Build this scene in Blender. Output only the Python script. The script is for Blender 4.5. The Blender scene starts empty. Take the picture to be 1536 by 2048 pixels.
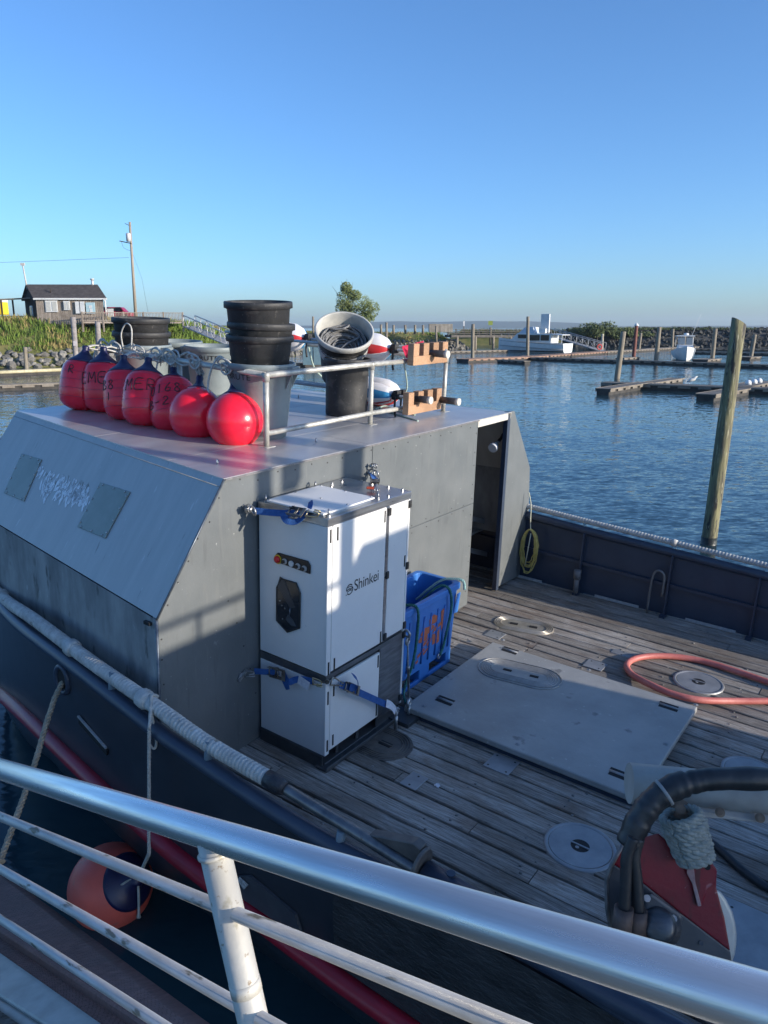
import bpy, bmesh, math, random
import numpy as np
from mathutils import Vector, Matrix, noise
random.seed(7)
sc = bpy.context.scene
COL = sc.collection
V = Vector
rad = math.radians
# ------------------------------------------------------------------ camera
CH = 4.4                       # eye height above the water
FPX = 1540.0                   # focal length in photo pixels (1536 x 2048)
PITCH = math.atan(369.0 / FPX)
CAM = V((0, 0, CH))
cam = bpy.data.cameras.new('camera')
cam.sensor_fit = 'VERTICAL'; cam.sensor_height = 36.0; cam.lens = 36.0 * FPX / 2048.0
cam.clip_start = 0.05; cam.clip_end = 20000
cam_o = bpy.data.objects.new('camera', cam); COL.objects.link(cam_o)
cam_o.location = CAM; cam_o.rotation_euler = (math.pi / 2 - PITCH, 0, 0)
sc.camera = cam_o
# ------------------------------------------------------------------ boat axes: u aft, w starboard, h up
def boat_axes(yaw, trim, heel):
    w = V((math.sin(yaw), math.cos(yaw), 0)); u = V((math.cos(yaw), -math.sin(yaw), 0)); h = V((0, 0, 1))
    c, s = math.cos(trim), math.sin(trim); u2 = u * c - h * s; h2 = h * c + u * s
    c, s = math.cos(heel), math.sin(heel); return u2, w * c - h2 * s, h2 * c + w * s
BU, BW, BH = boat_axes(rad(35.5), rad(3.2), rad(-1.0))
def ray(x, y):
    a = (x - 768) / FPX; b = -(y - 1024) / FPX; c, s = math.cos(PITCH), math.sin(PITCH)
    return V((a, c + b * s, -s + b * c))
BO = CAM + ray(518, 1475) * 5.8
R3 = Matrix((BU, BW, BH)).transposed()
BOAT = Matrix.Translation(BO) @ R3.to_4x4()
BINV = BOAT.inverted()
WORLD = Matrix.Identity(4)
# ------------------------------------------------------------------ sun and sky
SUN = (R3 @ V((0.947, 0.185, 0.262))).normalized()
SUN_EL = math.asin(SUN.z); SUN_AZ = math.atan2(SUN.x, SUN.y)
world = bpy.data.worlds.new('World'); sc.world = world; world.use_nodes = True
wn = world.node_tree.nodes; wl = world.node_tree.links
for n in list(wn): wn.remove(n)
sky = wn.new('ShaderNodeTexSky'); sky.sky_type = 'NISHITA'; sky.sun_disc = False
sky.sun_elevation = SUN_EL; sky.sun_rotation = SUN_AZ
sky.altitude = 0; sky.air_density = 0.85; sky.dust_density = 0.85; sky.ozone_density = 5.3
bg = wn.new('ShaderNodeBackground'); bg.inputs['Strength'].default_value = 0.15
wo = wn.new('ShaderNodeOutputWorld')
wl.new(sky.outputs[0], bg.inputs[0]); wl.new(bg.outputs[0], wo.inputs[0])
sl = bpy.data.lights.new('sun', 'SUN'); sl.energy = 3.5; sl.angle = rad(0.53); sl.color = (1.0, 0.9, 0.77)
so = bpy.data.objects.new('sun', sl); COL.objects.link(so)
so.rotation_euler = SUN.to_track_quat('Z', 'Y').to_euler()
sc.view_settings.view_transform = 'Standard'; sc.view_settings.look = 'None'
sc.view_settings.exposure = 0.86; sc.view_settings.gamma = 1.0; sc.view_settings.use_curve_mapping = False
sc.cycles.max_bounces = 8; sc.cycles.transparent_max_bounces = 8
try: sc.cycles.use_denoising = True
except Exception: pass
# ------------------------------------------------------------------ reading points off the photograph onto real planes
def bpl(x, y, n, val):
    n = V(n); d = BINV.to_3x3() @ ray(x, y); c = BINV @ CAM
    return c + d * ((val - n.dot(c)) / n.dot(d))
def deck(x, y, h=0.0): return bpl(x, y, (0, 0, 1), h)
def bulk(x, y, u=0.0): return bpl(x, y, (1, 0, 0), u)
def atw(x, y, w): return bpl(x, y, (0, 1, 0), w)
RSL = 0.0; RH = 2.055
def roof(x, y, d=0.0): return bpl(x, y, (RSL, 0, 1), RH + d)
def rh(u): return RH - RSL * u
def wz(x, y, z=0.0):
    r = ray(x, y); return CAM + r * ((z - CH) / r.z)
def wy(x, y, Y):
    r = ray(x, y); return CAM + r * (Y / r.y)
# ------------------------------------------------------------------ materials
MATS = {}
def M(name, c1, c2=None, scale=6.0, rough=0.6, metal=0.0, bump=0.0, bscale=None, stretch=(1, 1, 1), detail=6.0,
      lo=0.35, hi=0.65, rvar=0.0, spec=0.5, rnd=0.0, trans=0.0, spots=None, coat=0.0, coord='Object', warp=0.0, sss=0.0):
    """noise-mixed principled material; spots = (colour, scale, threshold) adds specks of dirt or wear"""
    if name in MATS: return MATS[name]
    m = bpy.data.materials.new(name); m.use_nodes = True; MATS[name] = m
    nt = m.node_tree; N = nt.nodes; L = nt.links
    p = N['Principled BSDF']
    p.inputs['Roughness'].default_value = rough; p.inputs['Metallic'].default_value = metal
    p.inputs['Specular IOR Level'].default_value = spec
    if coat: p.inputs['Coat Weight'].default_value = coat; p.inputs['Coat Roughness'].default_value = 0.08
    if trans: p.inputs['Transmission Weight'].default_value = trans
    tc = N.new('ShaderNodeTexCoord'); mp = N.new('ShaderNodeMapping'); mp.inputs['Scale'].default_value = stretch
    L.new(tc.outputs[coord], mp.inputs[0])
    vec = mp.outputs[0]
    oi = N.new('ShaderNodeObjectInfo')
    if rnd:
        ad = N.new('ShaderNodeVectorMath'); ad.operation = 'ADD'
        mu = N.new('ShaderNodeMath'); mu.operation = 'MULTIPLY'; mu.inputs[1].default_value = 37.0
        L.new(oi.outputs['Random'], mu.inputs[0]); L.new(vec, ad.inputs[0]); L.new(mu.outputs[0], ad.inputs[1]); vec = ad.outputs[0]
    col = None
    if c2 is not None:
        nz = N.new('ShaderNodeTexNoise'); nz.inputs['Scale'].default_value = scale; nz.inputs['Detail'].default_value = detail
        nz.inputs['Roughness'].default_value = 0.62
        L.new(vec, nz.inputs['Vector'])
        rp = N.new('ShaderNodeValToRGB'); rp.color_ramp.elements[0].position = lo; rp.color_ramp.elements[1].position = hi
        rp.color_ramp.elements[0].color = (*c1, 1); rp.color_ramp.elements[1].color = (*c2, 1)
        L.new(nz.outputs[0], rp.inputs[0]); col = rp.outputs[0]
        if rvar:
            mr = N.new('ShaderNodeMapRange'); mr.inputs[3].default_value = max(0.02, rough - rvar); mr.inputs[4].default_value = min(1, rough + rvar)
            L.new(nz.outputs[0], mr.inputs[0]); L.new(mr.outputs[0], p.inputs['Roughness'])
    else:
        rgb = N.new('ShaderNodeRGB'); rgb.outputs[0].default_value = (*c1, 1); col = rgb.outputs[0]
    if spots:
        for sp_ in spots:
            sc_, ss, th = sp_[:3]
            n2 = N.new('ShaderNodeTexNoise'); n2.inputs['Scale'].default_value = ss; n2.inputs['Detail'].default_value = 4
            if len(sp_) > 3:
                m3 = N.new('ShaderNodeMapping'); m3.inputs['Scale'].default_value = sp_[3]; L.new(tc.outputs[coord], m3.inputs[0]); L.new(m3.outputs[0], n2.inputs['Vector'])
            else: L.new(vec, n2.inputs['Vector'])
            r2 = N.new('ShaderNodeValToRGB'); r2.color_ramp.elements[0].position = th; r2.color_ramp.elements[1].position = min(1, th + 0.06)
            L.new(n2.outputs[0], r2.inputs[0])
            mx = N.new('ShaderNodeMix'); mx.data_type = 'RGBA'
            L.new(r2.outputs[0], mx.inputs[0]); L.new(col, mx.inputs[6]); mx.inputs[7].default_value = (*sc_, 1)
            col = mx.outputs[2]
    if rnd:
        hv = N.new('ShaderNodeHueSaturation'); mr2 = N.new('ShaderNodeMapRange')
        mr2.inputs[3].default_value = 1 - rnd; mr2.inputs[4].default_value = 1 + rnd
        L.new(oi.outputs['Random'], mr2.inputs[0]); L.new(mr2.outputs[0], hv.inputs['Value']); L.new(col, hv.inputs['Color']); col = hv.outputs[0]
    L.new(col, p.inputs['Base Color'])
    if bump:
        nb = N.new('ShaderNodeTexNoise'); nb.inputs['Scale'].default_value = bscale or scale * 3; nb.inputs['Detail'].default_value = 5
        L.new(vec, nb.inputs['Vector'])
        b = N.new('ShaderNodeBump'); b.inputs['Strength'].default_value = min(1.0, bump); b.inputs['Distance'].default_value = 0.02
        L.new(nb.outputs[0], b.inputs['Height']); L.new(b.outputs[0], p.inputs['Normal'])
        if warp:      # slow waviness of sheet metal
            nw = N.new('ShaderNodeTexNoise'); nw.inputs['Scale'].default_value = 1.9; nw.inputs['Detail'].default_value = 1; L.new(tc.outputs[coord], nw.inputs['Vector'])
            bw_ = N.new('ShaderNodeBump'); bw_.inputs['Strength'].default_value = 1.0; bw_.inputs['Distance'].default_value = warp
            L.new(nw.outputs[0], bw_.inputs['Height']); L.new(bw_.outputs[0], b.inputs['Normal'])
    if sss:
        p.inputs['Subsurface Weight'].default_value = sss; p.inputs['Subsurface Radius'].default_value = (1.0, 0.12, 0.12); p.inputs['Subsurface Scale'].default_value = 0.12
    return m

def wood_mat(name, ca, cb, cc, scale=1.0, rough=0.85, rnd=0.2, cracks=True):
    """grain along local x"""
    if name in MATS: return MATS[name]
    m = bpy.data.materials.new(name); m.use_nodes = True; MATS[name] = m
    nt = m.node_tree; N = nt.nodes; L = nt.links; p = N['Principled BSDF']; p.inputs['Roughness'].default_value = rough
    p.inputs['Specular IOR Level'].default_value = 0.3
    tc = N.new('ShaderNodeTexCoord'); oi = N.new('ShaderNodeObjectInfo')
    mu = N.new('ShaderNodeMath'); mu.operation = 'MULTIPLY'; mu.inputs[1].default_value = 91.0
    L.new(oi.outputs['Random'], mu.inputs[0])
    ad = N.new('ShaderNodeVectorMath'); ad.operation = 'ADD'; L.new(tc.outputs['Object'], ad.inputs[0]); L.new(mu.outputs[0], ad.inputs[1])
    def nz(stretch, s, det=6):
        mp = N.new('ShaderNodeMapping'); mp.inputs['Scale'].default_value = stretch; L.new(ad.outputs[0], mp.inputs[0])
        n = N.new('ShaderNodeTexNoise'); n.inputs['Scale'].default_value = s; n.inputs['Detail'].default_value = det; n.inputs['Roughness'].default_value = 0.65
        n.inputs['Distortion'].default_value = 0.6
        L.new(mp.outputs[0], n.inputs['Vector']); return n.outputs[0]
    g = nz((0.7, 14, 14), 7 * scale, 8); big = nz((0.8, 2.5, 2.5), 2.2 * scale, 4); fine = nz((2.0, 40, 40), 6 * scale, 4)
    r = N.new('ShaderNodeValToRGB'); e = r.color_ramp.elements
    e[0].position = 0.33; e[0].color = (*cb, 1); e[1].position = 0.62; e[1].color = (*ca, 1)
    L.new(g, r.inputs[0])
    r2 = N.new('ShaderNodeValToRGB'); r2.color_ramp.elements[0].position = 0.45; r2.color_ramp.elements[1].position = 0.7
    L.new(big, r2.inputs[0])
    mx = N.new('ShaderNodeMix'); mx.data_type = 'RGBA'; L.new(r2.outputs[0], mx.inputs[0]); L.new(r.outputs[0], mx.inputs[6]); mx.inputs[7].default_value = (*cc, 1)
    mf = N.new('ShaderNodeMath'); mf.operation = 'MULTIPLY'; mf.inputs[1].default_value = 0.75
    L.new(r2.outputs[0], mf.inputs[0]); L.new(mf.outputs[0], mx.inputs[0])
    hv = N.new('ShaderNodeHueSaturation'); mr = N.new('ShaderNodeMapRange'); mr.inputs[3].default_value = 1 - rnd; mr.inputs[4].default_value = 1 + rnd
    L.new(oi.outputs['Random'], mr.inputs[0]); L.new(mr.outputs[0], hv.inputs['Value']); L.new(mx.outputs[2], hv.inputs['Color'])
    col = hv.outputs[0]
    if cracks:
        rc = N.new('ShaderNodeValToRGB'); rc.color_ramp.elements[0].position = 0.33; rc.color_ramp.elements[1].position = 0.42
        L.new(fine, rc.inputs[0])
        m2 = N.new('ShaderNodeMix'); m2.data_type = 'RGBA'; m2.blend_type = 'MULTIPLY'; m2.inputs[0].default_value = 0.75
        L.new(col, m2.inputs[6]); L.new(rc.outputs[0], m2.inputs[7]); col = m2.outputs[2]
    # broad stains that run across neighbouring boards
    ns = N.new('ShaderNodeTexNoise'); ns.inputs['Scale'].default_value = 1.1; ns.inputs['Detail'].default_value = 5; ns.inputs['Roughness'].default_value = 0.6; L.new(tc.outputs['Object'], ns.inputs['Vector'])
    rs_ = N.new('ShaderNodeValToRGB'); rs_.color_ramp.elements[0].position = 0.36; rs_.color_ramp.elements[0].color = (0.68, 0.66, 0.63, 1); rs_.color_ramp.elements[1].position = 0.62; L.new(ns.outputs[0], rs_.inputs[0])
    m5 = N.new('ShaderNodeMix'); m5.data_type = 'RGBA'; m5.blend_type = 'MULTIPLY'; m5.inputs[0].default_value = 1.0; L.new(col, m5.inputs[6]); L.new(rs_.outputs[0], m5.inputs[7]); col = m5.outputs[2]
    L.new(col, p.inputs['Base Color'])
    sm = N.new('ShaderNodeMath'); sm.operation = 'ADD'; L.new(g, sm.inputs[0]); L.new(fine, sm.inputs[1])
    b = N.new('ShaderNodeBump'); b.inputs['Strength'].default_value = 0.6; b.inputs['Distance'].default_value = 0.006
    L.new(sm.outputs[0], b.inputs['Height']); L.new(b.outputs[0], p.inputs['Normal'])
    return m

# ------------------------------------------------------------------ objects
BASE = {}; FRAME = {}
def setp(o, label=None, cat=None, group=None, kind=None):
    if label: o['label'] = label
    if cat: o['category'] = cat
    if group: o['group'] = group
    if kind: o['kind'] = kind
    return o
def thing(name, label, cat, base=(0, 0, 0), frame=None, group=None):
    o = bpy.data.objects.new(name, None); COL.objects.link(o); o.empty_display_size = 0.1
    frame = BOAT if frame is None else frame
    o.matrix_basis = frame @ Matrix.Translation(V(base))
    BASE[o.name] = V(base); FRAME[o.name] = frame
    return setp(o, label, cat, group)
def copy_tree(o, parent=None):
    c = o.copy(); COL.objects.link(c)
    if parent is not None: c.parent = parent
    for ch in list(o.children): copy_tree(ch, c)
    return c

class MB:
    def __init__(s): s.v = []; s.f = []; s.sm = []
    def add(s, vs, fs, smooth=False):
        b = len(s.v); s.v += [V(v) for v in vs]
        for f in fs: s.f.append([b + i for i in f]); s.sm.append(smooth)
        return s
    def hexa(s, p): return s.add(p, [(0, 3, 2, 1), (4, 5, 6, 7), (0, 1, 5, 4), (1, 2, 6, 5), (2, 3, 7, 6), (3, 0, 4, 7)])
    def box(s, c, d, rot=None):
        c = V(c); x, y, z = d[0] / 2, d[1] / 2, d[2] / 2
        p = [V(q) for q in ((-x, -y, -z), (x, -y, -z), (x, y, -z), (-x, y, -z), (-x, -y, z), (x, -y, z), (x, y, z), (-x, y, z))]
        if rot is not None: p = [rot @ q for q in p]
        return s.hexa([c + q for q in p])
    def beam(s, a, b, wd, ht, up=(0, 0, 1)):
        a, b = V(a), V(b); d = (b - a); L = d.length; d.normalize(); up = V(up)
        sd = d.cross(up); sd = sd.normalized() if sd.length > 1e-6 else V((1, 0, 0)); up = sd.cross(d)
        q = [a - sd * wd / 2 - up * ht / 2, b - sd * wd / 2 - up * ht / 2, b + sd * wd / 2 - up * ht / 2, a + sd * wd / 2 - up * ht / 2]
        return s.hexa(q + [p + up * ht for p in q])
    def prism(s, poly, d):
        n = len(poly); poly = [V(p) for p in poly]; d = V(d)
        fs = [list(range(n))[::-1], list(range(n, 2 * n))] + [(i, (i + 1) % n, n + (i + 1) % n, n + i) for i in range(n)]
        return s.add(poly + [p + d for p in poly], fs)
    def tube(s, pts, r, n=8, closed=False, caps=True, smooth=True):
        pts = [V(p) for p in pts]; k = len(pts); rs = r if isinstance(r, (list, tuple)) else [r] * k
        vs = []; up = None
        for i, p in enumerate(pts):
            if closed: t = pts[(i + 1) % k] - pts[i - 1]
            else: t = pts[min(i + 1, k - 1)] - pts[max(i - 1, 0)]
            if t.length < 1e-9: t = V((0, 0, 1))
            t.normalize()
            if up is None:
                a = V((0, 0, 1)) if abs(t.z) < 0.9 else V((1, 0, 0)); up = (a - t * a.dot(t)).normalized()
            else:
                up = up - t * up.dot(t); up = up.normalized() if up.length > 1e-6 else t.orthogonal().normalized()
            sd = t.cross(up)
            for j in range(n):
                a = 2 * math.pi * j / n; vs.append(p + (up * math.cos(a) + sd * math.sin(a)) * rs[i])
        fs = []
        for i in range(k if closed else k - 1):
            i2 = (i + 1) % k
            for j in range(n): fs.append((i * n + j, i * n + (j + 1) % n, i2 * n + (j + 1) % n, i2 * n + j))
        s.add(vs, fs, smooth)
        if caps and not closed:
            b = len(s.v) - len(vs)
            s.f.append([b + j for j in range(n)][::-1]); s.sm.append(False)
            s.f.append([b + (k - 1) * n + j for j in range(n)]); s.sm.append(False)
        return s
    def lathe(s, prof, n=24, mat=None, smooth=True, closed=False, caps=True):
        vs = []; k = len(prof)
        for (r, z) in prof:
            for j in range(n):
                a = 2 * math.pi * j / n; q = V((r * math.cos(a), r * math.sin(a), z)); vs.append(mat @ q if mat is not None else q)
        fs = []
        for i in range(k if closed else k - 1):
            i2 = (i + 1) % k
            for j in range(n): fs.append((i * n + j, i * n + (j + 1) % n, i2 * n + (j + 1) % n, i2 * n + j))
        b = len(s.v); s.add(vs, fs, smooth)
        if caps and not closed:
            if prof[0][0] > 1e-4: s.f.append([b + j for j in range(n)][::-1]); s.sm.append(False)
            if prof[-1][0] > 1e-4: s.f.append([b + (k - 1) * n + j for j in range(n)]); s.sm.append(False)
        return s
    def disc(s, c, r, hgt, axis=(0, 0, 1), n=12, dome=False):
        q = V(axis).normalized().to_track_quat('Z', 'Y').to_matrix().to_4x4(); m = Matrix.Translation(V(c)) @ q
        if dome: return s.lathe([(r, 0), (r * 0.85, hgt * 0.7), (r * 0.4, hgt), (0.0001, hgt)], n, m)
        return s.lathe([(r, 0), (r, hgt)], n, m, smooth=False)
    def ring(s, c, R, r, axis=(0, 0, 1), n=16, k=6, sx=1.0):
        m = Matrix.Translation(V(c)) @ V(axis).normalized().to_track_quat('Z', 'Y').to_matrix().to_4x4()
        return s.tube([m @ V((R * sx * math.cos(2 * math.pi * i / n), R * math.sin(2 * math.pi * i / n), 0)) for i in range(n)], r, k, closed=True)
    def build(s, name, mat, parent=None, base=None, frame=None, bevel=0.0, seg=1, kind=None, auto=True):
        if parent is not None: base = BASE[parent.name]
        base = V(base) if base is not None else V((0, 0, 0))
        me = bpy.data.meshes.new(name); me.from_pydata([v - base for v in s.v], [], s.f)
        me.polygons.foreach_set('use_smooth', s.sm)
        if bevel:
            bm = bmesh.new(); bm.from_mesh(me); bmesh.ops.remove_doubles(bm, verts=bm.verts, dist=1e-5)
            bmesh.ops.recalc_face_normals(bm, faces=bm.faces)
            ed = [e for e in bm.edges if len(e.link_faces) == 2 and e.calc_face_angle(0) > 0.6]
            bmesh.ops.bevel(bm, geom=ed, offset=bevel, segments=seg, profile=0.6, affect='EDGES', clamp_overlap=True)
            bm.to_mesh(me); bm.free()
        else:
            bm = bmesh.new(); bm.from_mesh(me); bmesh.ops.recalc_face_normals(bm, faces=bm.faces); bm.to_mesh(me); bm.free()
        me.materials.append(mat); me.update()
        o = bpy.data.objects.new(name, me); COL.objects.link(o)
        BASE[o.name] = base
        if parent is not None: o.parent = parent
        else: o.matrix_basis = (BOAT if frame is None else frame) @ Matrix.Translation(base)
        if kind: o['kind'] = kind
        return o
def smooth_path(pts, k=6, closed=False):
    pts = [V(p) for p in pts]; n = len(pts); out = []
    rng = range(n) if closed else range(n - 1)
    for i in rng:
        g = lambda j: pts[j % n] if closed else pts[min(max(j, 0), n - 1)]
        a, b, c, d = g(i - 1), g(i), g(i + 1), g(i + 2)
        for t in range(k):
            t /= k
            out.append(0.5 * ((2 * b) + (c - a) * t + (2 * a - 5 * b + 4 * c - d) * t * t + (3 * b - a - 3 * c + d) * t ** 3))
    if not closed: out.append(pts[-1])
    return out
def text_mb(s, size, spacing=1.0, extrude=0.0):
    """flat letters as (verts, faces) in the xy plane, starting at the origin"""
    cu = bpy.data.curves.new('text', 'FONT'); cu.body = s; cu.size = size; cu.space_character = spacing; cu.resolution_u = 4
    ob = bpy.data.objects.new('text', cu); COL.objects.link(ob)
    me = bpy.data.meshes.new_from_object(ob.evaluated_get(bpy.context.evaluated_depsgraph_get()))
    vs = [v.co.copy() for v in me.vertices]; fs = [tuple(p.vertices) for p in me.polygons]
    bpy.data.objects.remove(ob); bpy.data.curves.remove(cu); bpy.data.meshes.remove(me)
    return vs, fs
def stadium(cx, cy, hl, r, z, n=10):
    pts = []
    for k in range(n + 1):
        a = -math.pi / 2 + math.pi * k / n; pts.append(V((cx + hl + r * math.cos(a), cy + r * math.sin(a), z)))
    for k in range(n + 1):
        a = math.pi / 2 + math.pi * k / n; pts.append(V((cx - hl + r * math.cos(a), cy + r * math.sin(a), z)))
    return pts
def twist(pts, r, strands=3, pitch=0.05, k=5):
    """laid rope: strands winding round a path; returns list of paths"""
    pts = [V(p) for p in pts]; outs = [[] for _ in range(strands)]; up = None; s = 0; prev = None
    for i, p in enumerate(pts):
        t = (pts[min(i + 1, len(pts) - 1)] - pts[max(i - 1, 0)]).normalized()
        if up is None: up = t.orthogonal().normalized()
        up = (up - t * up.dot(t)).normalized(); sd = t.cross(up)
        if prev is not None: s += (p - prev).length
        prev = p
        for j in range(strands):
            a = 2 * math.pi * (j / strands + s / pitch); outs[j].append(p + (up * math.cos(a) + sd * math.sin(a)) * r * 0.55)
    return outs
def resample(pts, step):
    pts = [V(p) for p in pts]; out = [pts[0]]; acc = 0
    for a, b in zip(pts, pts[1:]):
        L = (b - a).length; n = max(1, int(L / step))
        for i in range(1, n + 1): out.append(a.lerp(b, i / n))
    return out
def rope(mb, pts, r, pitch=0.06):
    for p in twist(resample(pts, pitch / 5), r, 3, pitch): mb.tube(p, r * 0.55, 5)
    return mb
# ------------------------------------------------------------------ palette
greypaint = M('grey bulkhead paint', (0.125, 0.137, 0.14), (0.152, 0.164, 0.166), 3, 0.42, bump=0.05, bscale=60, rvar=0.06,
              warp=0.02,
              spots=[((0.152, 0.162, 0.162), 5, 0.6, (4, 4, 0.5)), ((0.122, 0.132, 0.134), 4, 0.62, (4, 4, 0.5)), ((0.4, 0.4, 0.38), 34, 0.70), ((0.26, 0.265, 0.26), 9, 0.71), ((0.1, 0.11, 0.115), 2.5, 0.68)])
darkpaint = M('dark hull paint', (0.033, 0.045, 0.072), (0.045, 0.06, 0.09), 4, 0.38, bump=0.05, bscale=14, rvar=0.08,
              spots=[((0.12, 0.12, 0.12), 60, 0.79)])
hullside = M('hull side paint', (0.026, 0.029, 0.037), (0.04, 0.043, 0.052), 3, 0.33, bump=0.07, bscale=6, rvar=0.07)
redpaint = M('red guard paint', (0.33, 0.012, 0.03), (0.24, 0.012, 0.026), 5, 0.36, bump=0.05, bscale=25, spots=[((0.09, 0.02, 0.025), 22, 0.72)])
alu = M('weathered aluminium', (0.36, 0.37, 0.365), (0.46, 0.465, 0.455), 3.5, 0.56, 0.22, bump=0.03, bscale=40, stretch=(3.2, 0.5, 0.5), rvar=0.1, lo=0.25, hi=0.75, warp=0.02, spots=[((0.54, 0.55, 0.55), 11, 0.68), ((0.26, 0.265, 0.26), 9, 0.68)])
alur = M('roof aluminium', (0.42, 0.42, 0.43), (0.56, 0.55, 0.54), 2.2, 0.36, 0.45, bump=0.03, bscale=30, stretch=(1.6, 0.7, 1), rvar=0.1, lo=0.3, hi=0.7, warp=0.02,
         spots=[((0.22, 0.2, 0.19), 7, 0.73)])
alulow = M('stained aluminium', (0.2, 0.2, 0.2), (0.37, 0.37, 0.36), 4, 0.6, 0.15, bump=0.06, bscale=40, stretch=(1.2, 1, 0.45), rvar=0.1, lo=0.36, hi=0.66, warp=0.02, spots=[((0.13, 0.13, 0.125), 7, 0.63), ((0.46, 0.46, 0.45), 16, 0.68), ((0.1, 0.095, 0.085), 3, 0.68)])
patchm = M('patch plate', (0.2, 0.23, 0.2), (0.26, 0.28, 0.25), 4, 0.5, 0.3, bump=0.03)
steel = M('galvanised pipe', (0.36, 0.35, 0.31), (0.6, 0.58, 0.52), 9, 0.42, 0.35, bump=0.06, bscale=30, rvar=0.12, spots=[((0.2, 0.13, 0.08), 30, 0.72), ((0.25, 0.21, 0.16), 14, 0.71)])
bolt = M('bolt steel', (0.3, 0.3, 0.3), (0.5, 0.5, 0.5), 20, 0.35, 0.8)
deckbolt = M('deck fastener', (0.14, 0.135, 0.13), (0.28, 0.27, 0.26), 30, 0.5, 0.6)
stain = M('stainless steel', (0.42, 0.42, 0.43), (0.58, 0.58, 0.58), 5, 0.3, 0.9, stretch=(1, 1, 8), rvar=0.08)
black = M('black gap', (0.012, 0.012, 0.013), rough=0.7)
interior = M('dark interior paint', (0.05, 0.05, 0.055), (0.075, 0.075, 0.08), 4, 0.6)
ropew = M('white rope', (0.4, 0.39, 0.36), (0.62, 0.61, 0.57), 14, 0.9, bump=0.4, bscale=160, spots=[((0.3, 0.27, 0.22), 16, 0.68)])
ropet = M('tan rope', (0.3, 0.25, 0.18), (0.42, 0.36, 0.27), 20, 0.9, bump=0.4, bscale=160)
ropeg = M('green rope', (0.02, 0.12, 0.11), (0.06, 0.22, 0.19), 30, 0.85, bump=0.4, bscale=160)
ropel = M('pale green rope', (0.3, 0.4, 0.35), (0.42, 0.5, 0.44), 30, 0.85, bump=0.4, bscale=160)
deckwood = wood_mat('weathered deck wood', (0.47, 0.44, 0.4), (0.16, 0.145, 0.13), (0.22, 0.16, 0.12), 1.0, 0.85, 0.3)
hatchm = M('hatch cover', (0.3, 0.3, 0.285), (0.385, 0.385, 0.365), 2.4, 0.5, 0.15, bump=0.1, bscale=28, rvar=0.1, spots=[((0.48, 0.48, 0.46), 24, 0.68), ((0.2, 0.2, 0.195), 5, 0.68), ((0.44, 0.44, 0.42), 9, 0.7)])
platem = M('deck plate', (0.26, 0.27, 0.275), (0.36, 0.365, 0.37), 5, 0.45, 0.4, bump=0.08, bscale=30, rvar=0.1, spots=[((0.5, 0.5, 0.5), 26, 0.73)])
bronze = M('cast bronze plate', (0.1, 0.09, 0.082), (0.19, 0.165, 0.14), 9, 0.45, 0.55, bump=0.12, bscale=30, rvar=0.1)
lettering = M('black lettering', (0.012, 0.012, 0.014), rough=0.5)

# ------------------------------------------------------------------ the fishing boat
boat = thing('fishing_boat', 'grey fishing boat with red guard rail, plank deck and aluminium forward house', 'fishing boat', (0, 0, 0))
WC = 1.72
CAPPIX = [(0, 1210), (130, 1306), (228, 1386), (336, 1470), (422, 1531), (600, 1654), (760, 1745)]
def wport(u):
    if u >= 0.3: return -1.1 + 0.012 * max(0, u - 3) ** 2
    t = min(0.3 - u, 6.9); return min(1.7, -1.1 + 0.06 * t + 0.032 * t * t + 0.0036 * t ** 3)
CAPTAB = []
def atport(x, y, dw=0.0):
    """point of the sight line that lies over the port cap line (damped fixed point)"""
    w = -1.1
    for _ in range(40):
        q = atw(x, y, w + dw); w = 0.7 * w + 0.3 * max(-1.3, min(0.6, wport(max(-6.5, min(11, q.x)))))
    return atw(x, y, w + dw)
for (x, y) in CAPPIX:
    q = atport(x, y)
    CAPTAB.append((q.x, q.z))
CAPTAB.sort()
def hcap(u):
    a = CAPTAB
    if u <= a[0][0]: return a[0][1] + (a[0][0] - u) * 0.16
    for (u0, h0), (u1, h1) in zip(a, a[1:]):
        if u <= u1: return h0 + (h1 - h0) * (u - u0) / (u1 - u0)
    return a[-1][1] + max(0, 0.04 - 0.0 * (u - a[-1][0]))
# smooth it
_us = [-6.4 + 0.1 * i for i in range(180)]; _hs = [hcap(u) for u in _us]
for _ in range(40): _hs = [_hs[0]] + [(_hs[i - 1] + 2 * _hs[i] + _hs[i + 1]) / 4 for i in range(1, len(_hs) - 1)] + [_hs[-1]]
def hcap(u):
    t = min(max((u + 6.4) / 0.1, 0), len(_us) - 1.001); i = int(t); return _hs[i] * (1 - (t - i)) + _hs[i + 1] * (t - i)
REDTAB = []
for (x, y) in [(0, 1391), (23, 1412), (70, 1451), (117, 1498), (164, 1545), (273, 1658), (352, 1722), (488, 1816), (547, 1863), (594, 1900), (698, 1989)]:
    q = atport(x, y, -0.0); REDTAB.append((q.x, q.z))
REDTAB.sort()
_r = np.polyfit([a[0] for a in REDTAB], [a[1] for a in REDTAB], 3)
_r0, _r1 = REDTAB[0][0], REDTAB[-1][0]; print('red', REDTAB)
def hred(u):
    c = min(max(u, _r0), _r1); d = np.polyval(np.polyder(_r), c); return float(np.polyval(_r, c) + d * (u - c) * (1 if u < 0 else 0.6))
def wstb(u):
    if u > -0.6: return 4.48 + 0.03 * max(0, 0.8 - u)
    t = -0.6 - u; return 4.52 - 0.05 * t * t - 0.006 * t ** 3
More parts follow.
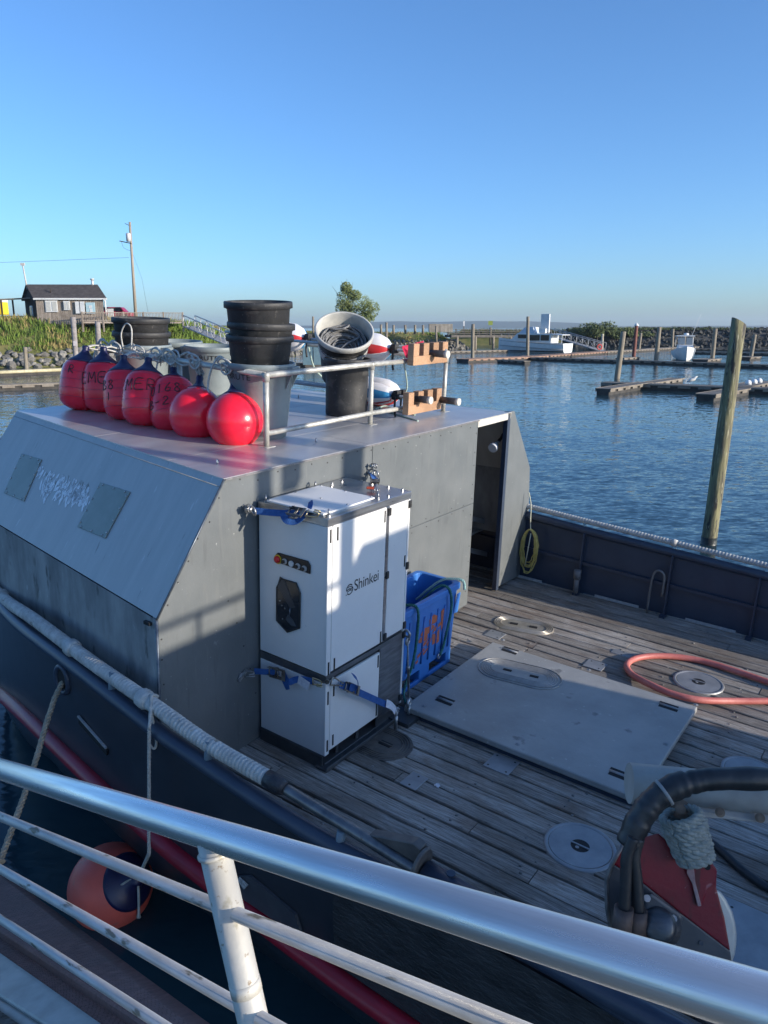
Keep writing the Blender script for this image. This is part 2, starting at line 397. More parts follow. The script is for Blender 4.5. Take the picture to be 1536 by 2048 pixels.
# hull: port side and starboard side lofted separately down to the keel
def hull_section(u, side):
    wtop = wport(u) if side < 0 else wstb(u)
    wk = WC
    top = hcap(u) if side < 0 else 0.72 - 0.045 * (u - 1.2) + 0.02 * max(0, -u) ** 1.6
    r = hred(u)
    s = wtop - wk
    return [V((u, wk + s, top)), V((u, wk + s * 0.998, (top + r) / 2)), V((u, wk + s * 0.985, r)), V((u, wk + s * 0.955, r - 0.28)), V((u, wk + s * 0.86, min(r - 0.75, -1.0))),
            V((u, wk + s * 0.55, -1.75)), V((u, wk, -2.2))]
for side in (-1, 1):
    mb = MB(); us = [-6.2 + 0.2 * i for i in range(88)]; rows = [hull_section(u, side) for u in us]
    n = len(rows[0]); vs = [v for r in rows for v in r]
    fs = [(i * n + j, i * n + j + 1, (i + 1) * n + j + 1, (i + 1) * n + j) for i in range(len(us) - 1) for j in range(n - 1)]
    mb.add(vs, fs, True)
    if side > 0:   # transom
        e = hull_section(us[-1], -1) + hull_section(us[-1], 1)[::-1]; mb.add(e, [tuple(range(len(e)))])
    mb.build('hull', hullside, boat)
# red half round guard along the port side, and its dark chafing pieces
us = [-5.5 + 0.15 * i for i in range(106)]
def port_at(u, h):
    s = hull_section(u, -1)
    for a, b in zip(s, s[1:]):
        if b.z <= h <= a.z: t = (a.z - h) / (a.z - b.z + 1e-9); return a.lerp(b, t)
    return s[0]
mb = MB(); mb.tube([port_at(u, hred(u)) + V((0, -0.02, 0)) for u in us], 0.062, 10); mb.build('guard_rail', redpaint, boat)
# lower aft doubling plate and fittings on the port side
mb = MB()
for (u0, u1, a, b) in ((1.62, 3.6, -0.06, -0.04),):
    k = 14; vs = []
    for i in range(k + 1):
        u = u0 + (u1 - u0) * i / k
        for f in (0.0, 0.25, 0.5, 0.75, 1.0):
            q = port_at(u, (hcap(u) - 0.09) * (1 - f) + (hred(u) + 0.09) * f); vs.append(q + V((0, -0.018, 0)))
    fs = [(i * 5 + j, i * 5 + j + 1, (i + 1) * 5 + j + 1, (i + 1) * 5 + j) for i in range(k) for j in range(4)]
    mb.add(vs, fs, False)
mb.build('chafing_plate', M('scuffed rubber', (0.022, 0.022, 0.024), (0.05, 0.05, 0.052), 6, 0.5, bump=0.5, bscale=22, stretch=(1, 1, 2.5)), boat)
# port cap rail (rounded pipe) and starboard cap
mb = MB(); mb.tube([V((u, wport(u) + 0.0, hcap(u) - 0.02)) for u in us if u < 8.5], 0.05, 10); mb.build('cap_rail', darkpaint, boat)
# port bulwark inner plate
mb = MB(); vs = []; fs = []
uu = [-5.5 + 0.3 * i for i in range(48)]
for u in uu: vs += [V((u, wport(u) + 0.05, hcap(u) - 0.02)), V((u, wport(u) + 0.06, -0.05))]
fs = [(2 * i, 2 * i + 1, 2 * i + 3, 2 * i + 2) for i in range(len(uu) - 1)]
mb.add(vs, fs, True); mb.build('bulwark', darkpaint, boat)
# roller bracket on the pipe and dark fairlead pipe following it aft
# rope wrapped rail, port: rings of rope wound on a pipe
RP = []
for (x, y) in [(0, 1190), (70, 1240), (180, 1322), (304, 1408), (414, 1486), (548, 1564)]:
    RP.append(atport(x, y, 0.03))
RP = [RP[0] + (RP[0] - RP[1]).normalized() * 1.4 + V((0, 0.14, 0.0))] + RP
RQ = []
for (x, y) in [(548, 1564), (640, 1621), (740, 1682), (838, 1742)]:
    RQ.append(atw(x, y, -1.06))
def wound(mb, path, r, pitch, seed=1):
    rnd = random.Random(seed); pts = resample(smooth_path(path, 8), pitch / 4.0); rs = []
    for i in range(len(pts)): rs.append(r + (-0.006, 0.001, 0.003, 0.001)[i % 4] * min(1, r / 0.04) + rnd.uniform(-0.001, 0.001))
    return mb.tube(pts, rs, 12)
mb = MB(); wound(mb, RP, 0.044, 0.027);
for f in (0.30, 0.62, 0.80):     # lumps where a lashing was tied off
    pts = resample(smooth_path(RP, 8), 0.012); i = int(f * (len(pts) - 9)); mb.tube(pts[i:i + 8], [0.05, 0.06, 0.053, 0.063, 0.054, 0.062, 0.053, 0.05], 10)
mb.build('wrapped_rail', ropew, boat)
mb = MB(); e = RP[-1]; d = (RQ[1] - e).normalized(); mb.tube([e - d * 0.05, e - d * 0.0, e + d * 0.05, e + d * 0.08], [0.047, 0.05, 0.047, 0.035], 12)
mb.build('tape_end', M('black tape', (0.015, 0.015, 0.02), (0.04, 0.04, 0.045), 20, 0.5, bump=0.3), boat)
barepipe = M('worn steel pipe', (0.12, 0.12, 0.13), (0.26, 0.25, 0.24), 7, 0.35, 0.75, bump=0.05, rvar=0.1, spots=[((0.14, 0.1, 0.08), 12, 0.68)])
mb = MB(); mb.tube(smooth_path(RQ, 6), 0.031, 12); mb.build('pipe_rail', barepipe, boat)
for (x, y) in ((212, 1350), (418, 1505), (682, 1676)):
    q = atw(x, y, -1.085); t = V((q.x, wport(q.x), hcap(q.x)))
    mb = MB(); mb.tube([t + V((0, 0, -0.02)), t + V((0, 0.02, 0.13 if x < 500 else 0.075))], 0.024, 10)
    mb.build('rail_stanchion', M('stanchion paint', (0.12, 0.17, 0.21), (0.17, 0.22, 0.25), 8, 0.5, bump=0.1), boat)
# steel roller bracket at the end of the pipe
e = RQ[-1]; d = (RQ[-1] - RQ[-2]).normalized(); up = V((0, 0, 1)); sd = d.cross(up).normalized()
mb = MB(); mb.prism([e - d * 0.3 + up * 0.03, e + up * 0.03, e + up * 0.12 - sd * 0.0, e - d * 0.04 + up * 0.13], sd * -0.06)
mb.disc(e + up * 0.04 + d * 0.002, 0.085, 0.02, d, 16); mb.prism([e - d * 0.26 - sd * 0.06, e - sd * 0.06, e + up * 0.1 - sd * 0.06], -sd * 0.012)
mb.build('rail_bracket', M('rusty grey casting', (0.11, 0.1, 0.095), (0.17, 0.15, 0.135), 12, 0.6, 0.4, bump=0.2), boat, bevel=0.004)
mb = MB(); mb.tube([e + d * 0.03, e + d * 0.8 + V((0, 0.0, -0.02)), e + d * 2.2 + V((0, 0, -0.05))], 0.07, 14)
mb.disc(e + d * 0.16 + sd * -0.02 + up * 0.067, 0.022, 0.006, up, 10)
mb.build('fairlead_pipe', darkpaint, boat)

# hawse hole in the port side: rounded slot with a rolled rim
q = atport(128, 1358)
hz = V((q.x, wport(q.x) - 0.012, q.z))
rim = [V((hz.x + a * 0.95, hz.y - 0.0, hz.z + b)) for (a, b) in [(0.075 * math.cos(t) , (0.1 if True else 0) * math.sin(t) ) for t in [2 * math.pi * i / 20 for i in range(20)]]]
mb = MB(); mb.tube(rim, 0.02, 8, closed=True); hr = mb.build('hawse_rim', darkpaint, boat)
mb = MB(); mb.add([p + V((0, -0.004, 0)) for p in rim], [tuple(range(20))]); mb.build('hawse_hole', black, boat)
# freeing port slot and bolted strakes on the port side
mb = MB(); q = atw(162, 1478, -1.1); a = port_at(q.x - 0.16, q.z + 0.035) + V((0, -0.008, 0)); b = port_at(q.x + 0.2, q.z - 0.05) + V((0, -0.008, 0))
mb.beam(a, b, 0.012, 0.05, (0, 0, 1)); fp = mb.build('freeing_port', black, boat)
mb = MB(); mb.beam(a + V((0, -0.006, 0.035)), b + V((0, -0.006, 0.035)), 0.014, 0.012); mb.build('freeing_port_lip', M('worn lip', (0.3, 0.3, 0.3), (0.4, 0.4, 0.4), 20, 0.5), boat)
mb = MB(); pts = []
for (x, y) in ((470, 1755), (500, 1752), (590, 1830), (600, 1872), (570, 1860), (480, 1800)):
    q = atw(x, y, -1.1); pts.append(port_at(q.x, q.z) + V((0, -0.004, 0)))
mb.prism(pts, (0, -0.02, 0)); mb.build('doubler_plate', M('worn grey doubler', (0.045, 0.05, 0.06), (0.07, 0.075, 0.085), 6, 0.45, bump=0.1), boat)
mb = MB(); pts = []
for (x, y) in ((476, 1757), (482, 1752), (499, 1768), (489, 1778)):
    q = atw(x, y, -1.1); pts.append(port_at(q.x, q.z) + V((0, -0.03, 0)))
mb.prism(pts, (0, -0.004, 0)); mb.build('sticker', M('white sticker', (0.6, 0.6, 0.58), (0.2, 0.2, 0.2), 60, 0.5), boat)

# ------------------------------------------------------------------ starboard bulwark
def hs(u): return 0.70 - 0.04 * (u - 1.5) + 0.015 * max(0, -u) ** 1.5
sb = MB(); uu = [-4.5 + 0.25 * i for i in range(62)]; vs = []
for u in uu: vs += [V((u, wstb(u) - 0.03, hs(u))), V((u, wstb(u) - 0.05, -0.05)), V((u, wstb(u) + 0.0, -0.05)), V((u, wstb(u) + 0.0, hs(u)))]
fs = []
for i in range(len(uu) - 1):
    for j in range(4): fs.append((4 * i + j, 4 * i + (j + 1) % 4, 4 * i + 4 + (j + 1) % 4, 4 * i + 4 + j))
sb.add(vs, fs); sb.build('bulwark', darkpaint, boat)
mb = MB(); mb.tube([V((u, wstb(u) - 0.03, hs(u) + 0.01)) for u in uu], 0.05, 10); mb.build('cap_rail', darkpaint, boat)
mb = MB()
for (u0, u1) in ((-4.0, 10.4),):
    us2 = [u0 + 0.3 * i for i in range(49)]
    for a, b in zip(us2, us2[1:]): mb.beam(V((a, wstb(a) - 0.065, hs(a) * 0.5)), V((b, wstb(b) - 0.065, hs(b) * 0.5)), 0.03, 0.035)
mb.build('bulwark_stringer', darkpaint, boat)
for u in (-0.95, 0.74, 1.72, 2.58, 3.5, 4.4, 5.4):
    mb = MB(); w0 = wstb(u); mb.prism([V((u, w0 - 0.05, hs(u))), V((u, w0 - 0.1, hs(u) - 0.02)), V((u, w0 - 0.13, 0.02)), V((u, w0 - 0.05, 0.0))], (0.018, 0, 0))
    mb.box((u + 0.009, w0 - 0.14, 0.015), (0.06, 0.08, 0.03)); mb.build('bulwark_rib', darkpaint, boat)
sp = [V((u, wstb(u) - 0.02, hs(u) + 0.115)) for u in [-0.2 + 0.4 * i for i in range(16)]]
mb = MB(); wound(mb, sp, 0.03, 0.03, 3); mb.build('wrapped_rail', M('grey rope', (0.36, 0.37, 0.36), (0.56, 0.56, 0.54), 20, 0.9, bump=0.4, bscale=160), boat)
for u in (0.72, 1.72, 2.62, 3.5):
    mb = MB(); mb.tube([V((u, wstb(u) - 0.02, hs(u))), V((u, wstb(u) - 0.02, hs(u) + 0.1))], 0.02, 8)
    mb.build('rail_stanchion', M('pale blue paint', (0.25, 0.42, 0.5), (0.33, 0.5, 0.56), 8, 0.5, bump=0.1), boat)
for u in (1.71, 3.4):
    mb = MB(); p = V((u, wstb(u) - 0.02, hs(u) + 0.115)); mb.tube([p + V((-0.03, 0, 0)), p, p + V((0.03, 0, 0))], [0.036, 0.043, 0.036], 10); mb.build('rope_whipping', ropew, boat)
q = deck(1160, 1182)
mb = MB(); mb.tube([V((q.x, 4.33, 0)), V((q.x, 4.33, 0.26))], 0.03, 12); mb.tube([V((q.x, 4.33, 0.2)), V((q.x, 4.33, 0.3))], 0.042, 12)
mb.build('vent_pipe', M('grey vent paint', (0.12, 0.12, 0.13), (0.2, 0.19, 0.19), 12, 0.6, bump=0.15), boat)
mb = MB(); a = deck(1302, 1217); W0 = 4.36
pa = [V((a.x, W0, 0.0)), V((a.x + 0.0, W0, 0.3)), V((a.x + 0.01, W0, 0.42)), V((a.x + 0.03, W0, 0.48)), V((a.x + 0.07, W0, 0.5)), V((a.x + 0.11, W0, 0.48)), V((a.x + 0.13, W0, 0.42)), V((a.x + 0.13, W0, 0.22))]
mb.tube(smooth_path(pa, 4), 0.013, 8); mb.build('grab_bar', M('grab bar grey', (0.14, 0.14, 0.15), (0.2, 0.2, 0.2), 12, 0.5, 0.3), boat)
# daylight in the scupper slots under the bulwark, painted as pale strips
for (u0, u1) in ((0.95, 1.45), (1.95, 2.45), (-0.05, 0.3)):
    mb = MB(); mb.box(((u0 + u1) / 2, 4.40, 0.022), (u1 - u0, 0.012, 0.03)); mb.build('scupper_light', M('scupper daylight', (0.3, 0.31, 0.32), (0.45, 0.45, 0.45), 30, 0.5), boat)

# ------------------------------------------------------------------ deck: every plank a piece
mb = MB(); mb.prism([V((a, wport(a) + 0.06, -0.1)) for a in (-3.4, -2.4, -1.6, -0.8, 0.3, 2, 5, 8)] + [V((8, 4.45, -0.1)), V((0.3, 4.45, -0.1)), V((-2.4, 4.3, -0.1)), V((-3.4, 4.0, -0.1))], (0, 0, 0.05)); dk = mb.build('deck', black, boat)
PW = 0.152; rnd = random.Random(11); w = -1.02; row = 0
planks = 0
while w < 4.42:
    pw = PW * rnd.uniform(0.93, 1.05); u = -2.4 - rnd.uniform(0, 1.4)
    while u < 5.2:
        L = rnd.uniform(2.0, 4.6); u1 = min(u + L, 5.6)
        lo = max(u, -2.3)
        while wport(lo) + 0.07 > w and lo < 2: lo += 0.1
        if u1 - lo > 0.25:
            k = max(3, int((u1 - lo) / 0.22)); m2 = MB(); cx = (lo + u1) / 2; cw = w + pw / 2
            hz0 = rnd.uniform(-0.004, 0.003); vs = []
            for i in range(k + 1):
                x = lo + 0.003 + (u1 - lo - 0.006) * i / k; j1 = rnd.uniform(0, 0.005) + (0.006 if rnd.random() < 0.12 else 0); j2 = rnd.uniform(0, 0.005) + (0.006 if rnd.random() < 0.12 else 0)
                wa = w + 0.006 + j1; wb = w + pw - 0.006 - j2
                cr = hz0 + rnd.uniform(-0.0012, 0.0012)
                vs += [V((x, wa, -0.045)), V((x, wa, cr - 0.006)), V((x, wa + 0.007, cr)), V((x, wb - 0.007, cr)), V((x, wb, cr - 0.006)), V((x, wb, -0.045))]
            fs = [(6 * i + j, 6 * i + j + 1, 6 * i + 7 + j, 6 * i + 6 + j) for i in range(k) for j in range(5)] + [tuple(range(6)), tuple(range(6 * k, 6 * k + 6))]
            m2.add(vs, fs); o = m2.build('plank', deckwood, dk); planks += 1
        u += L
    w += pw; row += 1
print('planks', planks)
mb = MB(); rnd = random.Random(5)
for r in range(36):
    wv = -0.95 + 0.152 * r
    for u in [-0.3 + 0.62 * i for i in range(10)]:
        for s in (-0.035, 0.035):
            if rnd.random() < 0.62: mb.disc((u + rnd.uniform(-0.1, 0.1), wv + s + rnd.uniform(-0.02, 0.02), -0.002), rnd.uniform(0.007, 0.013), 0.008, (0, 0, 1), 7, True)
mb.build('deck_fastener', deckbolt, boat, kind='stuff')

# ------------------------------------------------------------------ forward house
def shell(poly, d, name, mat, parent, bevel=0.0): m = MB(); m.prism(poly, d); return m.build(name, mat, parent, bevel=bevel)
house = MB(); house.box((-1.2, 1.5, -0.02), (0.05, 0.05, 0.02)); house = house.build('house', interior, boat)
WS = 1.338; WD = 3.113
def yz(w, h): return V((0, w, h))
T = (-0.03, 0, 0)
shell([yz(-0.905, 0.0), yz(WS - 0.003, 0.0), yz(WS - 0.003, 2.052), yz(-0.305, 2.052), yz(-0.882, 1.277)], T, 'bulkhead_panel', greypaint, house, 0.002)
shell([yz(WS + 0.003, 0.05), yz(WD + 0.034, 0.06), yz(WD + 0.02, 1.19), yz(WS + 0.003, 1.19)], T, 'bulkhead_panel', greypaint, house, 0.002)
shell([yz(WS + 0.003, 1.194), yz(WD + 0.02, 1.194), yz(WD, 2.052), yz(WS + 0.003, 2.052)], T, 'bulkhead_panel', greypaint, house, 0.002)
# screws along panel edges
mb = MB(); rnd = random.Random(2)
def screws(a, b, n):
    for i in range(n):
        p = V(a).lerp(V(b), (i + 0.5) / n) + V((0.0, rnd.uniform(-0.01, 0.01), rnd.uniform(-0.02, 0.02))); mb.disc(p, 0.006, 0.003, (1, 0, 0), 7)
screws((0, -0.25, 2.01), (0, 3.05, 2.01), 18); screws((0, -0.84, 1.26), (0, -0.3, 1.99), 6); screws((0, -0.86, 0.1), (0, -0.85, 1.2), 7)
screws((0, 3.1, 0.15), (0, 3.08, 2.0), 11); screws((0, 1.40, 0.6), (0, 1.40, 2.0), 6); screws((0, 1.4, 1.22), (0, 3.05, 1.22), 7); screws((0, 1.4, 1.16), (0, 3.05, 1.16), 7)
screws((0, -0.3, 1.3), (0, 0.0, 0.3), 5)
mb.build('panel_screw', M('painted screw', (0.03, 0.03, 0.03), (0.06, 0.06, 0.06), 20, 0.5), boat, kind='stuff')
# starboard wing
wi0 = bulk(1022, 823); wi1 = bulk(997, 1173); wi2 = bulk(1049, 1144); wi3 = bulk(1057, 1030); wi4 = bulk(1060, 935); wi5 = bulk(1029, 822)
shell([yz(p.y, max(p.z, 0.01)) for p in (wi1, V((0, 4.42, 0.02)), V((0, wi3.y, wi3.z)), wi4, wi5, wi0)], T, 'bulkhead_wing', greypaint, house, 0.002)
shell([yz(wi1.y, 0.01), yz(wi0.y, wi0.z), yz(wi0.y - 0.06, wi0.z), yz(wi1.y - 0.06, 0.01)], (-0.05, 0, 0), 'door_post', darkpaint, house)
# door header strip
shell([yz(WD + 0.004, 2.06), yz(wi0.y + 0.03, 2.05), yz(wi0.y + 0.0, 1.985), yz(WD + 0.004, 1.98)], (-0.04, 0, 0), 'door_header', M('bare header strip', (0.5, 0.48, 0.42), (0.62, 0.6, 0.54), 12, 0.6, bump=0.1, spots=[((0.2, 0.15, 0.1), 20, 0.7)]), house)
# aluminium skin: slope, lower side, roof plates; the starboard side too
FU = -3.31; NR = 0.155
def sl(u, w, h): return V((u, w - NR * min(u, 0) * (1 if w < 1.5 else -1) * min(1, abs(w - 1.5)), h))
def plate(p, name, mat, t, parent=house, bevel=0.0):
    n = (V(p[1]) - V(p[0])).cross(V(p[2]) - V(p[0])).normalized(); m = MB(); m.prism(p, n * t); return m.build(name, mat, parent, bevel=bevel)
def pw_(u, w): return w - NR * min(u, 0)
def ps_(u, w): return w + NR * min(u, 0)
def pp_(u, w, h): return V((u, pw_(u, w), h))
def ss_(u, w, h): return V((u, ps_(u, w), h))
plate([pp_(0.012, -0.882, 1.277), pp_(0.012, -0.305, 2.052), pp_(FU, -0.305, 2.052), pp_(FU, -0.882, 1.277)], 'side_slope', alu, 0.006)
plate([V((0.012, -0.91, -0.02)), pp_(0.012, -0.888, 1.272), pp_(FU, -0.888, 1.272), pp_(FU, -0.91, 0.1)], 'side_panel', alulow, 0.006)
RU = [(0.012, -0.66), (-0.665, -1.75), (-1.755, FU)]
for (a, b) in RU:
    plate([pp_(a, -0.31, 2.055), pp_(b, -0.31, 2.055), V((b, 1.3, 2.055)), V((a, 1.3, 2.055))], 'roof_plate', alur, -0.008)
    plate([V((a, 1.304, 2.055)), V((b, 1.304, 2.055)), ss_(b, 3.83, 2.055), ss_(a, 3.83, 2.055)], 'roof_plate', alur, -0.008)
plate([ss_(0.0, 3.83, 2.05), ss_(0, 4.3, 1.33), ss_(FU, 4.3, 1.33), ss_(FU, 3.83, 2.05)], 'side_slope', alu, 0.006)
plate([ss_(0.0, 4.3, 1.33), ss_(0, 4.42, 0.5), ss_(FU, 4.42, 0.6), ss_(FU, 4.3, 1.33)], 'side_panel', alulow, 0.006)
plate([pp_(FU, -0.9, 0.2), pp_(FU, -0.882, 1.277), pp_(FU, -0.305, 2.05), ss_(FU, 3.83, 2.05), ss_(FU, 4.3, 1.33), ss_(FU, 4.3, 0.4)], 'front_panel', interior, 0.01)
# edge trims
mb = MB(); mb.tube([pp_(0.016, -0.888, 1.27), pp_(0.016, -0.306, 2.058)], 0.008, 6); mb.tube([V((0.016, -0.912, 0.0)), pp_(0.016, -0.888, 1.27)], 0.011, 6); mb.build('edge_trim', M('edge trim', (0.07, 0.09, 0.12), (0.14, 0.16, 0.18), 30, 0.35, 0.5), house)
mb = MB(); mb.beam(pp_(0.018, -0.3, 2.054), pp_(0.018, 3.1, 2.054), 0.012, 0.01); mb.build('roof_edge', M('roof edge', (0.2, 0.19, 0.19), (0.3, 0.28, 0.27), 30, 0.4, 0.4), house)
# weld line along the top of the slope
mb = MB(); mb.tube([pp_(0, -0.34, 2.015), pp_(FU, -0.34, 2.015)], 0.003, 5); mb.build('weld_bead', alulow, house)
# patch plates on the slope with bolts; n = outward normal
sn = (pp_(0, -0.305, 2.052) - pp_(0, -0.882, 1.277)).cross(V((1, -NR, 0))).normalized()
if sn.y > 0: sn = -sn
def on_slope(x, y): return bpl(x, y, sn, sn.dot(pp_(0, -0.882, 1.277)))
def on_slope_n(p): return p + sn * 0.008
for quad in (((203, 966), (263, 985), (213, 1078), (157, 1055)), ((46, 908), (86, 920), (50, 1004), (10, 987))):
    c = [on_slope_n(on_slope(*q)) for q in quad]
    m = MB(); m.prism(c, sn * 0.006); pp = m.build('patch_plate', patchm, house, bevel=0.002)
    m = MB()
    for i in range(4):
        for t in ((0.08, 0.36, 0.64, 0.92) if i % 2 else (0.1, 0.5, 0.9)):
            p = c[i].lerp(c[(i + 1) % 4], t); p = p.lerp((c[0] + c[2]) / 2, 0.07); m.disc(p + sn * 0.006, 0.0085, 0.006, sn, 8, True)
    m.build('plate_bolt', bolt, house, kind='stuff')
# vent slot near the chine
q = atw(301, 1240, -0.897)
m = MB(); m.box((-0.055, -0.902, 1.235), (0.055, 0.02, 0.022)); m.build('vent_slot', black, house)
# roof eyes
for (x, y) in ((435, 930), (632, 886), (597, 797)):
    p = roof(x, y, 0.0)
    m = MB(); m.disc(p, 0.022, 0.006); m.ring(p + V((0, 0, 0.024)), 0.016, 0.005, (0.8, 0.5, 0)); m.build('lifting_eye', bolt, house)

# scuffed lettering area on the slope: old paint smears as thin flakes of worn paint
mb = MB(); rnd = random.Random(21)
smear = M('old paint smears', (0.66, 0.68, 0.7), (0.8, 0.81, 0.82), 20, 0.45); smear2 = M('dark old paint', (0.2, 0.21, 0.2), (0.28, 0.29, 0.27), 20, 0.6)
def stroke_on_slope(m, x0, y0, x1, y1, wd):
    a = on_slope(x0, y0) + sn * 0.0072; b = on_slope(x1, y1) + sn * 0.0072; d = (b - a); L = d.length; d.normalize(); s = sn.cross(d)
    k = 7; vs = []
    for i in range(k + 1):
        t = i / k; wv = wd * (0.25 + 0.75 * math.sin(math.pi * min(max(t, 0.05), 0.95))) * rnd.uniform(0.6, 1.2); cc = a + d * L * t + s * rnd.uniform(-0.004, 0.004)
        vs += [cc - s * wv, cc + s * wv]
    m.add(vs, [(2 * i, 2 * i + 1, 2 * i + 3, 2 * i + 2) for i in range(k)])
m1 = MB(); m2 = MB()
for i in range(120):
    t = rnd.random(); x = 84 + 96 * t + rnd.uniform(-5, 5); y = 936 + 38 * t + rnd.uniform(-4, 46) * (1 - 0.35 * t)
    stroke_on_slope(m1, x, y, x - rnd.uniform(3, 13), y + rnd.uniform(6, 24), rnd.uniform(0.005, 0.03))
for i in range(18):
    t = rnd.random(); x = 86 + 104 * t; y = 936 + 28 * t + rnd.uniform(-4, 34) * (1 - 0.4 * t)
    stroke_on_slope(m2, x, y, x - rnd.uniform(2, 10), y + rnd.uniform(5, 22), rnd.uniform(0.002, 0.009))
m1.build('worn_lettering', smear, house); m2.build('paint_remnant', smear2, house)
# interior: frames and a bench seen through the door
m = MB()
q1, q2, q3, q4 = bulk(930, 1034, -0.5), bulk(995, 1050, -0.5), bulk(988, 1112, -0.5), bulk(930, 1098, -0.5)
for (a, b) in ((q1, q2), (q2, q3), (q3, q4)): m.beam(a, b, 0.05, 0.06)
for q in (q1, q2): m.beam(V((-0.55, q.y - 0.02, 0)), V((-0.55, q.y - 0.02, q.z)), 0.04, 0.04, (1, 0, 0))
m.box((-0.8, q2.y - 0.4, q2.z + 0.02), (0.55, 0.8, 0.03)); m.build('bench_frame', M('bench grey', (0.34, 0.34, 0.34), (0.42, 0.42, 0.42), 8, 0.6), house)
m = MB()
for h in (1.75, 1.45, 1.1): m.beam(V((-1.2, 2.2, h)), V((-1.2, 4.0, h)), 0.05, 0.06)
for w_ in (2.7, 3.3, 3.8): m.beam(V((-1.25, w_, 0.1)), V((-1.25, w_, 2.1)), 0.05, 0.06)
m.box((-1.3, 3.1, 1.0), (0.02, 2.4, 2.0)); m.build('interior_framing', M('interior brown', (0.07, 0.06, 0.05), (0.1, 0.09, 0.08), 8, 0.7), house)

# ------------------------------------------------------------------ roof rail
P0 = roof(533, 895); P1 = roof(740, 850); P2 = roof(886, 824)
ua = (P0.x + P1.x + P2.x) / 3
P0 = V((P0.x, P0.y, rh(P0.x))); HR = 0.56
def up(p, h): return p + V((0, 0, h))
PF = [V((u, P0.y + 0.166 * (P0.x - u), RH)) for u in (-1.75, -3.1)]
rail = MB(); rail.tube([up(P0, HR), up(P1, HR), up(P2, HR)], 0.024, 10); rail.tube([up(P0, 0.11), up(P1, 0.11), up(P2, 0.11)], 0.022, 10)
rail.tube([up(P0, HR), up(PF[0], HR), up(PF[1], HR)], 0.024, 10)
for p in (up(P0, HR), up(P1, HR), up(P2, HR)): rail.tube([p + V((0, -0.0, -0.05)), p, p + V((0, 0, 0.02))], [0.027, 0.03, 0.027], 10)
rr = rail.build('roof_rail', steel, boat)
PS = [V((u, P2.y + 0.1, rh(u))) for u in (-1.8, -3.1)]
m = MB(); m.tube([up(P2, HR), up(PS[0], HR), up(PS[1], HR)], 0.024, 10); m.tube([up(P2, 0.11), up(PS[1], 0.11)], 0.022, 10); m.build('side_rail', steel, boat)
for p in [P0, P1, P2] + PF + PS:
    m = MB(); m.tube([p, up(p, HR)], 0.023, 10); ps = m.build('rail_post', steel, rr)
    m = MB(); m.box(p + V((0, 0, 0.006)), (0.1, 0.1, 0.01)); m.build('post_foot', steel, rr)

# unseen blocks, rail and masts added out of frame to cast the deck's shade
blockm = M('wheelhouse paint', (0.5, 0.5, 0.48), (0.6, 0.6, 0.58), 3, 0.5)
m = MB(); L0 = 7.6
m.box((L0 + 1.2, 1.435, 1.57), (2.4, 3.87, 3.14))
m.box((L0 + 0.7, 2.04, 3.3), (1.2, 0.62, 0.5)); shade_b = m.build('shade_block', blockm, boat, bevel=0.03)
m = MB(); m.tube([V((L0 + 0.05, -0.45, 3.31)), V((L0 + 0.05, 3.3, 3.31))], 0.022, 8)
for w_ in (-0.45, 0.25, 0.95, 1.65, 2.3, 3.3): m.tube([V((L0 + 0.05, w_, 3.14)), V((L0 + 0.05, w_, 3.31))], 0.018, 8)
m.build('shade_block_rail', steel, boat)
m = MB(); m.tube([V((L0 + 0.3, 2.62, 0.0)), V((L0 + 0.3, 2.62, 5.2))], 0.14, 16); m.tube([V((L0 + 0.3, 1.62, 3.1)), V((L0 + 0.3, 1.62, 5.4))], 0.08, 16)
m.box((L0 + 0.3, 1.9, 4.25), (0.3, 0.16, 0.35)); m.build('shade_mast', blockm, boat)
# ------------------------------------------------------------------ white processing cabinet
cab = thing('machine_cabinet', 'tall white machine cabinet with steel top strapped to the grey bulkhead', 'cabinet', (0.33, 0.48, 0))
white = M('white enamel panel', (0.77, 0.765, 0.745), (0.72, 0.715, 0.7), 2.5, 0.34, rvar=0.08, bump=0.015, spots=[((0.55, 0.56, 0.57), 30, 0.74)])
cframe = M('cabinet frame dark', (0.07, 0.075, 0.08), (0.11, 0.115, 0.12), 6, 0.45, 0.5)
U1 = 0.632; W1 = 0.958
mb = MB(); mb.box((0.325, 0.48, 0.94), (0.58, 0.925, 1.66)); mb.build('carcass', cframe, cab)
# front (port face) panels
mb = MB(); mb.prism([V((0.022, 0, 0.735)), V((0.628, 0, 0.728)), V((0.628, 0, 1.79)), V((0.022, 0, 1.79))], (0, 0.02, 0)); mb.build('upper_side_panel', white, cab, bevel=0.003)
mb = MB(); mb.prism([V((0.022, 0, 0.10)), V((0.628, 0, 0.10)), V((0.628, 0, 0.662)), V((0.022, 0, 0.668))], (0, 0.02, 0)); mb.build('lower_side_panel', white, cab, bevel=0.003)
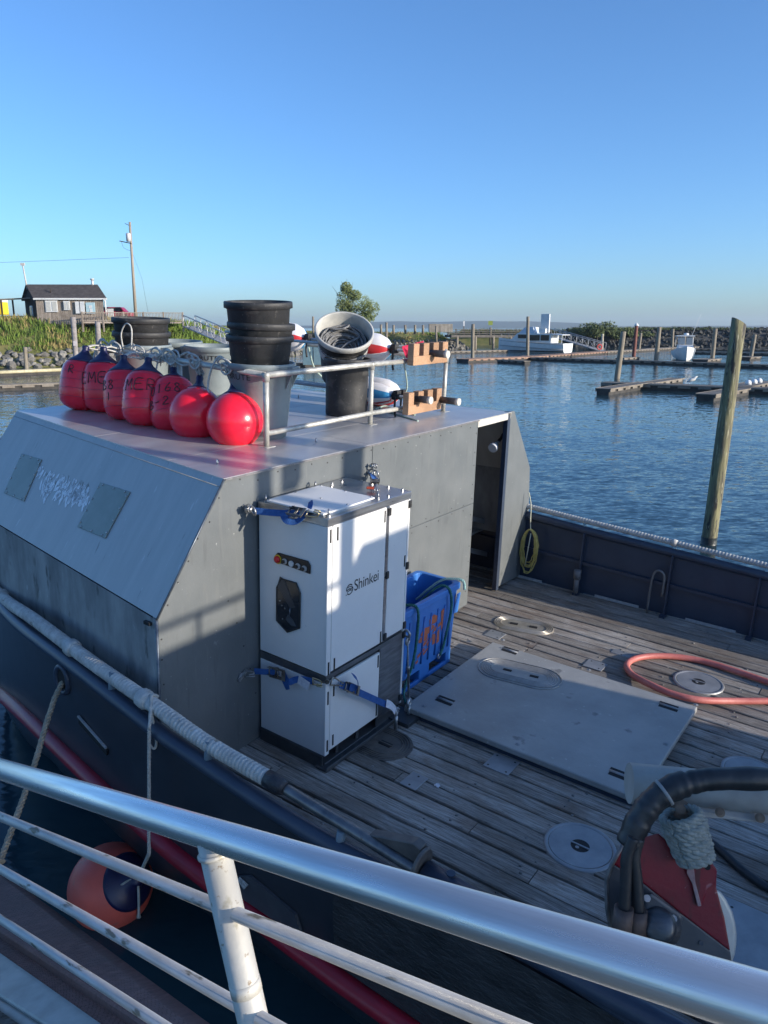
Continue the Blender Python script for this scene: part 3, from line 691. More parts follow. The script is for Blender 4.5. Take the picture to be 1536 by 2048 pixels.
# aft face panels and doors
def aft(w0, w1, h0, h1, name, mat, t=0.02, bev=0.003):
    m = MB(); m.prism([V((U1 + 0.008, w0, h0)), V((U1 + 0.008, w1, h0)), V((U1 + 0.008, w1, h1)), V((U1 + 0.008, w0, h1))], (-t, 0, 0)); return m.build(name, mat, cab, bevel=bev)
aft(0.0, 0.047, 0.728, 1.79, 'corner_panel', white); aft(0.0, 0.047, 0.10, 0.662, 'corner_panel', white)
d1 = aft(0.052, 0.652, 0.742, 1.79, 'door', white); d2 = aft(0.692, 0.93, 0.752, 1.79, 'door', white); d3 = aft(0.052, 0.632, 0.125, 0.665, 'door', white)
aft(0.655, 0.689, 0.74, 1.79, 'door_mullion', stain, 0.016); aft(0.934, 0.957, 0.10, 1.79, 'corner_panel', white)
aft(0.637, 0.93, 0.10, 0.70, 'steel_side_panel', M('brushed steel panel', (0.22, 0.22, 0.23), (0.34, 0.34, 0.35), 6, 0.35, 0.85, stretch=(1, 1, 6)), 0.014)
mb = MB(); mb.box((U1 - 0.003, 0.48, 0.712), (0.022, 0.955, 0.032)); mb.box((0.325, 0.006, 0.698), (0.60, 0.012, 0.055)); mb.build('middle_band', M('band steel', (0.2, 0.21, 0.22), (0.28, 0.28, 0.29), 6, 0.35, 0.8), cab)
# steel top tray
mb = MB(); mb.box((0.33, 0.479, 1.822), (0.622, 0.965, 0.056)); top = mb.build('top_tray', stain, cab, bevel=0.003)
mb = MB(); mb.box((0.355, 0.27, 1.872), (0.50, 0.56, 0.012)); mb.build('top_cover', white, cab, bevel=0.002)
mb = MB(); mb.box((0.36, 0.27, 1.857), (0.46, 0.52, 0.02)); mb.build('cover_frame', stain, cab)
mb = MB()
for u in (0.12, 0.35, 0.58):
    for w_ in (0.0, 0.27, 0.54): mb.disc((u, w_ + 0.0, 1.878), 0.008, 0.006, (0, 0, 1), 8, True)
for (u, w_) in ((0.08, 0.6), (0.08, 0.72), (0.08, 0.84), (0.3, 0.93), (0.45, 0.93), (0.58, 0.93), (0.6, 0.72), (0.2, 0.93), (0.14, 0.64)): mb.disc((u, w_, 1.85), 0.01, 0.013, (0, 0, 1), 8)
mb.build('top_bolt', bolt, cab, kind='stuff')
for p in ((0.06, 0.03, 1.85), (0.6, 0.05, 1.85), (0.58, 0.62, 1.85), (0.06, 0.55, 1.85)):
    m = MB(); m.disc(p, 0.014, 0.01); m.ring(V(p) + V((0, 0, 0.026)), 0.017, 0.0065, (0.7, 0.7, 0)); m.build('lifting_eye', bolt, cab)
# finger slots and hinges
for (w_, h0, h1) in ((0.026, 0.73, 0.825), (0.026, 1.68, 1.772), (0.088, 0.742, 0.832), (0.098, 1.68, 1.773), (0.632, 0.745, 0.836), (0.632, 1.682, 1.77), (0.026, 0.13, 0.22), (0.088, 0.15, 0.235), (0.026, 0.50, 0.60), (0.088, 0.54, 0.63), (0.612, 0.14, 0.25), (0.612, 0.55, 0.65), (0.912, 1.27, 1.36)):
    m = MB(); m.box((U1 + 0.0075, w_, (h0 + h1) / 2), (0.004, 0.016, h1 - h0)); m.build('finger_slot', black, cab)
for (w_, h) in ((0.684, 1.75), (0.684, 1.268), (0.684, 0.775), (0.945, 1.754), (0.945, 1.27), (0.945, 0.78), (0.945, 0.70), (0.93, 0.16)):
    m = MB(); m.box((U1 + 0.012, w_, h), (0.014, 0.034, 0.058)); m.build('hinge', M('hinge black', (0.02, 0.02, 0.02), (0.04, 0.04, 0.04), 20, 0.4), cab, bevel=0.004)
# skid base
mb = MB(); mb.box((0.325, -0.005, 0.05), (0.60, 0.012, 0.1)); mb.box((U1 - 0.0, 0.455, 0.012), (0.1, 0.97, 0.02)); mb.box((0.33, 0.48, 0.02), (0.6, 0.93, 0.02))
mb.box((U1 - 0.03, 0.18, 0.06), (0.012, 0.03, 0.09)); mb.box((U1 - 0.03, 0.42, 0.06), (0.012, 0.03, 0.09)); mb.box((U1 - 0.01, 0.78, 0.06), (0.012, 0.3, 0.09)); mb.box((0.02, 0.48, 0.05), (0.02, 0.9, 0.09))
mb.box((U1 + 0.045, 0.455, 0.02), (0.012, 0.97, 0.03)); mb.box((U1 + 0.08, 0.9, 0.02), (0.2, 0.2, 0.035)); mb.build('skid_base', cframe, cab, bevel=0.002)
# control strip
bx = lambda pts, t, name, mat, par, bev=0.0: (lambda m: (m.prism([V((u, -0.0015, h)) for u, h in pts], (0, -t, 0)), m.build(name, mat, par, bevel=bev))[1])(MB())
panelblk = M('control panel black', (0.012, 0.013, 0.014), (0.02, 0.02, 0.022), 20, 0.35)
cp = bx([(0.182, 1.452), (0.498, 1.438), (0.5, 1.5), (0.478, 1.527), (0.205, 1.523), (0.182, 1.50)], 0.01, 'control_panel', panelblk, cab, 0.004)
m = MB(); m.disc((0.212, -0.012, 1.478), 0.033, 0.006, (0, -1, 0), 20); m.build('stop_collar', M('yellow collar', (0.65, 0.42, 0.03), rough=0.4), cp)
m = MB(); m.disc((0.212, -0.018, 1.478), 0.026, 0.02, (0, -1, 0), 20, True); m.build('emergency_stop', M('emergency red', (0.6, 0.02, 0.025), rough=0.35), cp)
for i, u in enumerate((0.275, 0.335, 0.395, 0.452)):
    m = MB(); m.disc((u, -0.012, 1.478 - 0.003 * i), 0.021, 0.008, (0, -1, 0), 16); m.build('button', M('button silver', (0.4, 0.42, 0.44), rough=0.3, metal=0.3) if i != 1 else M('button white', (0.6, 0.62, 0.62), rough=0.3), cp)
    if i != 1:
        m = MB(); m.disc((u - 0.008, -0.021, 1.475 - 0.003 * i), 0.013, 0.006, (0, -1, 0), 14); m.build('button_cap', panelblk, cp)
# octagonal window with a look inside
WPX = [(435, 750), (720, 835), (795, 1030), (785, 1710), (550, 1790), (340, 1560), (345, 910)]
wp = [atw(520 + x / 9.75, 1080 + y / 9.75, 0.0) for x, y in WPX]
m = MB(); m.prism([V((p.x, -0.003, p.z)) for p in wp], (0, -0.006, 0)); wf = m.build('window', M('dark glass', (0.012, 0.015, 0.02), (0.025, 0.03, 0.038), 3, 0.06, spec=0.8), cab)
m = MB(); m.tube([V((p.x, -0.008, p.z)) for p in wp], 0.006, 6, closed=True); m.build('window_rim', panelblk, wf)
c = sum(wp, V((0, 0, 0))) / len(wp)
m = MB(); m.prism([V((c.x - 0.075, -0.0095, c.z + 0.18)), V((c.x - 0.035, -0.0095, c.z + 0.17)), V((c.x + 0.065, -0.0095, c.z - 0.01)), V((c.x + 0.02, -0.0095, c.z - 0.03)), V((c.x - 0.1, -0.0095, c.z + 0.1))], (0, -0.002, 0)); m.build('inner_chute', M('inner chute', (0.06, 0.065, 0.075), (0.08, 0.085, 0.095), 6, 0.3, 0.3), wf)
m = MB(); m.prism([V((c.x + 0.0, -0.0095, c.z - 0.08)), V((c.x + 0.05, -0.0095, c.z - 0.11)), V((c.x + 0.075, -0.0095, c.z - 0.15)), V((c.x + 0.03, -0.0095, c.z - 0.155)), V((c.x - 0.02, -0.0095, c.z - 0.125))], (0, -0.003, 0))
m.tube([V((c.x + 0.02, -0.011, c.z - 0.03)), V((c.x + 0.012, -0.011, c.z - 0.1))], 0.005, 6); m.build('inner_bracket', M('inner steel', (0.1, 0.12, 0.15), (0.15, 0.17, 0.2), 8, 0.25, 0.6), wf)
m = MB()
for (a, b) in ((-0.075, 0.0), (-0.055, -0.03), (-0.03, -0.045), (-0.05, -0.13)): m.disc((c.x + a, -0.0092, c.z + b), 0.006, 0.003, (0, -1, 0), 8)
m.build('inner_bolt', bolt, wf)
# lettering on the big door
vs, fs = text_mb('Shinkei', 0.118, 0.96)
k0 = 0.288; sc_ = (0.577 - 0.288) / max(v.x for v in vs)
m = MB(); m.add([V((U1 + 0.0095, k0 + v.x * sc_, 1.263 + v.y)) for v in vs], fs); m.build('lettering', lettering, d1)
m = MB()   # round emblem: a split S within a ring, with tail
cc = V((U1 + 0.0097, 0.24, 1.292)); R_ = 0.037
def arc(r, a0, a1, n=14, dz=0): return [cc + V((0, r * math.cos(rad(a0 + (a1 - a0) * i / n)), r * math.sin(rad(a0 + (a1 - a0) * i / n)) + dz)) for i in range(n + 1)]
def ribbon(m, pts, wd):
    vs = []; nn = V((1, 0, 0))
    for i, p in enumerate(pts):
        t = (pts[min(i + 1, len(pts) - 1)] - pts[max(i - 1, 0)]).normalized(); s = nn.cross(t); vs += [p - s * wd, p + s * wd]
    m.add(vs, [(2 * i, 2 * i + 1, 2 * i + 3, 2 * i + 2) for i in range(len(pts) - 1)])
ribbon(m, arc(R_ * 0.95, 40, 185), 0.0042); ribbon(m, arc(R_ * 0.95, -140, 5), 0.0042)
ribbon(m, [cc + V((0, -0.035, -0.004)), cc + V((0, -0.01, 0.006)), cc + V((0, 0.012, 0.0)), cc + V((0, 0.037, 0.008))], 0.0042)
ribbon(m, [cc + V((0, -0.028, -0.014)), cc + V((0, 0.0, -0.006)), cc + V((0, 0.026, -0.012))], 0.0036); ribbon(m, [cc + V((0, -0.02, 0.02)), cc + V((0, 0.0, 0.02)), cc + V((0, 0.03, 0.012))], 0.003)
m.add([cc + V((0, -0.042, -0.036)), cc + V((0, -0.034, -0.036)), cc + V((0, -0.034, -0.028)), cc + V((0, -0.042, -0.028))], [(0, 1, 2, 3)])
m.build('emblem', lettering, d1)

# ------------------------------------------------------------------ ratchet straps, shackles, turnbuckle
webb = M('blue webbing', (0.018, 0.075, 0.24), (0.03, 0.11, 0.32), 30, 0.8, bump=0.3, bscale=220)
tagw = M('white strap tag', (0.66, 0.66, 0.68), (0.5, 0.5, 0.55), 50, 0.6)
ratm = M('ratchet steel', (0.16, 0.14, 0.12), (0.38, 0.34, 0.28), 18, 0.4, 0.8)
def web(m, pts, wd, nrm, twistdeg=0):
    pts = smooth_path(pts, 5); vs = []; nrm = V(nrm).normalized(); k = len(pts)
    for i, p in enumerate(pts):
        t = (pts[min(i + 1, k - 1)] - pts[max(i - 1, 0)]).normalized(); s = nrm.cross(t).normalized()
        if twistdeg: s = Matrix.Rotation(rad(twistdeg) * i / k, 3, t) @ s
        n2 = t.cross(s); vs += [p - s * wd / 2 - n2 * 0.0015, p + s * wd / 2 - n2 * 0.0015, p + s * wd / 2 + n2 * 0.0015, p - s * wd / 2 + n2 * 0.0015]
    fs = [(4 * i + j, 4 * i + (j + 1) % 4, 4 * i + 4 + (j + 1) % 4, 4 * i + 4 + j) for i in range(k - 1) for j in range(4)] + [(0, 1, 2, 3), (4 * k - 4, 4 * k - 3, 4 * k - 2, 4 * k - 1)]
    m.add(vs, fs)
def hook(m, p, d, nrm, s=1.0):
    p, d, nrm = V(p), V(d).normalized(), V(nrm).normalized(); sd = d.cross(nrm)
    for q in (-0.012 * s, 0.012 * s):
        m.tube(smooth_path([p + sd * q * 1.6, p + d * 0.035 * s + sd * q * 1.5, p + d * 0.06 * s + sd * q + nrm * 0.004, p + d * 0.075 * s + sd * q * 0.7 + nrm * 0.022 * s, p + d * 0.05 * s + sd * q * 0.5 + nrm * 0.03 * s], 4), 0.0042 * s, 6)
    m.tube([p - sd * 0.024 * s, p + sd * 0.024 * s], 0.004 * s, 6)
def ratchet(m, p, d, nrm, s=1.0):
    p, d, nrm = V(p), V(d).normalized(), V(nrm).normalized(); sd = d.cross(nrm).normalized(); rm = Matrix((d, sd, nrm)).transposed()
    for q in (-0.028, 0.028):
        m.box(p + sd * q * s + nrm * 0.014 * s, (0.13 * s, 0.004, 0.026 * s), rm); m.box(p + sd * (q * 1.18) * s + nrm * 0.026 * s + d * 0.02 * s, (0.12 * s, 0.003, 0.02 * s), rm)
        m.disc(p + sd * q * 1.1 * s + nrm * 0.012 * s, 0.022 * s, 0.004, sd, 12)
    for x_, z_ in ((-0.055, 0.012), (0.0, 0.014), (0.055, 0.014), (0.075, 0.03), (0.03, 0.03)): m.tube([p + d * x_ * s + nrm * z_ * s - sd * 0.034 * s, p + d * x_ * s + nrm * z_ * s + sd * 0.034 * s], 0.006 * s, 6)
    m.box(p + d * 0.082 * s + nrm * 0.034 * s, (0.025 * s, 0.075 * s, 0.004), rm)
def shackle(m, p, axis, s=1.0):
    p = V(p); m.disc(p, 0.016 * s, 0.012, axis, 10); a = V(axis).normalized()
    m.ring(p + a * 0.034 * s, 0.022 * s, 0.007 * s, a.cross(V((0.2, 0.3, 0.9)))); m.ring(p + a * 0.07 * s + V((0, 0.005, -0.008)), 0.024 * s, 0.006 * s, V((0.3, 0.9, 0.2)))
    m.tube([p + a * 0.05 * s + V((0, -0.03 * s, 0)), p + a * 0.05 * s + V((0, 0.03 * s, 0))], 0.007 * s, 8)
GS = 'blue ratchet straps holding the cabinet'
# 1 top, port
t = thing('ratchet_strap', 'blue ratchet strap lying along the near top edge of the white cabinet', 'strap', (0.3, -0.05, 1.83), group=GS)
m = MB(); e1 = V((0.0, -0.122, 1.827)); shackle(m, e1, (1, 0, 0), 1.25); shackle(m, e1 + V((0.03, 0.0, 0.0)), (0.6, -0.4, 0.2), 0.9); m.build('shackle', bolt, t)
m = MB(); web(m, [V((0.09, -0.11, 1.82)), V((0.2, -0.075, 1.822)), V((0.33, -0.045, 1.835)), V((0.42, -0.03, 1.85))], 0.045, (0.1, -0.9, 0.45)); web(m, [V((0.3, -0.06, 1.83)), V((0.36, -0.085, 1.80)), V((0.42, -0.06, 1.80)), V((0.46, -0.02, 1.85)), V((0.44, 0.05, 1.885)), V((0.36, 0.14, 1.882))], 0.045, (0, -0.7, 0.7)); m.build('webbing', webb, t)
m = MB(); ratchet(m, V((0.4, -0.045, 1.85)), (1, 0.05, 0.02), (0, -0.6, 0.8), 0.9); m.build('ratchet', ratm, t)
m = MB(); hook(m, V((0.48, -0.025, 1.862)), (1, 0.3, -0.05), (0, -0.5, 0.8), 1.3); m.build('hook', M('hook brass', (0.4, 0.33, 0.18), (0.55, 0.47, 0.3), 18, 0.4, 0.8), t)
# 2 top, starboard
t = thing('ratchet_strap', 'blue ratchet strap with red handle, from bulkhead to far cabinet top', 'strap', (0.3, 1.0, 1.83), group=GS)
m = MB(); e2 = V((0.0, 1.276, 1.84)); shackle(m, e2, (1, 0, 0), 1.2); shackle(m, e2 + V((0.02, 0, 0.05)), (1, 0, 0.3), 0.8); m.build('shackle', bolt, t)
m = MB(); web(m, [e2 + V((0.08, -0.03, -0.02)), V((0.16, 1.13, 1.83)), V((0.26, 1.0, 1.86)), V((0.33, 0.9, 1.88))], 0.045, (0.2, 0.2, 1)); web(m, [e2 + V((0.13, -0.05, -0.02)), V((0.17, 1.1, 1.865)), V((0.25, 1.0, 1.9)), V((0.32, 0.93, 1.87))], 0.045, (0.5, 0.3, 0.8)); m.build('webbing', webb, t)
m = MB(); web(m, [e2 + V((0.07, -0.02, -0.02)), e2 + V((0.09, -0.03, -0.08)), e2 + V((0.12, -0.05, -0.1))], 0.045, (1, 0, 0.3)); m.build('strap_tag', tagw, t)
m = MB(); ratchet(m, V((0.38, 0.86, 1.885)), (0.55, -0.8, 0), (0, 0, 1), 1.0); m.build('ratchet', ratm, t)
m = MB(); m.box((0.42, 0.75, 1.875), (0.06, 0.035, 0.014), Matrix.Rotation(rad(30), 3, 'Z')); m.build('red_handle', M('strap red', (0.45, 0.07, 0.03), rough=0.5), t, bevel=0.003)
m = MB(); hook(m, V((0.48, 0.73, 1.87)), (0.6, -0.8, 0), (0, 0, 1), 1.2); m.build('hook', bolt, t)
# 3 middle, port face
t = thing('ratchet_strap', 'blue ratchet strap with a white tag across the near side of the cabinet', 'strap', (0.3, -0.05, 0.62), group=GS)
m = MB(); e3 = V((0.0, -0.183, 0.598)); m.disc(e3, 0.02, 0.012, (1, 0, 0), 10); m.beam(e3 + V((0.015, -0.03, -0.03)), e3 + V((0.02, 0.05, 0.03)), 0.018, 0.02); hook(m, e3 + V((0.03, 0.02, 0.01)), (1, 0.4, 0.2), (0, -1, 0), 1.2); m.build('shackle', bolt, t)
m = MB(); web(m, [V((0.08, -0.12, 0.63)), V((0.18, -0.08, 0.64)), V((0.25, -0.045, 0.65))], 0.045, (0.2, -1, 0)); web(m, [V((0.3, -0.05, 0.65)), V((0.36, -0.07, 0.62)), V((0.4, -0.05, 0.64)), V((0.45, -0.04, 0.66)), V((0.55, -0.025, 0.67))], 0.046, (0, -1, 0.1)); web(m, [V((0.3, -0.055, 0.63)), V((0.35, -0.08, 0.6)), V((0.37, -0.085, 0.57))], 0.045, (0.4, -1, 0.3), 40); m.build('webbing', webb, t)
m = MB(); ratchet(m, V((0.24, -0.055, 0.65)), (1, 0.15, 0.02), (0, -1, 0.1), 1.0); m.build('ratchet', ratm, t)
m = MB(); web(m, [V((0.43, -0.045, 0.655)), V((0.48, -0.05, 0.648)), V((0.53, -0.05, 0.635))], 0.062, (0, -1, 0.1)); m.build('strap_tag', tagw, t)
m = MB(); hook(m, V((0.55, -0.03, 0.675)), (1, 0.1, 0.05), (0, -1, 0), 1.2); m.build('hook', M('hook brass', (0.4, 0.33, 0.18)), t)
# 4 middle, aft face down to the deck
t = thing('ratchet_strap', 'blue ratchet strap slanting down the lettered face of the cabinet to the deck', 'strap', (0.66, 0.4, 0.4), group=GS)
m = MB(); m.disc((U1 + 0.008, 0.012, 0.69), 0.016, 0.02, (0.7, -0.7, 0), 10); hook(m, V((0.665, 0.03, 0.69)), (0.05, 1, -0.6), (1, 0, 0), 1.3); m.build('hook', ratm, t)
A4 = V((0.668, 0.12, 0.63)); B4 = V((0.72, 0.66, 0.235))
m = MB(); web(m, [A4, A4.lerp(B4, 0.3) + V((0.02, 0, 0)), A4.lerp(B4, 0.65) + V((0.0, 0, 0)), B4], 0.05, (1, 0.1, 0.2)); web(m, [A4.lerp(B4, 0.12) + V((0.03, 0, 0.01)), A4.lerp(B4, 0.2) + V((0.06, 0, 0.03)), A4.lerp(B4, 0.22) + V((0.05, -0.0, 0.09)), A4.lerp(B4, 0.2) + V((0.03, -0.02, 0.13))], 0.05, (1, 0.3, 0), 50); m.build('webbing', webb, t)
m = MB(); ratchet(m, A4.lerp(B4, 0.14) + V((0.012, 0, 0)), B4 - A4, (1, 0.1, 0.2), 0.95); m.build('ratchet', ratm, t)
m = MB(); web(m, [B4 + V((0.004, -0.04, 0.04)), B4 + V((0.02, 0.01, 0.0)), B4 + V((0.03, 0.05, -0.06))], 0.06, (1, 0.3, 0.2)); m.build('strap_tag', tagw, t)
m = MB(); m.tube([V((0.74, 0.74, 0.0)), V((0.74, 0.74, 0.12))], 0.014, 8); m.ring(V((0.74, 0.74, 0.15)), 0.024, 0.01, (1, 0.3, 0)); hook(m, B4 + V((0, 0.03, -0.03)), (0.1, 1, -0.6), (1, 0, 0), 1.1); m.build('deck_eye', bolt, t)
# turnbuckle rod
t = thing('turnbuckle', 'long galvanised turnbuckle rod beside the cabinet, down to the deck', 'turnbuckle', (0.7, 0.98, 0))
TA = V((0.665, 0.965, 0.69)); TB = V((0.72, 0.945, 0.13))
m = MB(); m.tube([TA.lerp(TB, 0.12), TA.lerp(TB, 0.45), TA.lerp(TB, 0.45), TA.lerp(TB, 0.5), TA.lerp(TB, 0.5), TB], [0.008, 0.008, 0.013, 0.013, 0.01, 0.01], 8); m.build('rod', bolt, t)
m = MB(); m.ring(TA.lerp(TB, 0.08), 0.03, 0.01, (1, 0.2, 0)); m.ring(TA + V((0, -0.01, 0.02)), 0.03, 0.01, (0.2, 1, 0.2)); m.build('top_shackle', bolt, t)
m = MB(); m.ring(TB, 0.032, 0.013, (1, 0.3, 0)); m.tube([TB + V((0, 0, -0.02)), V((0.73, 0.94, 0.0))], 0.014, 8); m.box((0.74, 0.93, 0.012), (0.12, 0.12, 0.02)); m.build('deck_eye', bolt, t)

# ------------------------------------------------------------------ blue insulated tub
tubm = M('blue tub plastic', (0.03, 0.16, 0.5), (0.045, 0.2, 0.56), 3, 0.45, bump=0.03, bscale=40, spots=[((0.15, 0.3, 0.6), 26, 0.76)])
tub = thing('fish_tub', 'open blue plastic fish tub with an orange mark beside the cabinet', 'tub', (0.29, 1.62, 0))
TU0, TU1, TW0, TW1, TH = 0.06, 0.535, 1.06, 2.03, 0.79
def ring4(i, h, r=0.05):   # inset i, rounded corners
    p = []
    for (cu, cw, a0) in ((TU1 - i - r, TW1 - i - r, 0), (TU0 + i + r, TW1 - i - r, 90), (TU0 + i + r, TW0 + i + r, 180), (TU1 - i - r, TW0 + i + r, 270)):
        for k in range(5): a = rad(a0 + 22.5 * k); p.append(V((cu + r * math.cos(a), cw + r * math.sin(a), h)))
    return p
lv = [ring4(0.04, 0.14), ring4(0.02, TH - 0.06), ring4(0.0, TH - 0.055), ring4(0.0, TH - 0.005), ring4(0.005, TH), ring4(0.045, TH), ring4(0.05, TH - 0.005), ring4(0.095, 0.2)]
m = MB(); n = 20; vs = [v for r in lv for v in r]; fs = [(i * n + j, i * n + (j + 1) % n, (i + 1) * n + (j + 1) % n, (i + 1) * n + j) for i in range(len(lv) - 1) for j in range(n)]
fs += [tuple(range(n)), tuple(range((len(lv) - 1) * n, len(lv) * n))]; m.add(vs, fs, False); m.build('tub_body', tubm, tub, bevel=0.004)
m = MB(); iu = 0.05
for (w0, w1) in ((TW0 + 0.045, TW0 + 0.13), (1.46, 1.62), (TW1 - 0.13, TW1 - 0.045)): m.box(((TU0 + TU1) / 2, (w0 + w1) / 2, 0.075), (TU1 - TU0 - 0.1, w1 - w0, 0.15))
m.box((TU1 - 0.065, 1.545, 0.02), (0.03, TW1 - TW0 - 0.1, 0.04)); m.box((TU0 + 0.08, 1.545, 0.02), (0.06, TW1 - TW0 - 0.1, 0.04)); m.build('tub_skid', tubm, tub, bevel=0.006)
tf = lambda h: TU1 - 0.04 + (0.02) * (h - 0.14) / (TH - 0.2)     # outer face position at height h
def rib_(w, h0, h1, rr_=0.012):
    mm = MB(); mm.tube([V((tf(h0) + 0.0, w, h0)), V((tf(h1) + 0.0, w, h1))], rr_, 6); return mm
for i, w in enumerate((1.23, 1.34, 1.45, 1.56, 1.67, 1.78, 1.89)): rib_(w, 0.2, 0.64 if i else 0.66).build('tub_groove_shade', M('shaded tub groove', (0.018, 0.1, 0.36), (0.025, 0.13, 0.42), 4, 0.5), tub)  # recessed grooves drawn as tubes, their shade put into a darker blue
for w in (1.11, 1.975):
    m = MB(); m.prism([V((tf(0.45), w - 0.03, 0.5)), V((tf(0.45) + 0.01, w + 0.03, 0.5)), V((tf(0.7) + 0.02, w + 0.03, 0.7)), V((tf(0.7) + 0.02, w - 0.03, 0.7))], (0.006, 0, 0)); m.build('corner_lug', tubm, tub, bevel=0.003)
m = MB(); m.ring((tf(0.19) + 0.02, 1.72, 0.17), 0.02, 0.006, (1, 0, 0)); m.build('rope_eye', bolt, tub)
org = M('orange stencil', (0.5, 0.13, 0.05), (0.36, 0.12, 0.08), 14, 0.6, lo=0.4, hi=0.6)
def on_tub(w, h): return V((tf(h) + 0.004, w, h))
m = MB(); rnd = random.Random(4)
def blob(cw, chh, rw, rhh, n=12, jit=0.25):
    p = [on_tub(cw + rw * math.cos(2 * math.pi * i / n) * rnd.uniform(1 - jit, 1 + jit), chh + rhh * math.sin(2 * math.pi * i / n) * rnd.uniform(1 - jit, 1 + jit)) for i in range(n)]; m.add(p, [tuple(range(n))])
blob(1.60, 0.56, 0.075, 0.045); blob(1.52, 0.49, 0.095, 0.04); blob(1.46, 0.43, 0.085, 0.03)
for pts in (((1.72, 0.6), (1.78, 0.62), (1.79, 0.47), (1.75, 0.4)), ((1.62, 0.47), (1.74, 0.5), (1.76, 0.47), (1.6, 0.43)), ((1.66, 0.4), (1.72, 0.44), (1.73, 0.31), (1.68, 0.3)), ((1.6, 0.42), (1.64, 0.42), (1.7, 0.33), (1.62, 0.31)),
            ((1.47, 0.39), (1.55, 0.41), (1.5, 0.36), (1.43, 0.345)), ((1.52, 0.365), (1.6, 0.4), (1.58, 0.35), (1.53, 0.33)), ((1.44, 0.33), (1.5, 0.335), (1.49, 0.31), (1.45, 0.3)), ((1.38, 0.3), (1.44, 0.32), (1.43, 0.29), (1.39, 0.27)), ((1.47, 0.29), (1.56, 0.325), (1.55, 0.3), (1.48, 0.265)), ((1.36, 0.25), (1.4, 0.26), (1.4, 0.235), (1.37, 0.225)), ((1.42, 0.465), (1.36, 0.44), (1.4, 0.455), (1.43, 0.43))):
    m.add([on_tub(*q) for q in pts], [(0, 1, 2, 3)])
m.build('painted_mark', org, tub)
t = thing('tub_rope', 'green twisted rope looped over the rim of the blue tub', 'rope', (0.5, 1.5, 0.7))
RT = TH + 0.012
m = MB(); rope(m, smooth_path([V((0.26, 1.62, 0.55)), V((0.38, 1.68, 0.72)), V((0.47, 1.75, RT + 0.015)), V((0.54, 1.80, RT - 0.02)), V((tf(0.6) + 0.035, 1.84, 0.6)), V((tf(0.4) + 0.028, 1.815, 0.4)), V((tf(0.25) + 0.03, 1.77, 0.26)), V((tf(0.2) + 0.025, 1.73, 0.18))], 8), 0.013); m.build('rope_loop', ropeg, t)
m = MB(); rope(m, smooth_path([V((0.3, 1.15, 0.6)), V((0.42, 1.2, 0.77)), V((0.5, 1.235, RT + 0.012)), V((0.555, 1.27, RT - 0.03)), V((tf(0.55) + 0.035, 1.30, 0.55)), V((tf(0.3) + 0.04, 1.26, 0.3)), V((0.53, 1.16, 0.08)), V((0.6, 1.09, 0.015))], 8), 0.013); m.build('rope_tail', ropeg, t)
m = MB(); rope(m, smooth_path([V((0.2, 1.8, 0.6)), V((0.36, 1.92, 0.78)), V((0.46, 1.98, RT + 0.01)), V((0.545, 2.02, RT - 0.0)), V((0.56, 2.035, 0.72))], 8), 0.013); m.build('rope_end', M('green rope with painted sunlight', (0.18, 0.36, 0.36), (0.3, 0.46, 0.44), 30, 0.85, bump=0.3), t)  # sunlight on this end put into a lighter green

# ------------------------------------------------------------------ hatch cover and deck plates
hc = thing('hatch_cover', 'large grey flat hatch cover lying on the plank deck', 'hatch cover', (1.59, 1.75, 0))
HN = [deck(820, 1407, 0.09), deck(985, 1280, 0.09), deck(1397, 1418, 0.09), deck(1267, 1605, 0.09)]
ua0 = (HN[0].x + HN[1].x) / 2; ua1 = (HN[2].x + HN[3].x) / 2; wa0 = (HN[0].y + HN[3].y) / 2; wa1 = (HN[1].y + HN[2].y) / 2
m = MB(); m.box(((ua0 + ua1) / 2, (wa0 + wa1) / 2, 0.066), (ua1 - ua0, wa1 - wa0, 0.05)); m.build('slab', hatchm, hc, bevel=0.014, seg=3)
m = MB(); m.box(((ua0 + ua1) / 2, (wa0 + wa1) / 2, 0.02), (ua1 - ua0 - 0.05, wa1 - wa0 - 0.05, 0.05)); m.build('coaming', darkpaint, hc)
for (x, y) in ((1020, 1301), (890, 1401), (1337, 1413), (1240, 1549)):
    p = deck(x, y, 0.091)
    m = MB(); m.box(p + V((-0.005, 0.03, 0.0008)), (0.15, 0.036, 0.002)); m.box(p + V((0.005, -0.03, 0.0008)), (0.15, 0.036, 0.002)); ph = m.build('lift_slot', black, hc)
    m = MB(); m.tube([p + V((-0.075, 0, 0.0)), p + V((0.075, 0, 0.0))], 0.012, 8); m.build('lift_bar', platem, hc)
m = MB()
for (x, y) in ((1392, 1410), (1331, 1488), (1035, 1488), (848, 1412), (1178, 1340), (1006, 1280)):
    p = deck(x, y, 0.091); m.disc(p, 0.02, 0.003, (0, 0, 1), 14); m.disc(p + V((0, 0, 0.003)), 0.011, 0.004, (0, 0, 1), 10, True)
m.build('hatch_bolt', platem, hc, kind='stuff')
def stadium_rings(par, c, hl, r0, rs, z, mat, rot=0.0, name='ring'):
    for i, r in enumerate(rs):
        m = MB(); pts = [Matrix.Rotation(rot, 3, 'Z') @ V((p.x, p.y, 0)) + V((c.x, c.y, z)) for p in stadium(0, 0, hl, r, 0)]; m.tube(pts, 0.006, 5, closed=True); m.build(name, mat, par)
cO = deck(1039, 1347, 0.091); pL = deck(957, 1325, 0.091); pR = deck(1122, 1365, 0.091)
aO = math.atan2(pR.y - pL.y, pR.x - pL.x); hl = 0.17
ringm = M('embossed rings', (0.3, 0.3, 0.29), (0.4, 0.4, 0.39), 12, 0.45, 0.3)
ov = thing('oval_plate', 'oval ringed deck plate set into the hatch cover', 'deck plate', (cO.x, cO.y, 0.091))
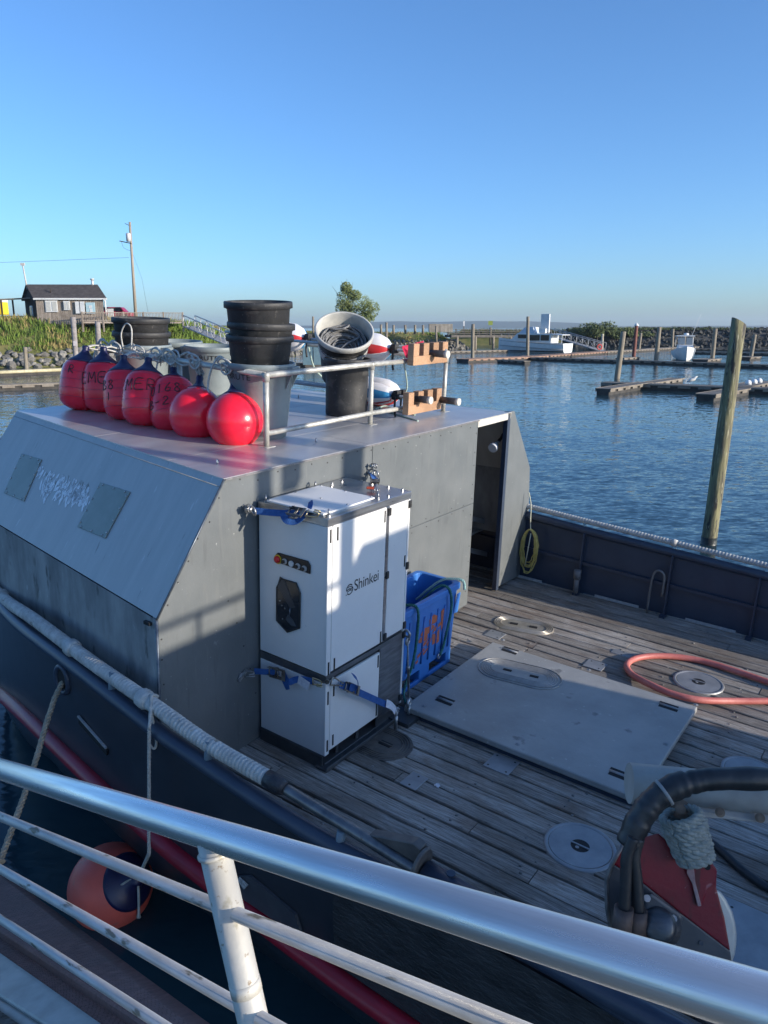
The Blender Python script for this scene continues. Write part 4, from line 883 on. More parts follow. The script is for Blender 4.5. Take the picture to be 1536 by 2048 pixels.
m = MB(); m.prism([Matrix.Rotation(aO, 3, 'Z') @ V((p.x, p.y, 0)) + V((cO.x, cO.y, 0.0915)) for p in stadium(0, 0, hl, 0.17, 0)], (0, 0, 0.004)); m.build('plate', hatchm, ov, bevel=0.002)
stadium_rings(ov, cO, hl, 0, (0.198, 0.165, 0.145, 0.125, 0.105, 0.085), 0.0955, ringm, aO)
for s in (-0.11, 0.13):
    p = cO + Matrix.Rotation(aO, 3, 'Z') @ V((s, 0, 0)); m = MB(); m.box(V((p.x, p.y, 0.0975)), (0.075, 0.032, 0.004), Matrix.Rotation(aO, 3, 'Z')); m.build('finger_hole', black, ov)
# oval bronze plate forward of the hatch
c2 = deck(1047, 1252, 0.0); l2 = deck(986, 1241, 0.0); r2 = deck(1112, 1264, 0.0); a2 = math.atan2(r2.y - l2.y, r2.x - l2.x)
ov2 = thing('oval_plate', 'worn bronze oval deck plate with rings in the sunlit planks', 'deck plate', (c2.x, c2.y, 0))
bz = M('worn bronze', (0.28, 0.25, 0.2), (0.4, 0.37, 0.31), 9, 0.4, 0.4, bump=0.1)
m = MB(); m.prism([Matrix.Rotation(a2, 3, 'Z') @ V((p.x, p.y, 0)) + V((c2.x, c2.y, -0.01)) for p in stadium(0, 0, 0.145, 0.165, 0)], (0, 0, 0.016)); m.build('plate', bz, ov2, bevel=0.003)
stadium_rings(ov2, c2, 0.145, 0, (0.155, 0.135, 0.115, 0.095), 0.008, M('bright ring', (0.45, 0.4, 0.33), (0.55, 0.5, 0.42), 9, 0.35, 0.6), a2)
for s in (-0.1, 0.1):
    p = c2 + Matrix.Rotation(a2, 3, 'Z') @ V((s, 0, 0)); m = MB(); m.box(V((p.x, p.y, 0.0085)), (0.08, 0.04, 0.006), Matrix.Rotation(a2, 3, 'Z')); m.build('finger_hole', black, ov2)
# oval plate partly under the cabinet
c3 = deck(765, 1487, 0.0); c3 = V((0.74, 0.52, 0))
ov3 = thing('oval_plate', 'dark bronze oval deck plate half under the cabinet skid', 'deck plate', (c3.x, c3.y, 0))
m = MB(); m.prism([p + V((c3.x, c3.y, -0.008)) for p in stadium(0, 0, 0.06, 0.21, 0)], (0, 0, 0.014)); m.build('plate', bronze, ov3, bevel=0.003)
stadium_rings(ov3, c3, 0.06, 0, (0.19, 0.17, 0.15, 0.13), 0.0065, bronze)
m = MB(); m.box((0.80, 0.52, 0.008), (0.1, 0.05, 0.004)); m.build('finger_hole', black, ov3); m = MB(); m.box((0.80, 0.52, 0.011), (0.12, 0.012, 0.006)); m.build('lift_bar', bronze, ov3)
# round lids
def round_lid(x, y, r, label, rim=True):
    p = deck(x, y, 0.0); t = thing('deck_lid', label, 'deck lid', (p.x, p.y, 0), group='round deck lids')
    m = MB(); mt = Matrix.Translation(V((p.x, p.y, 0))); m.lathe([(r, -0.02), (r, 0.006), (r - 0.006, 0.01), (r - 0.024, 0.01), (r - 0.027, 0.006)], 40, mt, caps=False); m.build('lid_frame', platem, t)
    m = MB(); m.lathe([(r - 0.03, -0.01), (r - 0.03, 0.008), (0.05, 0.009), (0.05, 0.0)], 40, mt, smooth=False, caps=False); m.build('lid', platem, t)
    m = MB(); m.disc(p + V((0, 0, 0.0015)), 0.055, 0.0005, (0, 0, 1), 24);
    m.disc(p + V((0, 0, 0.0085)), 0.058, 0.0012, (0, 0, 1), 28); hh = m.build('lid_recess', black, t)
    m = MB(); m.box(p + V((0, 0.0, 0.012)), (0.115, 0.012, 0.006)); m.disc(p + V((-0.01, -0.025, 0.01)), 0.012, 0.003); m.build('lid_bar', platem, t)
round_lid(1160, 1694, 0.222, 'round grey deck lid on the shaded planks nearest the railing')
round_lid(1397, 1365, 0.215, 'round grey deck lid inside the loop of red hose')
round_lid(1500, 1545, 0.2, 'round grey deck lid partly hidden behind the crane boom')
# rectangular plates
def rect_plate(x, y, su, sw, nb, label, ang=0.0, mat=None):
    p = deck(x, y, 0.0); t = thing('cover_plate', label, 'deck plate', (p.x, p.y, 0), group='small bolted plates on the deck')
    m = MB(); R_ = Matrix.Rotation(ang, 3, 'Z'); m.box(p + V((0, 0, 0.004)), (su, sw, 0.008), R_); m.build('plate', mat or platem, t, bevel=0.002)
    off = {4: ((-.36, -.36), (-.36, .36), (.36, -.36), (.36, .36)), 2: ((0, -.34), (0, .34)), 3: ((-.3, .3), (.3, -.3), (.3, .3))}[nb]
    for (a, b) in off:
        m = MB(); m.disc(p + R_ @ V((a * su, b * sw, 0)) + V((0, 0, 0.008)), 0.008, 0.0012, (0, 0, 1), 10); m.build('bolt', M('bolt hole', (0.03, 0.03, 0.03), rough=0.5), t)
rect_plate(1003, 1529, 0.20, 0.20, 4, 'square four bolt plate beside the near edge of the hatch cover')
rect_plate(828, 1563, 0.13, 0.17, 2, 'small two bolt plate on the planks by the cabinet')
rect_plate(990, 1270, 0.17, 0.17, 3, 'plain plate between the bronze oval and the hatch cover')
rect_plate(1190, 1331, 0.18, 0.17, 3, 'plate at the sunlit far edge of the hatch cover')
rect_plate(1245, 1300 + 8, 0.2, 0.1, 2, 'thin weathered strip plate in the far planks')
rect_plate(1520, 1890, 0.5, 0.5, 4, 'large plain plate at the lower right behind the red block')
m = MB(); p = deck(874, 1573, 0.004); rnd = random.Random(3)
m.add([p + V((0.035 * math.cos(a) * rnd.uniform(0.3, 1), 0.03 * math.sin(a) * rnd.uniform(0.3, 1), 0.003 + 0.01 * rnd.random())) for a in [2 * math.pi * i / 11 for i in range(11)]], [tuple(range(11))])
setp(m.build('paper_scrap', tagw, base=p), 'crumpled white scrap lying on the planks by the small plate', 'scrap')

# ------------------------------------------------------------------ hoses
hosem = M('red rubber hose', (0.5, 0.13, 0.11), (0.58, 0.19, 0.16), 8, 0.5, bump=0.08, bscale=30, spots=[((0.3, 0.08, 0.06), 12, 0.7)])
hp = [(1700, 1402), (1536, 1402), (1470, 1402), (1400, 1400), (1345, 1388), (1300, 1369), (1268, 1352), (1254, 1336), (1258, 1324), (1275, 1316), (1305, 1312), (1345, 1313), (1395, 1320), (1450, 1335), (1536, 1364), (1700, 1420)]
m = MB(); hz_ = [0.13 if (x < 1420 and y > 1335 and x > 1256 and i in (3, 4)) else 0.03 for i, (x, y) in enumerate(hp)]
pts = [deck(x, y, 0.032 if i not in (3, 4, 5) else 0.06) for i, (x, y) in enumerate(hp)]
m.tube(smooth_path(pts, 6), 0.029, 12); setp(m.build('red_hose', hosem, base=deck(1397, 1365)), 'thick red rubber hose looped on the sunlit deck', 'hose')
m = MB(); m.tube(smooth_path([deck(x, y, 0.025) for x, y in ((1405, 1672), (1440, 1700), (1490, 1745), (1560, 1790), (1700, 1860))], 6), 0.026, 10)
setp(m.build('black_hose', M('black rubber', (0.015, 0.016, 0.018), (0.03, 0.03, 0.033), 12, 0.45, bump=0.1), base=deck(1490, 1745)), 'black hose running across the shaded planks beyond the block', 'hose')
# ------------------------------------------------------------------ coil of yellow cord by the wing
t = thing('cord_coil', 'coil of yellow cord hanging by the starboard wing panel', 'cord', (0.05, 4.38, 0.5))
cy = M('yellow cord', (0.42, 0.34, 0.09), (0.55, 0.46, 0.16), 20, 0.7); rnd = random.Random(8)
cc = atw(1058, 1098, 4.33)
for i in range(11):
    m = MB(); a_ = rnd.uniform(0.065, 0.105); b_ = rnd.uniform(0.19, 0.275); du = rnd.uniform(-0.02, 0.02)
    m.tube([cc + V((a_ * 1.05 * math.sin(2 * math.pi * k / 22) + rnd.uniform(-0.003, 0.003), du + 0.01 * math.sin(3 * k), 0.24 - b_ + b_ * math.cos(2 * math.pi * k / 22))) for k in range(22)], 0.006, 5, closed=True); m.build('turn', cy, t)
m = MB(); m.tube(smooth_path([atw(1058, 985, 4.36), atw(1062, 1010, 4.36), atw(1061, 1040, 4.35), cc + V((0, 0, 0.22))], 5), 0.006, 6); m.tube([cc + V((0.015, -0.02, 0.2)), cc + V((-0.02, -0.025, -0.2))], 0.006, 5); m.build('lanyard', M('pale cord', (0.5, 0.5, 0.38), (0.6, 0.6, 0.48), 20, 0.7), t)
# clip lamp inside the door
t = thing('work_lamp', 'white clip lamp hanging inside the dark doorway', 'lamp', tuple(bulk(990, 890, -0.15)))
lc = bulk(988, 893, -0.15); ax = (bulk(1003, 876, -0.15) - lc).normalized(); mt = Matrix.Translation(lc) @ ax.to_track_quat('Z', 'Y').to_matrix().to_4x4()
m = MB(); m.lathe([(0.052, -0.04), (0.056, -0.02), (0.046, 0.01), (0.025, 0.045), (0.022, 0.09)], 18, mt); m.build('lamp_shade', M('lamp white', (0.72, 0.72, 0.72), (0.65, 0.66, 0.68), 8, 0.35), t)
m = MB(); m.tube([lc + ax * 0.09, lc + ax * 0.16, lc + ax * 0.2 + V((0, 0.03, 0.06))], [0.02, 0.016, 0.01], 10); m.build('lamp_clip', black, t)
# ------------------------------------------------------------------ bins on the roof
BINH = 0.615; RR = 0.285; RB = 0.205
binp = {'grey': M('grey bin plastic', (0.175, 0.21, 0.215), (0.22, 0.255, 0.26), 3, 0.5, bump=0.06, bscale=50, spots=[((0.4, 0.42, 0.42), 24, 0.75)]),
        'black': M('black bin plastic', (0.018, 0.019, 0.02), (0.036, 0.036, 0.037), 4, 0.58, bump=0.12, bscale=40, spots=[((0.1, 0.096, 0.09), 26, 0.66), ((0.16, 0.15, 0.14), 60, 0.68), ((0.06, 0.058, 0.055), 6, 0.6)])}
def bin_profile(r=RR, b=RB, h=BINH):
    f = lambda z: b + (r - 0.022 - b) * z / (h - 0.05)
    return [(b - 0.02, 0.0), (b, 0.012), (f(0.12), 0.12), (f(0.3), 0.3), (f(h - 0.17), h - 0.17), (f(h - 0.165) + 0.004, h - 0.165), (f(h - 0.06), h - 0.06), (r - 0.014, h - 0.052), (r, h - 0.048), (r, h - 0.008), (r - 0.004, h),
            (r - 0.014, h), (r - 0.018, h - 0.006), (f(h - 0.06) - 0.01, h - 0.06), (f(0.3) - 0.01, 0.3), (b - 0.008, 0.02), (0.001, 0.018)]
def make_bin(pos, kind, label, group, word=False, rot=None, r=RR, b=RB, h=BINH, face=None, handle=True, dia=0.0):
    t = thing('waste_bin', label, 'bin', (0, 0, 0), group=group)
    m = MB(); m.lathe(bin_profile(r, b, h), 44); m.build('bin_body', binp[kind], t)
    if handle:
        for s in (1, -1):
            m = MB()
            for a0 in (-0.2, 0.2):
                c_, s_ = math.cos(a0), math.sin(a0)
                m.prism([V((s * (r - 0.03) * c_, s * (r - 0.03) * s_, h - 0.2)), V((s * (r - 0.012) * c_, s * (r - 0.012) * s_, h - 0.055)), V((s * (r + 0.035) * c_, s * (r + 0.035) * s_, h - 0.055))], (0, 0.012, 0))
            m.prism([V((s * (r - 0.01), -0.075, h - 0.05)), V((s * (r + 0.032), -0.07, h - 0.05)), V((s * (r + 0.032), 0.07, h - 0.05)), V((s * (r - 0.01), 0.075, h - 0.05))], (0, 0, 0.03))
            m.build('handle', binp[kind], t)
    if word:
        vs, fs = text_mb('BRUTE', 0.085, 1.05); wd = max(v.x for v in vs); f = lambda z: b + (r - 0.022 - b) * z / (h - 0.05)
        m = MB(); out = []
        for v in vs:
            z = h - 0.125 + v.y * 0.75; a = (face or 0) + (v.x - wd / 2) / r; rr_ = f(z) + 0.006; out.append(V((rr_ * math.cos(a), rr_ * math.sin(a), z)))
        m.add(out, fs); m.build('lettering', lettering, t)
    mm = BOAT @ Matrix.Translation(V(pos)) @ (rot.to_4x4() if rot is not None else Matrix.Identity(4)) @ Matrix.Rotation(dia, 4, 'Z')
    t.matrix_basis = mm
    return t
GG = 'grey bins standing on the cabin roof'; GBk = 'black bins nested in stacks on the roof'
# facing of the camera in boat axes
TC = (BINV.to_3x3() @ V((0, -1, 0))); FA = math.atan2(TC.y, TC.x)
def face_for(t_dia): return FA - t_dia
A_ = V((-0.86, 0.935, RH + 0.002)); Bc = V((-2.33, 1.76, RH + 0.002)); Cc = V((-3.02, 1.86, RH + 0.002)); Dc = V((-2.83, 1.29, RH + 0.002))
d0 = FA + 1.25
make_bin(A_, 'grey', 'grey bin at the corner of the roof rail, under the tall black stack', GG, True, dia=d0, face=FA - d0 - 0.62)
for i, z in enumerate((0.215, 0.31, 0.475)):
    lab = ['lowest black bin of the stack over the corner grey bin', 'middle black bin of the stack over the corner grey bin', 'topmost black bin of the stack over the corner grey bin'][i]
    make_bin(A_ + V((0.0, 0.0, z)), 'black', lab, GBk, r=0.272, b=0.19, handle=False, rot=Matrix.Rotation(rad((0.6, -0.8, 2.2)[i]), 3, 'X'))
make_bin(Bc, 'grey', 'open grey bin on the roof just left of the black stack', GG, True, dia=FA + 1.4, face=-1.4 - 0.05)
make_bin(Cc, 'grey', 'open grey bin behind the red buoys, second from the left', GG, True, dia=FA + 1.4, face=-1.4 + 0.35)
make_bin(Dc + V((0, 0, 0)), 'grey', 'grey bin holding the low wide black stack at the left', GG, dia=FA + 1.2)
for i, z in enumerate((0.12, 0.25)):
    make_bin(Dc + V((0, 0, z)), 'black', ['lower black bin of the wide stack at the left of the roof', 'upper black bin of the wide stack at the left of the roof'][i], GBk, r=0.279, b=0.195, handle=False)
# black upright bin with the tilted one on it
E_ = roof(690, 837); E_ = V((E_.x - 0.12, E_.y + 0.17, RH + 0.002))
make_bin(E_, 'black', 'straight sided black bin standing upright beside the middle rail post', GBk, r=0.232, b=0.205, h=0.56, handle=False)
tiltd = (TC.normalized() * math.cos(rad(52)) + V((0, 0, 1)) * math.sin(rad(52)) + V((0.05, 0.06, 0))).normalized()
mp_ = M('cream inside bin', (0.5, 0.49, 0.45), (0.36, 0.36, 0.34), 7, 0.55, bump=0.05, spots=[((0.2, 0.2, 0.2), 14, 0.74)])
ft = CAM + ray(689, 660) * 7.55; FT = BINV @ ft
t = thing('tilted_bin', 'tilted black bin with a pale inside, holding coiled rope', 'bin', (0, 0, 0))
q = tiltd.to_track_quat('Z', 'Y').to_matrix().to_4x4()
hf = 0.62; rt = 0.292
prof = [(0.19, 0.0), (0.2, 0.02), (0.225, 0.3), (0.262, hf - 0.11), (0.266, hf - 0.1), (0.268, hf - 0.065)]
m = MB(); m.lathe(prof, 44, caps=False); m.build('bin_body', binp['black'], t)
m = MB(); m.lathe([(0.27, hf - 0.065), (rt - 0.008, hf - 0.06), (rt, hf - 0.05), (rt, hf - 0.006), (rt - 0.006, hf), (rt - 0.018, hf), (rt - 0.022, hf - 0.01), (0.262, hf - 0.06), (0.245, hf - 0.25), (0.2, 0.25), (0.001, 0.24)], 48, caps=False); m.build('bin_rim', mp_, t)
t.matrix_basis = BOAT @ Matrix.Translation(FT) @ q @ Matrix.Translation(V((0, 0, -hf)))
# rope coil lying in it
rc = thing('rope_coil', 'dark grey rope coiled inside the tilted bin', 'rope', (0, 0, 0)); rnd = random.Random(9)
for L_ in range(4):
    m = MB(); pts = []
    for k in range(9):
        R_ = 0.045 + 0.0215 * k; c0 = V((rnd.uniform(-0.012, 0.012), rnd.uniform(-0.03, 0.0), 0))
        for j in range(16):
            a = 2 * math.pi * j / 16; rr2 = R_ + 0.0215 * j / 16
            pts.append(V((rr2 * math.cos(a), rr2 * math.sin(a), 0.28 + 0.026 * L_ + 0.15 * (R_ / 0.22) ** 1.5 + rnd.uniform(-0.007, 0.007))) + c0)
    m.tube(smooth_path(pts, 3), 0.0095, 6); m.build('rope_turn', M('dark grey rope', (0.1, 0.103, 0.108), (0.24, 0.24, 0.24), 40, 0.9, bump=0.4, bscale=140), rc)
m = MB(); m.tube(smooth_path([V((-0.2, 0.02, 0.45)), V((-0.1, 0.17, 0.5)), V((0.06, 0.19, 0.5)), V((0.16, 0.08, 0.48)), V((0.04, -0.02, 0.47)), V((-0.04, -0.13, 0.46)), V((0.05, -0.17, 0.44))], 6), 0.0115, 6)
m.tube(smooth_path([V((-0.08, 0.21, 0.48)), V((-0.12, 0.13, 0.52)), V((0.0, 0.12, 0.54)), V((0.06, 0.2, 0.52)), V((-0.02, 0.235, 0.48))], 6), 0.0105, 6); m.build('rope_tail', MATS['dark grey rope'], rc)
rc.matrix_basis = t.matrix_basis.copy()

# ------------------------------------------------------------------ red buoys on the rail
redb = M('glossy red vinyl', (0.9, 0.018, 0.05), (0.82, 0.016, 0.045), 2.5, 0.24, spec=0.5, coat=0.15, rvar=0.06, sss=0.6)
navy = M('navy vinyl', (0.012, 0.012, 0.05), (0.02, 0.02, 0.075), 5, 0.4)
STK = {'E': [[(0.9, 1), (0.05, 0.97), (0.0, 0.02), (0.95, 0.0)], [(0.05, 0.52), (0.75, 0.55)]], 'M': [[(0, 0), (0.12, 1), (0.5, 0.35), (0.88, 1), (1, 0)]], 'R': [[(0, 0), (0.05, 1), (0.7, 0.95), (0.85, 0.72), (0.6, 0.52), (0.08, 0.5), (0.95, -0.05)]],
       '8': [[(0.8, 0.85), (0.45, 1), (0.15, 0.8), (0.4, 0.55), (0.85, 0.3), (0.6, 0), (0.15, 0.1), (0.15, 0.35), (0.55, 0.6), (0.8, 0.85)]], '0': [[(0.5, 1), (0.1, 0.7), (0.1, 0.25), (0.45, 0), (0.85, 0.3), (0.85, 0.75), (0.5, 1)]],
       '1': [[(0.5, 1), (0.45, 0)]], '6': [[(0.8, 1), (0.3, 0.6), (0.12, 0.2), (0.45, 0), (0.85, 0.2), (0.7, 0.45), (0.2, 0.35)]], 'B': [[(0.1, 0), (0.12, 1), (0.6, 0.95), (0.75, 0.75), (0.15, 0.55), (0.85, 0.35), (0.8, 0.08), (0.1, 0)]],
       '-': [[(0.15, 0.45), (0.85, 0.47)]], 'T': [[(0, 1), (1, 0.95)], [(0.5, 0.97), (0.42, 0)]], '2': [[(0.1, 0.8), (0.5, 1), (0.85, 0.75), (0.5, 0.4), (0.05, 0.02), (0.95, 0.05)]], 'L': [[(0.2, 1), (0.15, 0), (0.8, 0.03)]]}
def prof_r(prof, z):
    for (r0, z0), (r1, z1) in zip(prof, prof[1:]):
        if z0 <= z <= z1 and z1 > z0: return r0 + (r1 - r0) * (z - z0) / (z1 - z0)
    return prof[-1][0]
def scrawl(m, prof, word, a0, z0, hgt, adv, th=0.0045):
    """handwritten strokes laid on a surface of revolution"""
    for i, ch in enumerate(word):
        for st in STK.get(ch, []):
            pts = []
            for (x, y) in smooth_path([V((p[0], p[1], 0)) for p in st], 4) and [(p.x, p.y) for p in smooth_path([V((p[0], p[1], 0)) for p in st], 3)]:
                z = z0 + y * hgt; r = prof_r(prof, z) + 0.0005; a = a0 + (i * adv + x * adv * 0.72) / 0.19
                pts.append(V((r * math.cos(a), r * math.sin(a), z)))
            m.tube(pts, th, 5)
CYL = [(0.001, 0.0), (0.075, 0.006), (0.135, 0.03), (0.172, 0.07), (0.19, 0.12), (0.196, 0.18), (0.197, 0.25), (0.195, 0.32), (0.188, 0.375), (0.175, 0.418), (0.152, 0.452)]
CCAP = [(0.153, 0.452), (0.12, 0.482), (0.08, 0.512), (0.05, 0.54), (0.033, 0.568), (0.03, 0.585), (0.035, 0.6), (0.028, 0.615), (0.001, 0.62)]
SPH = [(0.001, 0.0)] + [(0.2 * math.sin(rad(a)), 0.2 - 0.2 * math.cos(rad(a))) for a in range(12, 138, 9)] + [(0.125, 0.36)]
SCAP = [(0.126, 0.36), (0.09, 0.395), (0.05, 0.432), (0.03, 0.47), (0.024, 0.5), (0.028, 0.52), (0.02, 0.545), (0.001, 0.55)]
def buoy(kind, contact, topw, label, words=(), scale=1.0, spin=0.0):
    prof, cap, tot = (CYL, CCAP, 0.62) if kind == 'long' else (SPH, SCAP, 0.55)
    t = thing('buoy', label, 'buoy', (0, 0, 0), group='red buoys tied along the roof rail')
    m = MB(); m.lathe(prof, 40); b = m.build('buoy_body', redb, t)
    if kind == 'long':
        m = MB()
        for zg in (0.115, 0.195, 0.275, 0.35): rg = prof_r(prof, zg); m.lathe([(rg - 0.003, zg - 0.004), (rg + 0.0012, zg - 0.0015), (rg + 0.0012, zg + 0.0015), (rg - 0.003, zg + 0.004)], 40, caps=False)
        m.build('seam', M('buoy seam', (0.42, 0.008, 0.04), rough=0.35), t)
    m = MB(); m.lathe(cap, 28); m.ring((0, 0, tot - 0.03), 0.016, 0.01, (0, 1, 0)); m.build('buoy_cap', navy, t)
    if words:
        m = MB()
        for (wd, a0, z0, hh, adv) in words: scrawl(m, prof, wd, a0, z0, hh, adv)
        m.build('handwriting', lettering, t)
    ax = (topw - contact).normalized(); q = ax.to_track_quat('Z', 'Y').to_matrix().to_4x4()
    # keep the x axis of the buoy towards the camera
    xa = TC - ax * TC.dot(ax); xa.normalize(); ya = ax.cross(xa); q = Matrix((xa, ya, ax)).transposed().to_4x4()
    mt = Matrix.Translation(contact) @ q @ Matrix.Scale(scale, 4)
    t.matrix_basis = BOAT @ mt
    return t, mt @ V((0, 0, tot - 0.02))
def railp(u): return V((u, P0.y + 0.166 * (P0.x - u), RH + HR))
eyes = []
def bcontact(x, y, r):
    """point of the roof below a buoy whose lowest visible edge is at this pixel"""
    return roof(x, y)
spec = [('long', (157, 821), (172, 692), 1.0, 'farthest red buoy, leaning at the left end of the rail', [('R', -0.35, 0.33, 0.07, 0.07)]),
        ('long', (209, 826), (207, 692), 1.0, 'long red buoy lettered EME, second from the left', [('EME', -0.95, 0.26, 0.1, 0.1)]),
        ('long', (251, 841), (247, 708), 0.95, 'narrow red buoy showing a handwritten 8', [('B8', -0.95, 0.27, 0.085, 0.085), ('1', -0.6, 0.17, 0.07, 0.06)]),
        ('long', (287, 853), (297, 716), 1.0, 'long red buoy lettered MER in the middle of the row', [('MER', -0.72, 0.27, 0.1, 0.1)]),
        ('long', (347, 862), (347, 736), 1.0, 'long red buoy numbered 0168 behind the round one', [('0168', -0.85, 0.27, 0.085, 0.075), ('B-2', -0.95, 0.15, 0.075, 0.075)]),
        ('round', (389, 877), (400, 750), 1.14, 'round red buoy, second from the corner post', []),
        ('round', (471, 893), (467, 758), 1.12, 'largest round red buoy next to the corner rail post', [])]
knots = []
for kind, cpx, tpx, scl, lab, words in spec:
    c = roof(*cpx)
    tot = (0.62 if kind == 'long' else 0.55) * scl
    # top lies on the sight line of the cap at the buoy's length from the contact point
    best = None
    for i in range(200):
        p = BINV @ (CAM + ray(*tpx) * (5.0 + i * 0.02)); e = abs((p - c).length - tot) + (0 if p.y > c.y + 0.1 else 0.5)
        if best is None or e < best[0]: best = (e, p)
    tp = best[1]
    b, eye = buoy(kind, c + V((0, 0, 0.004)), tp, lab, words, scl); knots.append((b, eye, kind))
rnd = random.Random(17)
for i, (b, eye, kind) in enumerate(knots):
    rp = railp(max(min(eye.x, -0.62), -3.05)); inv = (b.matrix_basis.inverted() @ BOAT)
    m = MB()
    for k in range(3):   # turns through the eye and over the rail
        o = V((0.022 * (k - 1), 0, 0)); c = (eye + rp) / 2; d = rp - eye
        m.tube([inv @ p for p in smooth_path([eye + o * 0.4, eye + d * 0.5 + V((0, -0.03, 0.03)) + o, rp + o + V((0, -0.03, 0.02)), rp + o + V((0, 0.0, 0.034)), rp + o + V((0, 0.033, 0.0)), rp + o + V((0, 0, -0.033)), eye + d * 0.45 + V((0, 0.03, -0.02)) + o, eye - o * 0.4], 4)], 0.0075 / b.matrix_basis.to_scale().x, 6)
    a = rnd.uniform(0.10, 0.16)
    if i in (1, 2, 3, 4):
        m.tube([inv @ p for p in smooth_path([rp + V((0.02, 0.0, 0.02)), rp + V((0.1, 0.05, 0.07)), rp + V((0.24, -0.02, 0.06)), rp + V((0.28, -0.05, 0.0)), rp + V((0.16, -0.05, -0.03)), rp + V((0.02, -0.03, -0.0))], 6)], 0.0085, 6)
    if i in (0, 1, 4, 6):
        m.tube([inv @ p for p in smooth_path([rp + V((0.0, 0.0, 0.03)), rp + V((-0.12, 0.0, 0.09)), rp + V((-0.2, -0.02, -0.02)), rp + V((-0.2, -0.06, -0.16)), rp + V((-0.15, -0.08, -0.24))], 6)], 0.0085, 6)
    for k in range(2):
        c = rp + V((-0.02 + 0.028 * k + rnd.uniform(-.006, .006), 0, 0)); R_ = 0.034; tl = rnd.uniform(-0.012, 0.012)
        m.tube([inv @ (c + V((tl * math.sin(t_), R_ * math.cos(t_), R_ * math.sin(t_)))) for t_ in [2 * math.pi * j / 12 for j in range(12)]], 0.008, 6, closed=True)
    m.tube([inv @ p for p in smooth_path([rp + V((-0.05, -0.03, 0.02)), rp + V((-0.09, -0.05, 0.05)), rp + V((-0.03, -0.06, 0.085)), rp + V((0.05, -0.05, 0.06)), rp + V((0.06, -0.045, 0.0)), rp + V((0.0, -0.045, -0.04)), rp + V((-0.06, -0.04, -0.01)), rp + V((-0.04, -0.05, 0.045)), rp + V((0.03, -0.055, 0.03))], 5)], 0.0075, 6)
    m.build('rope_knot', ropew, b)
m = MB(); p0 = railp(-2.75); m.tube(smooth_path([p0 + V((0, 0, 0.02)), p0 + V((-0.02, 0.0, 0.16)), p0 + V((0.06, 0.0, 0.26)), p0 + V((0.14, 0, 0.22)), p0 + V((0.12, 0, 0.03))], 6), 0.007, 6)
setp(m.build('rope_loop', ropew, base=p0), 'loose upright loop of pale rope at the left end of the rail', 'rope')

# ------------------------------------------------------------------ marker poles on wooden racks
pine = wood_mat('fresh pine', (0.5, 0.31, 0.19), (0.36, 0.2, 0.11), (0.42, 0.25, 0.15), 0.8, 0.6, 0.08, False)
for (k, (w0, w1), (h0, h1), lab) in ((0, (2.545, 3.17), (RH + 0.53, RH + 0.735), 'upper notched pine rack clamped to the top roof rail'), (1, (2.495, 3.10), (RH + 0.062, RH + 0.275), 'lower notched pine rack clamped to the bottom roof rail')):
    ur = P2.x + 0.055
    t = thing('pole_rack', lab, 'rack', (ur, (w0 + w1) / 2, h0), group='notched pine racks on the roof rail')
    m = MB(); W_ = w1 - w0; tw = W_ * 0.155; gw = (W_ - 4 * tw) / 3; hb = h0 + (h1 - h0) * 0.42; poly = [(w0, h0), (w1, h0)]
    x = w1
    for i in range(4):
        poly += [(x, h1), (x - tw, h1)]
        if i < 3: poly += [(x - tw, hb), (x - tw - gw, hb)]
        x -= tw + gw
    # one board with four teeth: a base and teeth in a single mesh
    m.box((ur, (w0 + w1) / 2, (h0 + hb) / 2), (0.07, W_, hb - h0)); m.build('rack_board', pine, t, bevel=0.003)
    x = w0
    for i in range(4):
        m = MB(); m.box((ur, x + tw / 2, (hb + h1) / 2 - 0.001), (0.069, tw, h1 - hb)); m.build('rack_tooth', pine, t, bevel=0.003); x += tw + gw
    for w_ in (w0 + 0.3, w0 + 0.47):
        m = MB(); hh_ = RH + (HR if k == 0 else 0.11); m.ring((P2.x, w_, hh_), 0.031, 0.004, (0, 1, 0)); m.build('clamp', bolt, t)
fl_w = M('white float foam', (0.78, 0.76, 0.76), (0.7, 0.69, 0.7), 6, 0.55); fl_r = M('red float paint', (0.6, 0.025, 0.03), (0.5, 0.03, 0.035), 8, 0.5); fl_b = M('blue float paint', (0.03, 0.2, 0.42), (0.04, 0.25, 0.48), 8, 0.5)
polem = M('grey pole', (0.3, 0.31, 0.32), (0.42, 0.42, 0.42), 10, 0.4, 0.5)
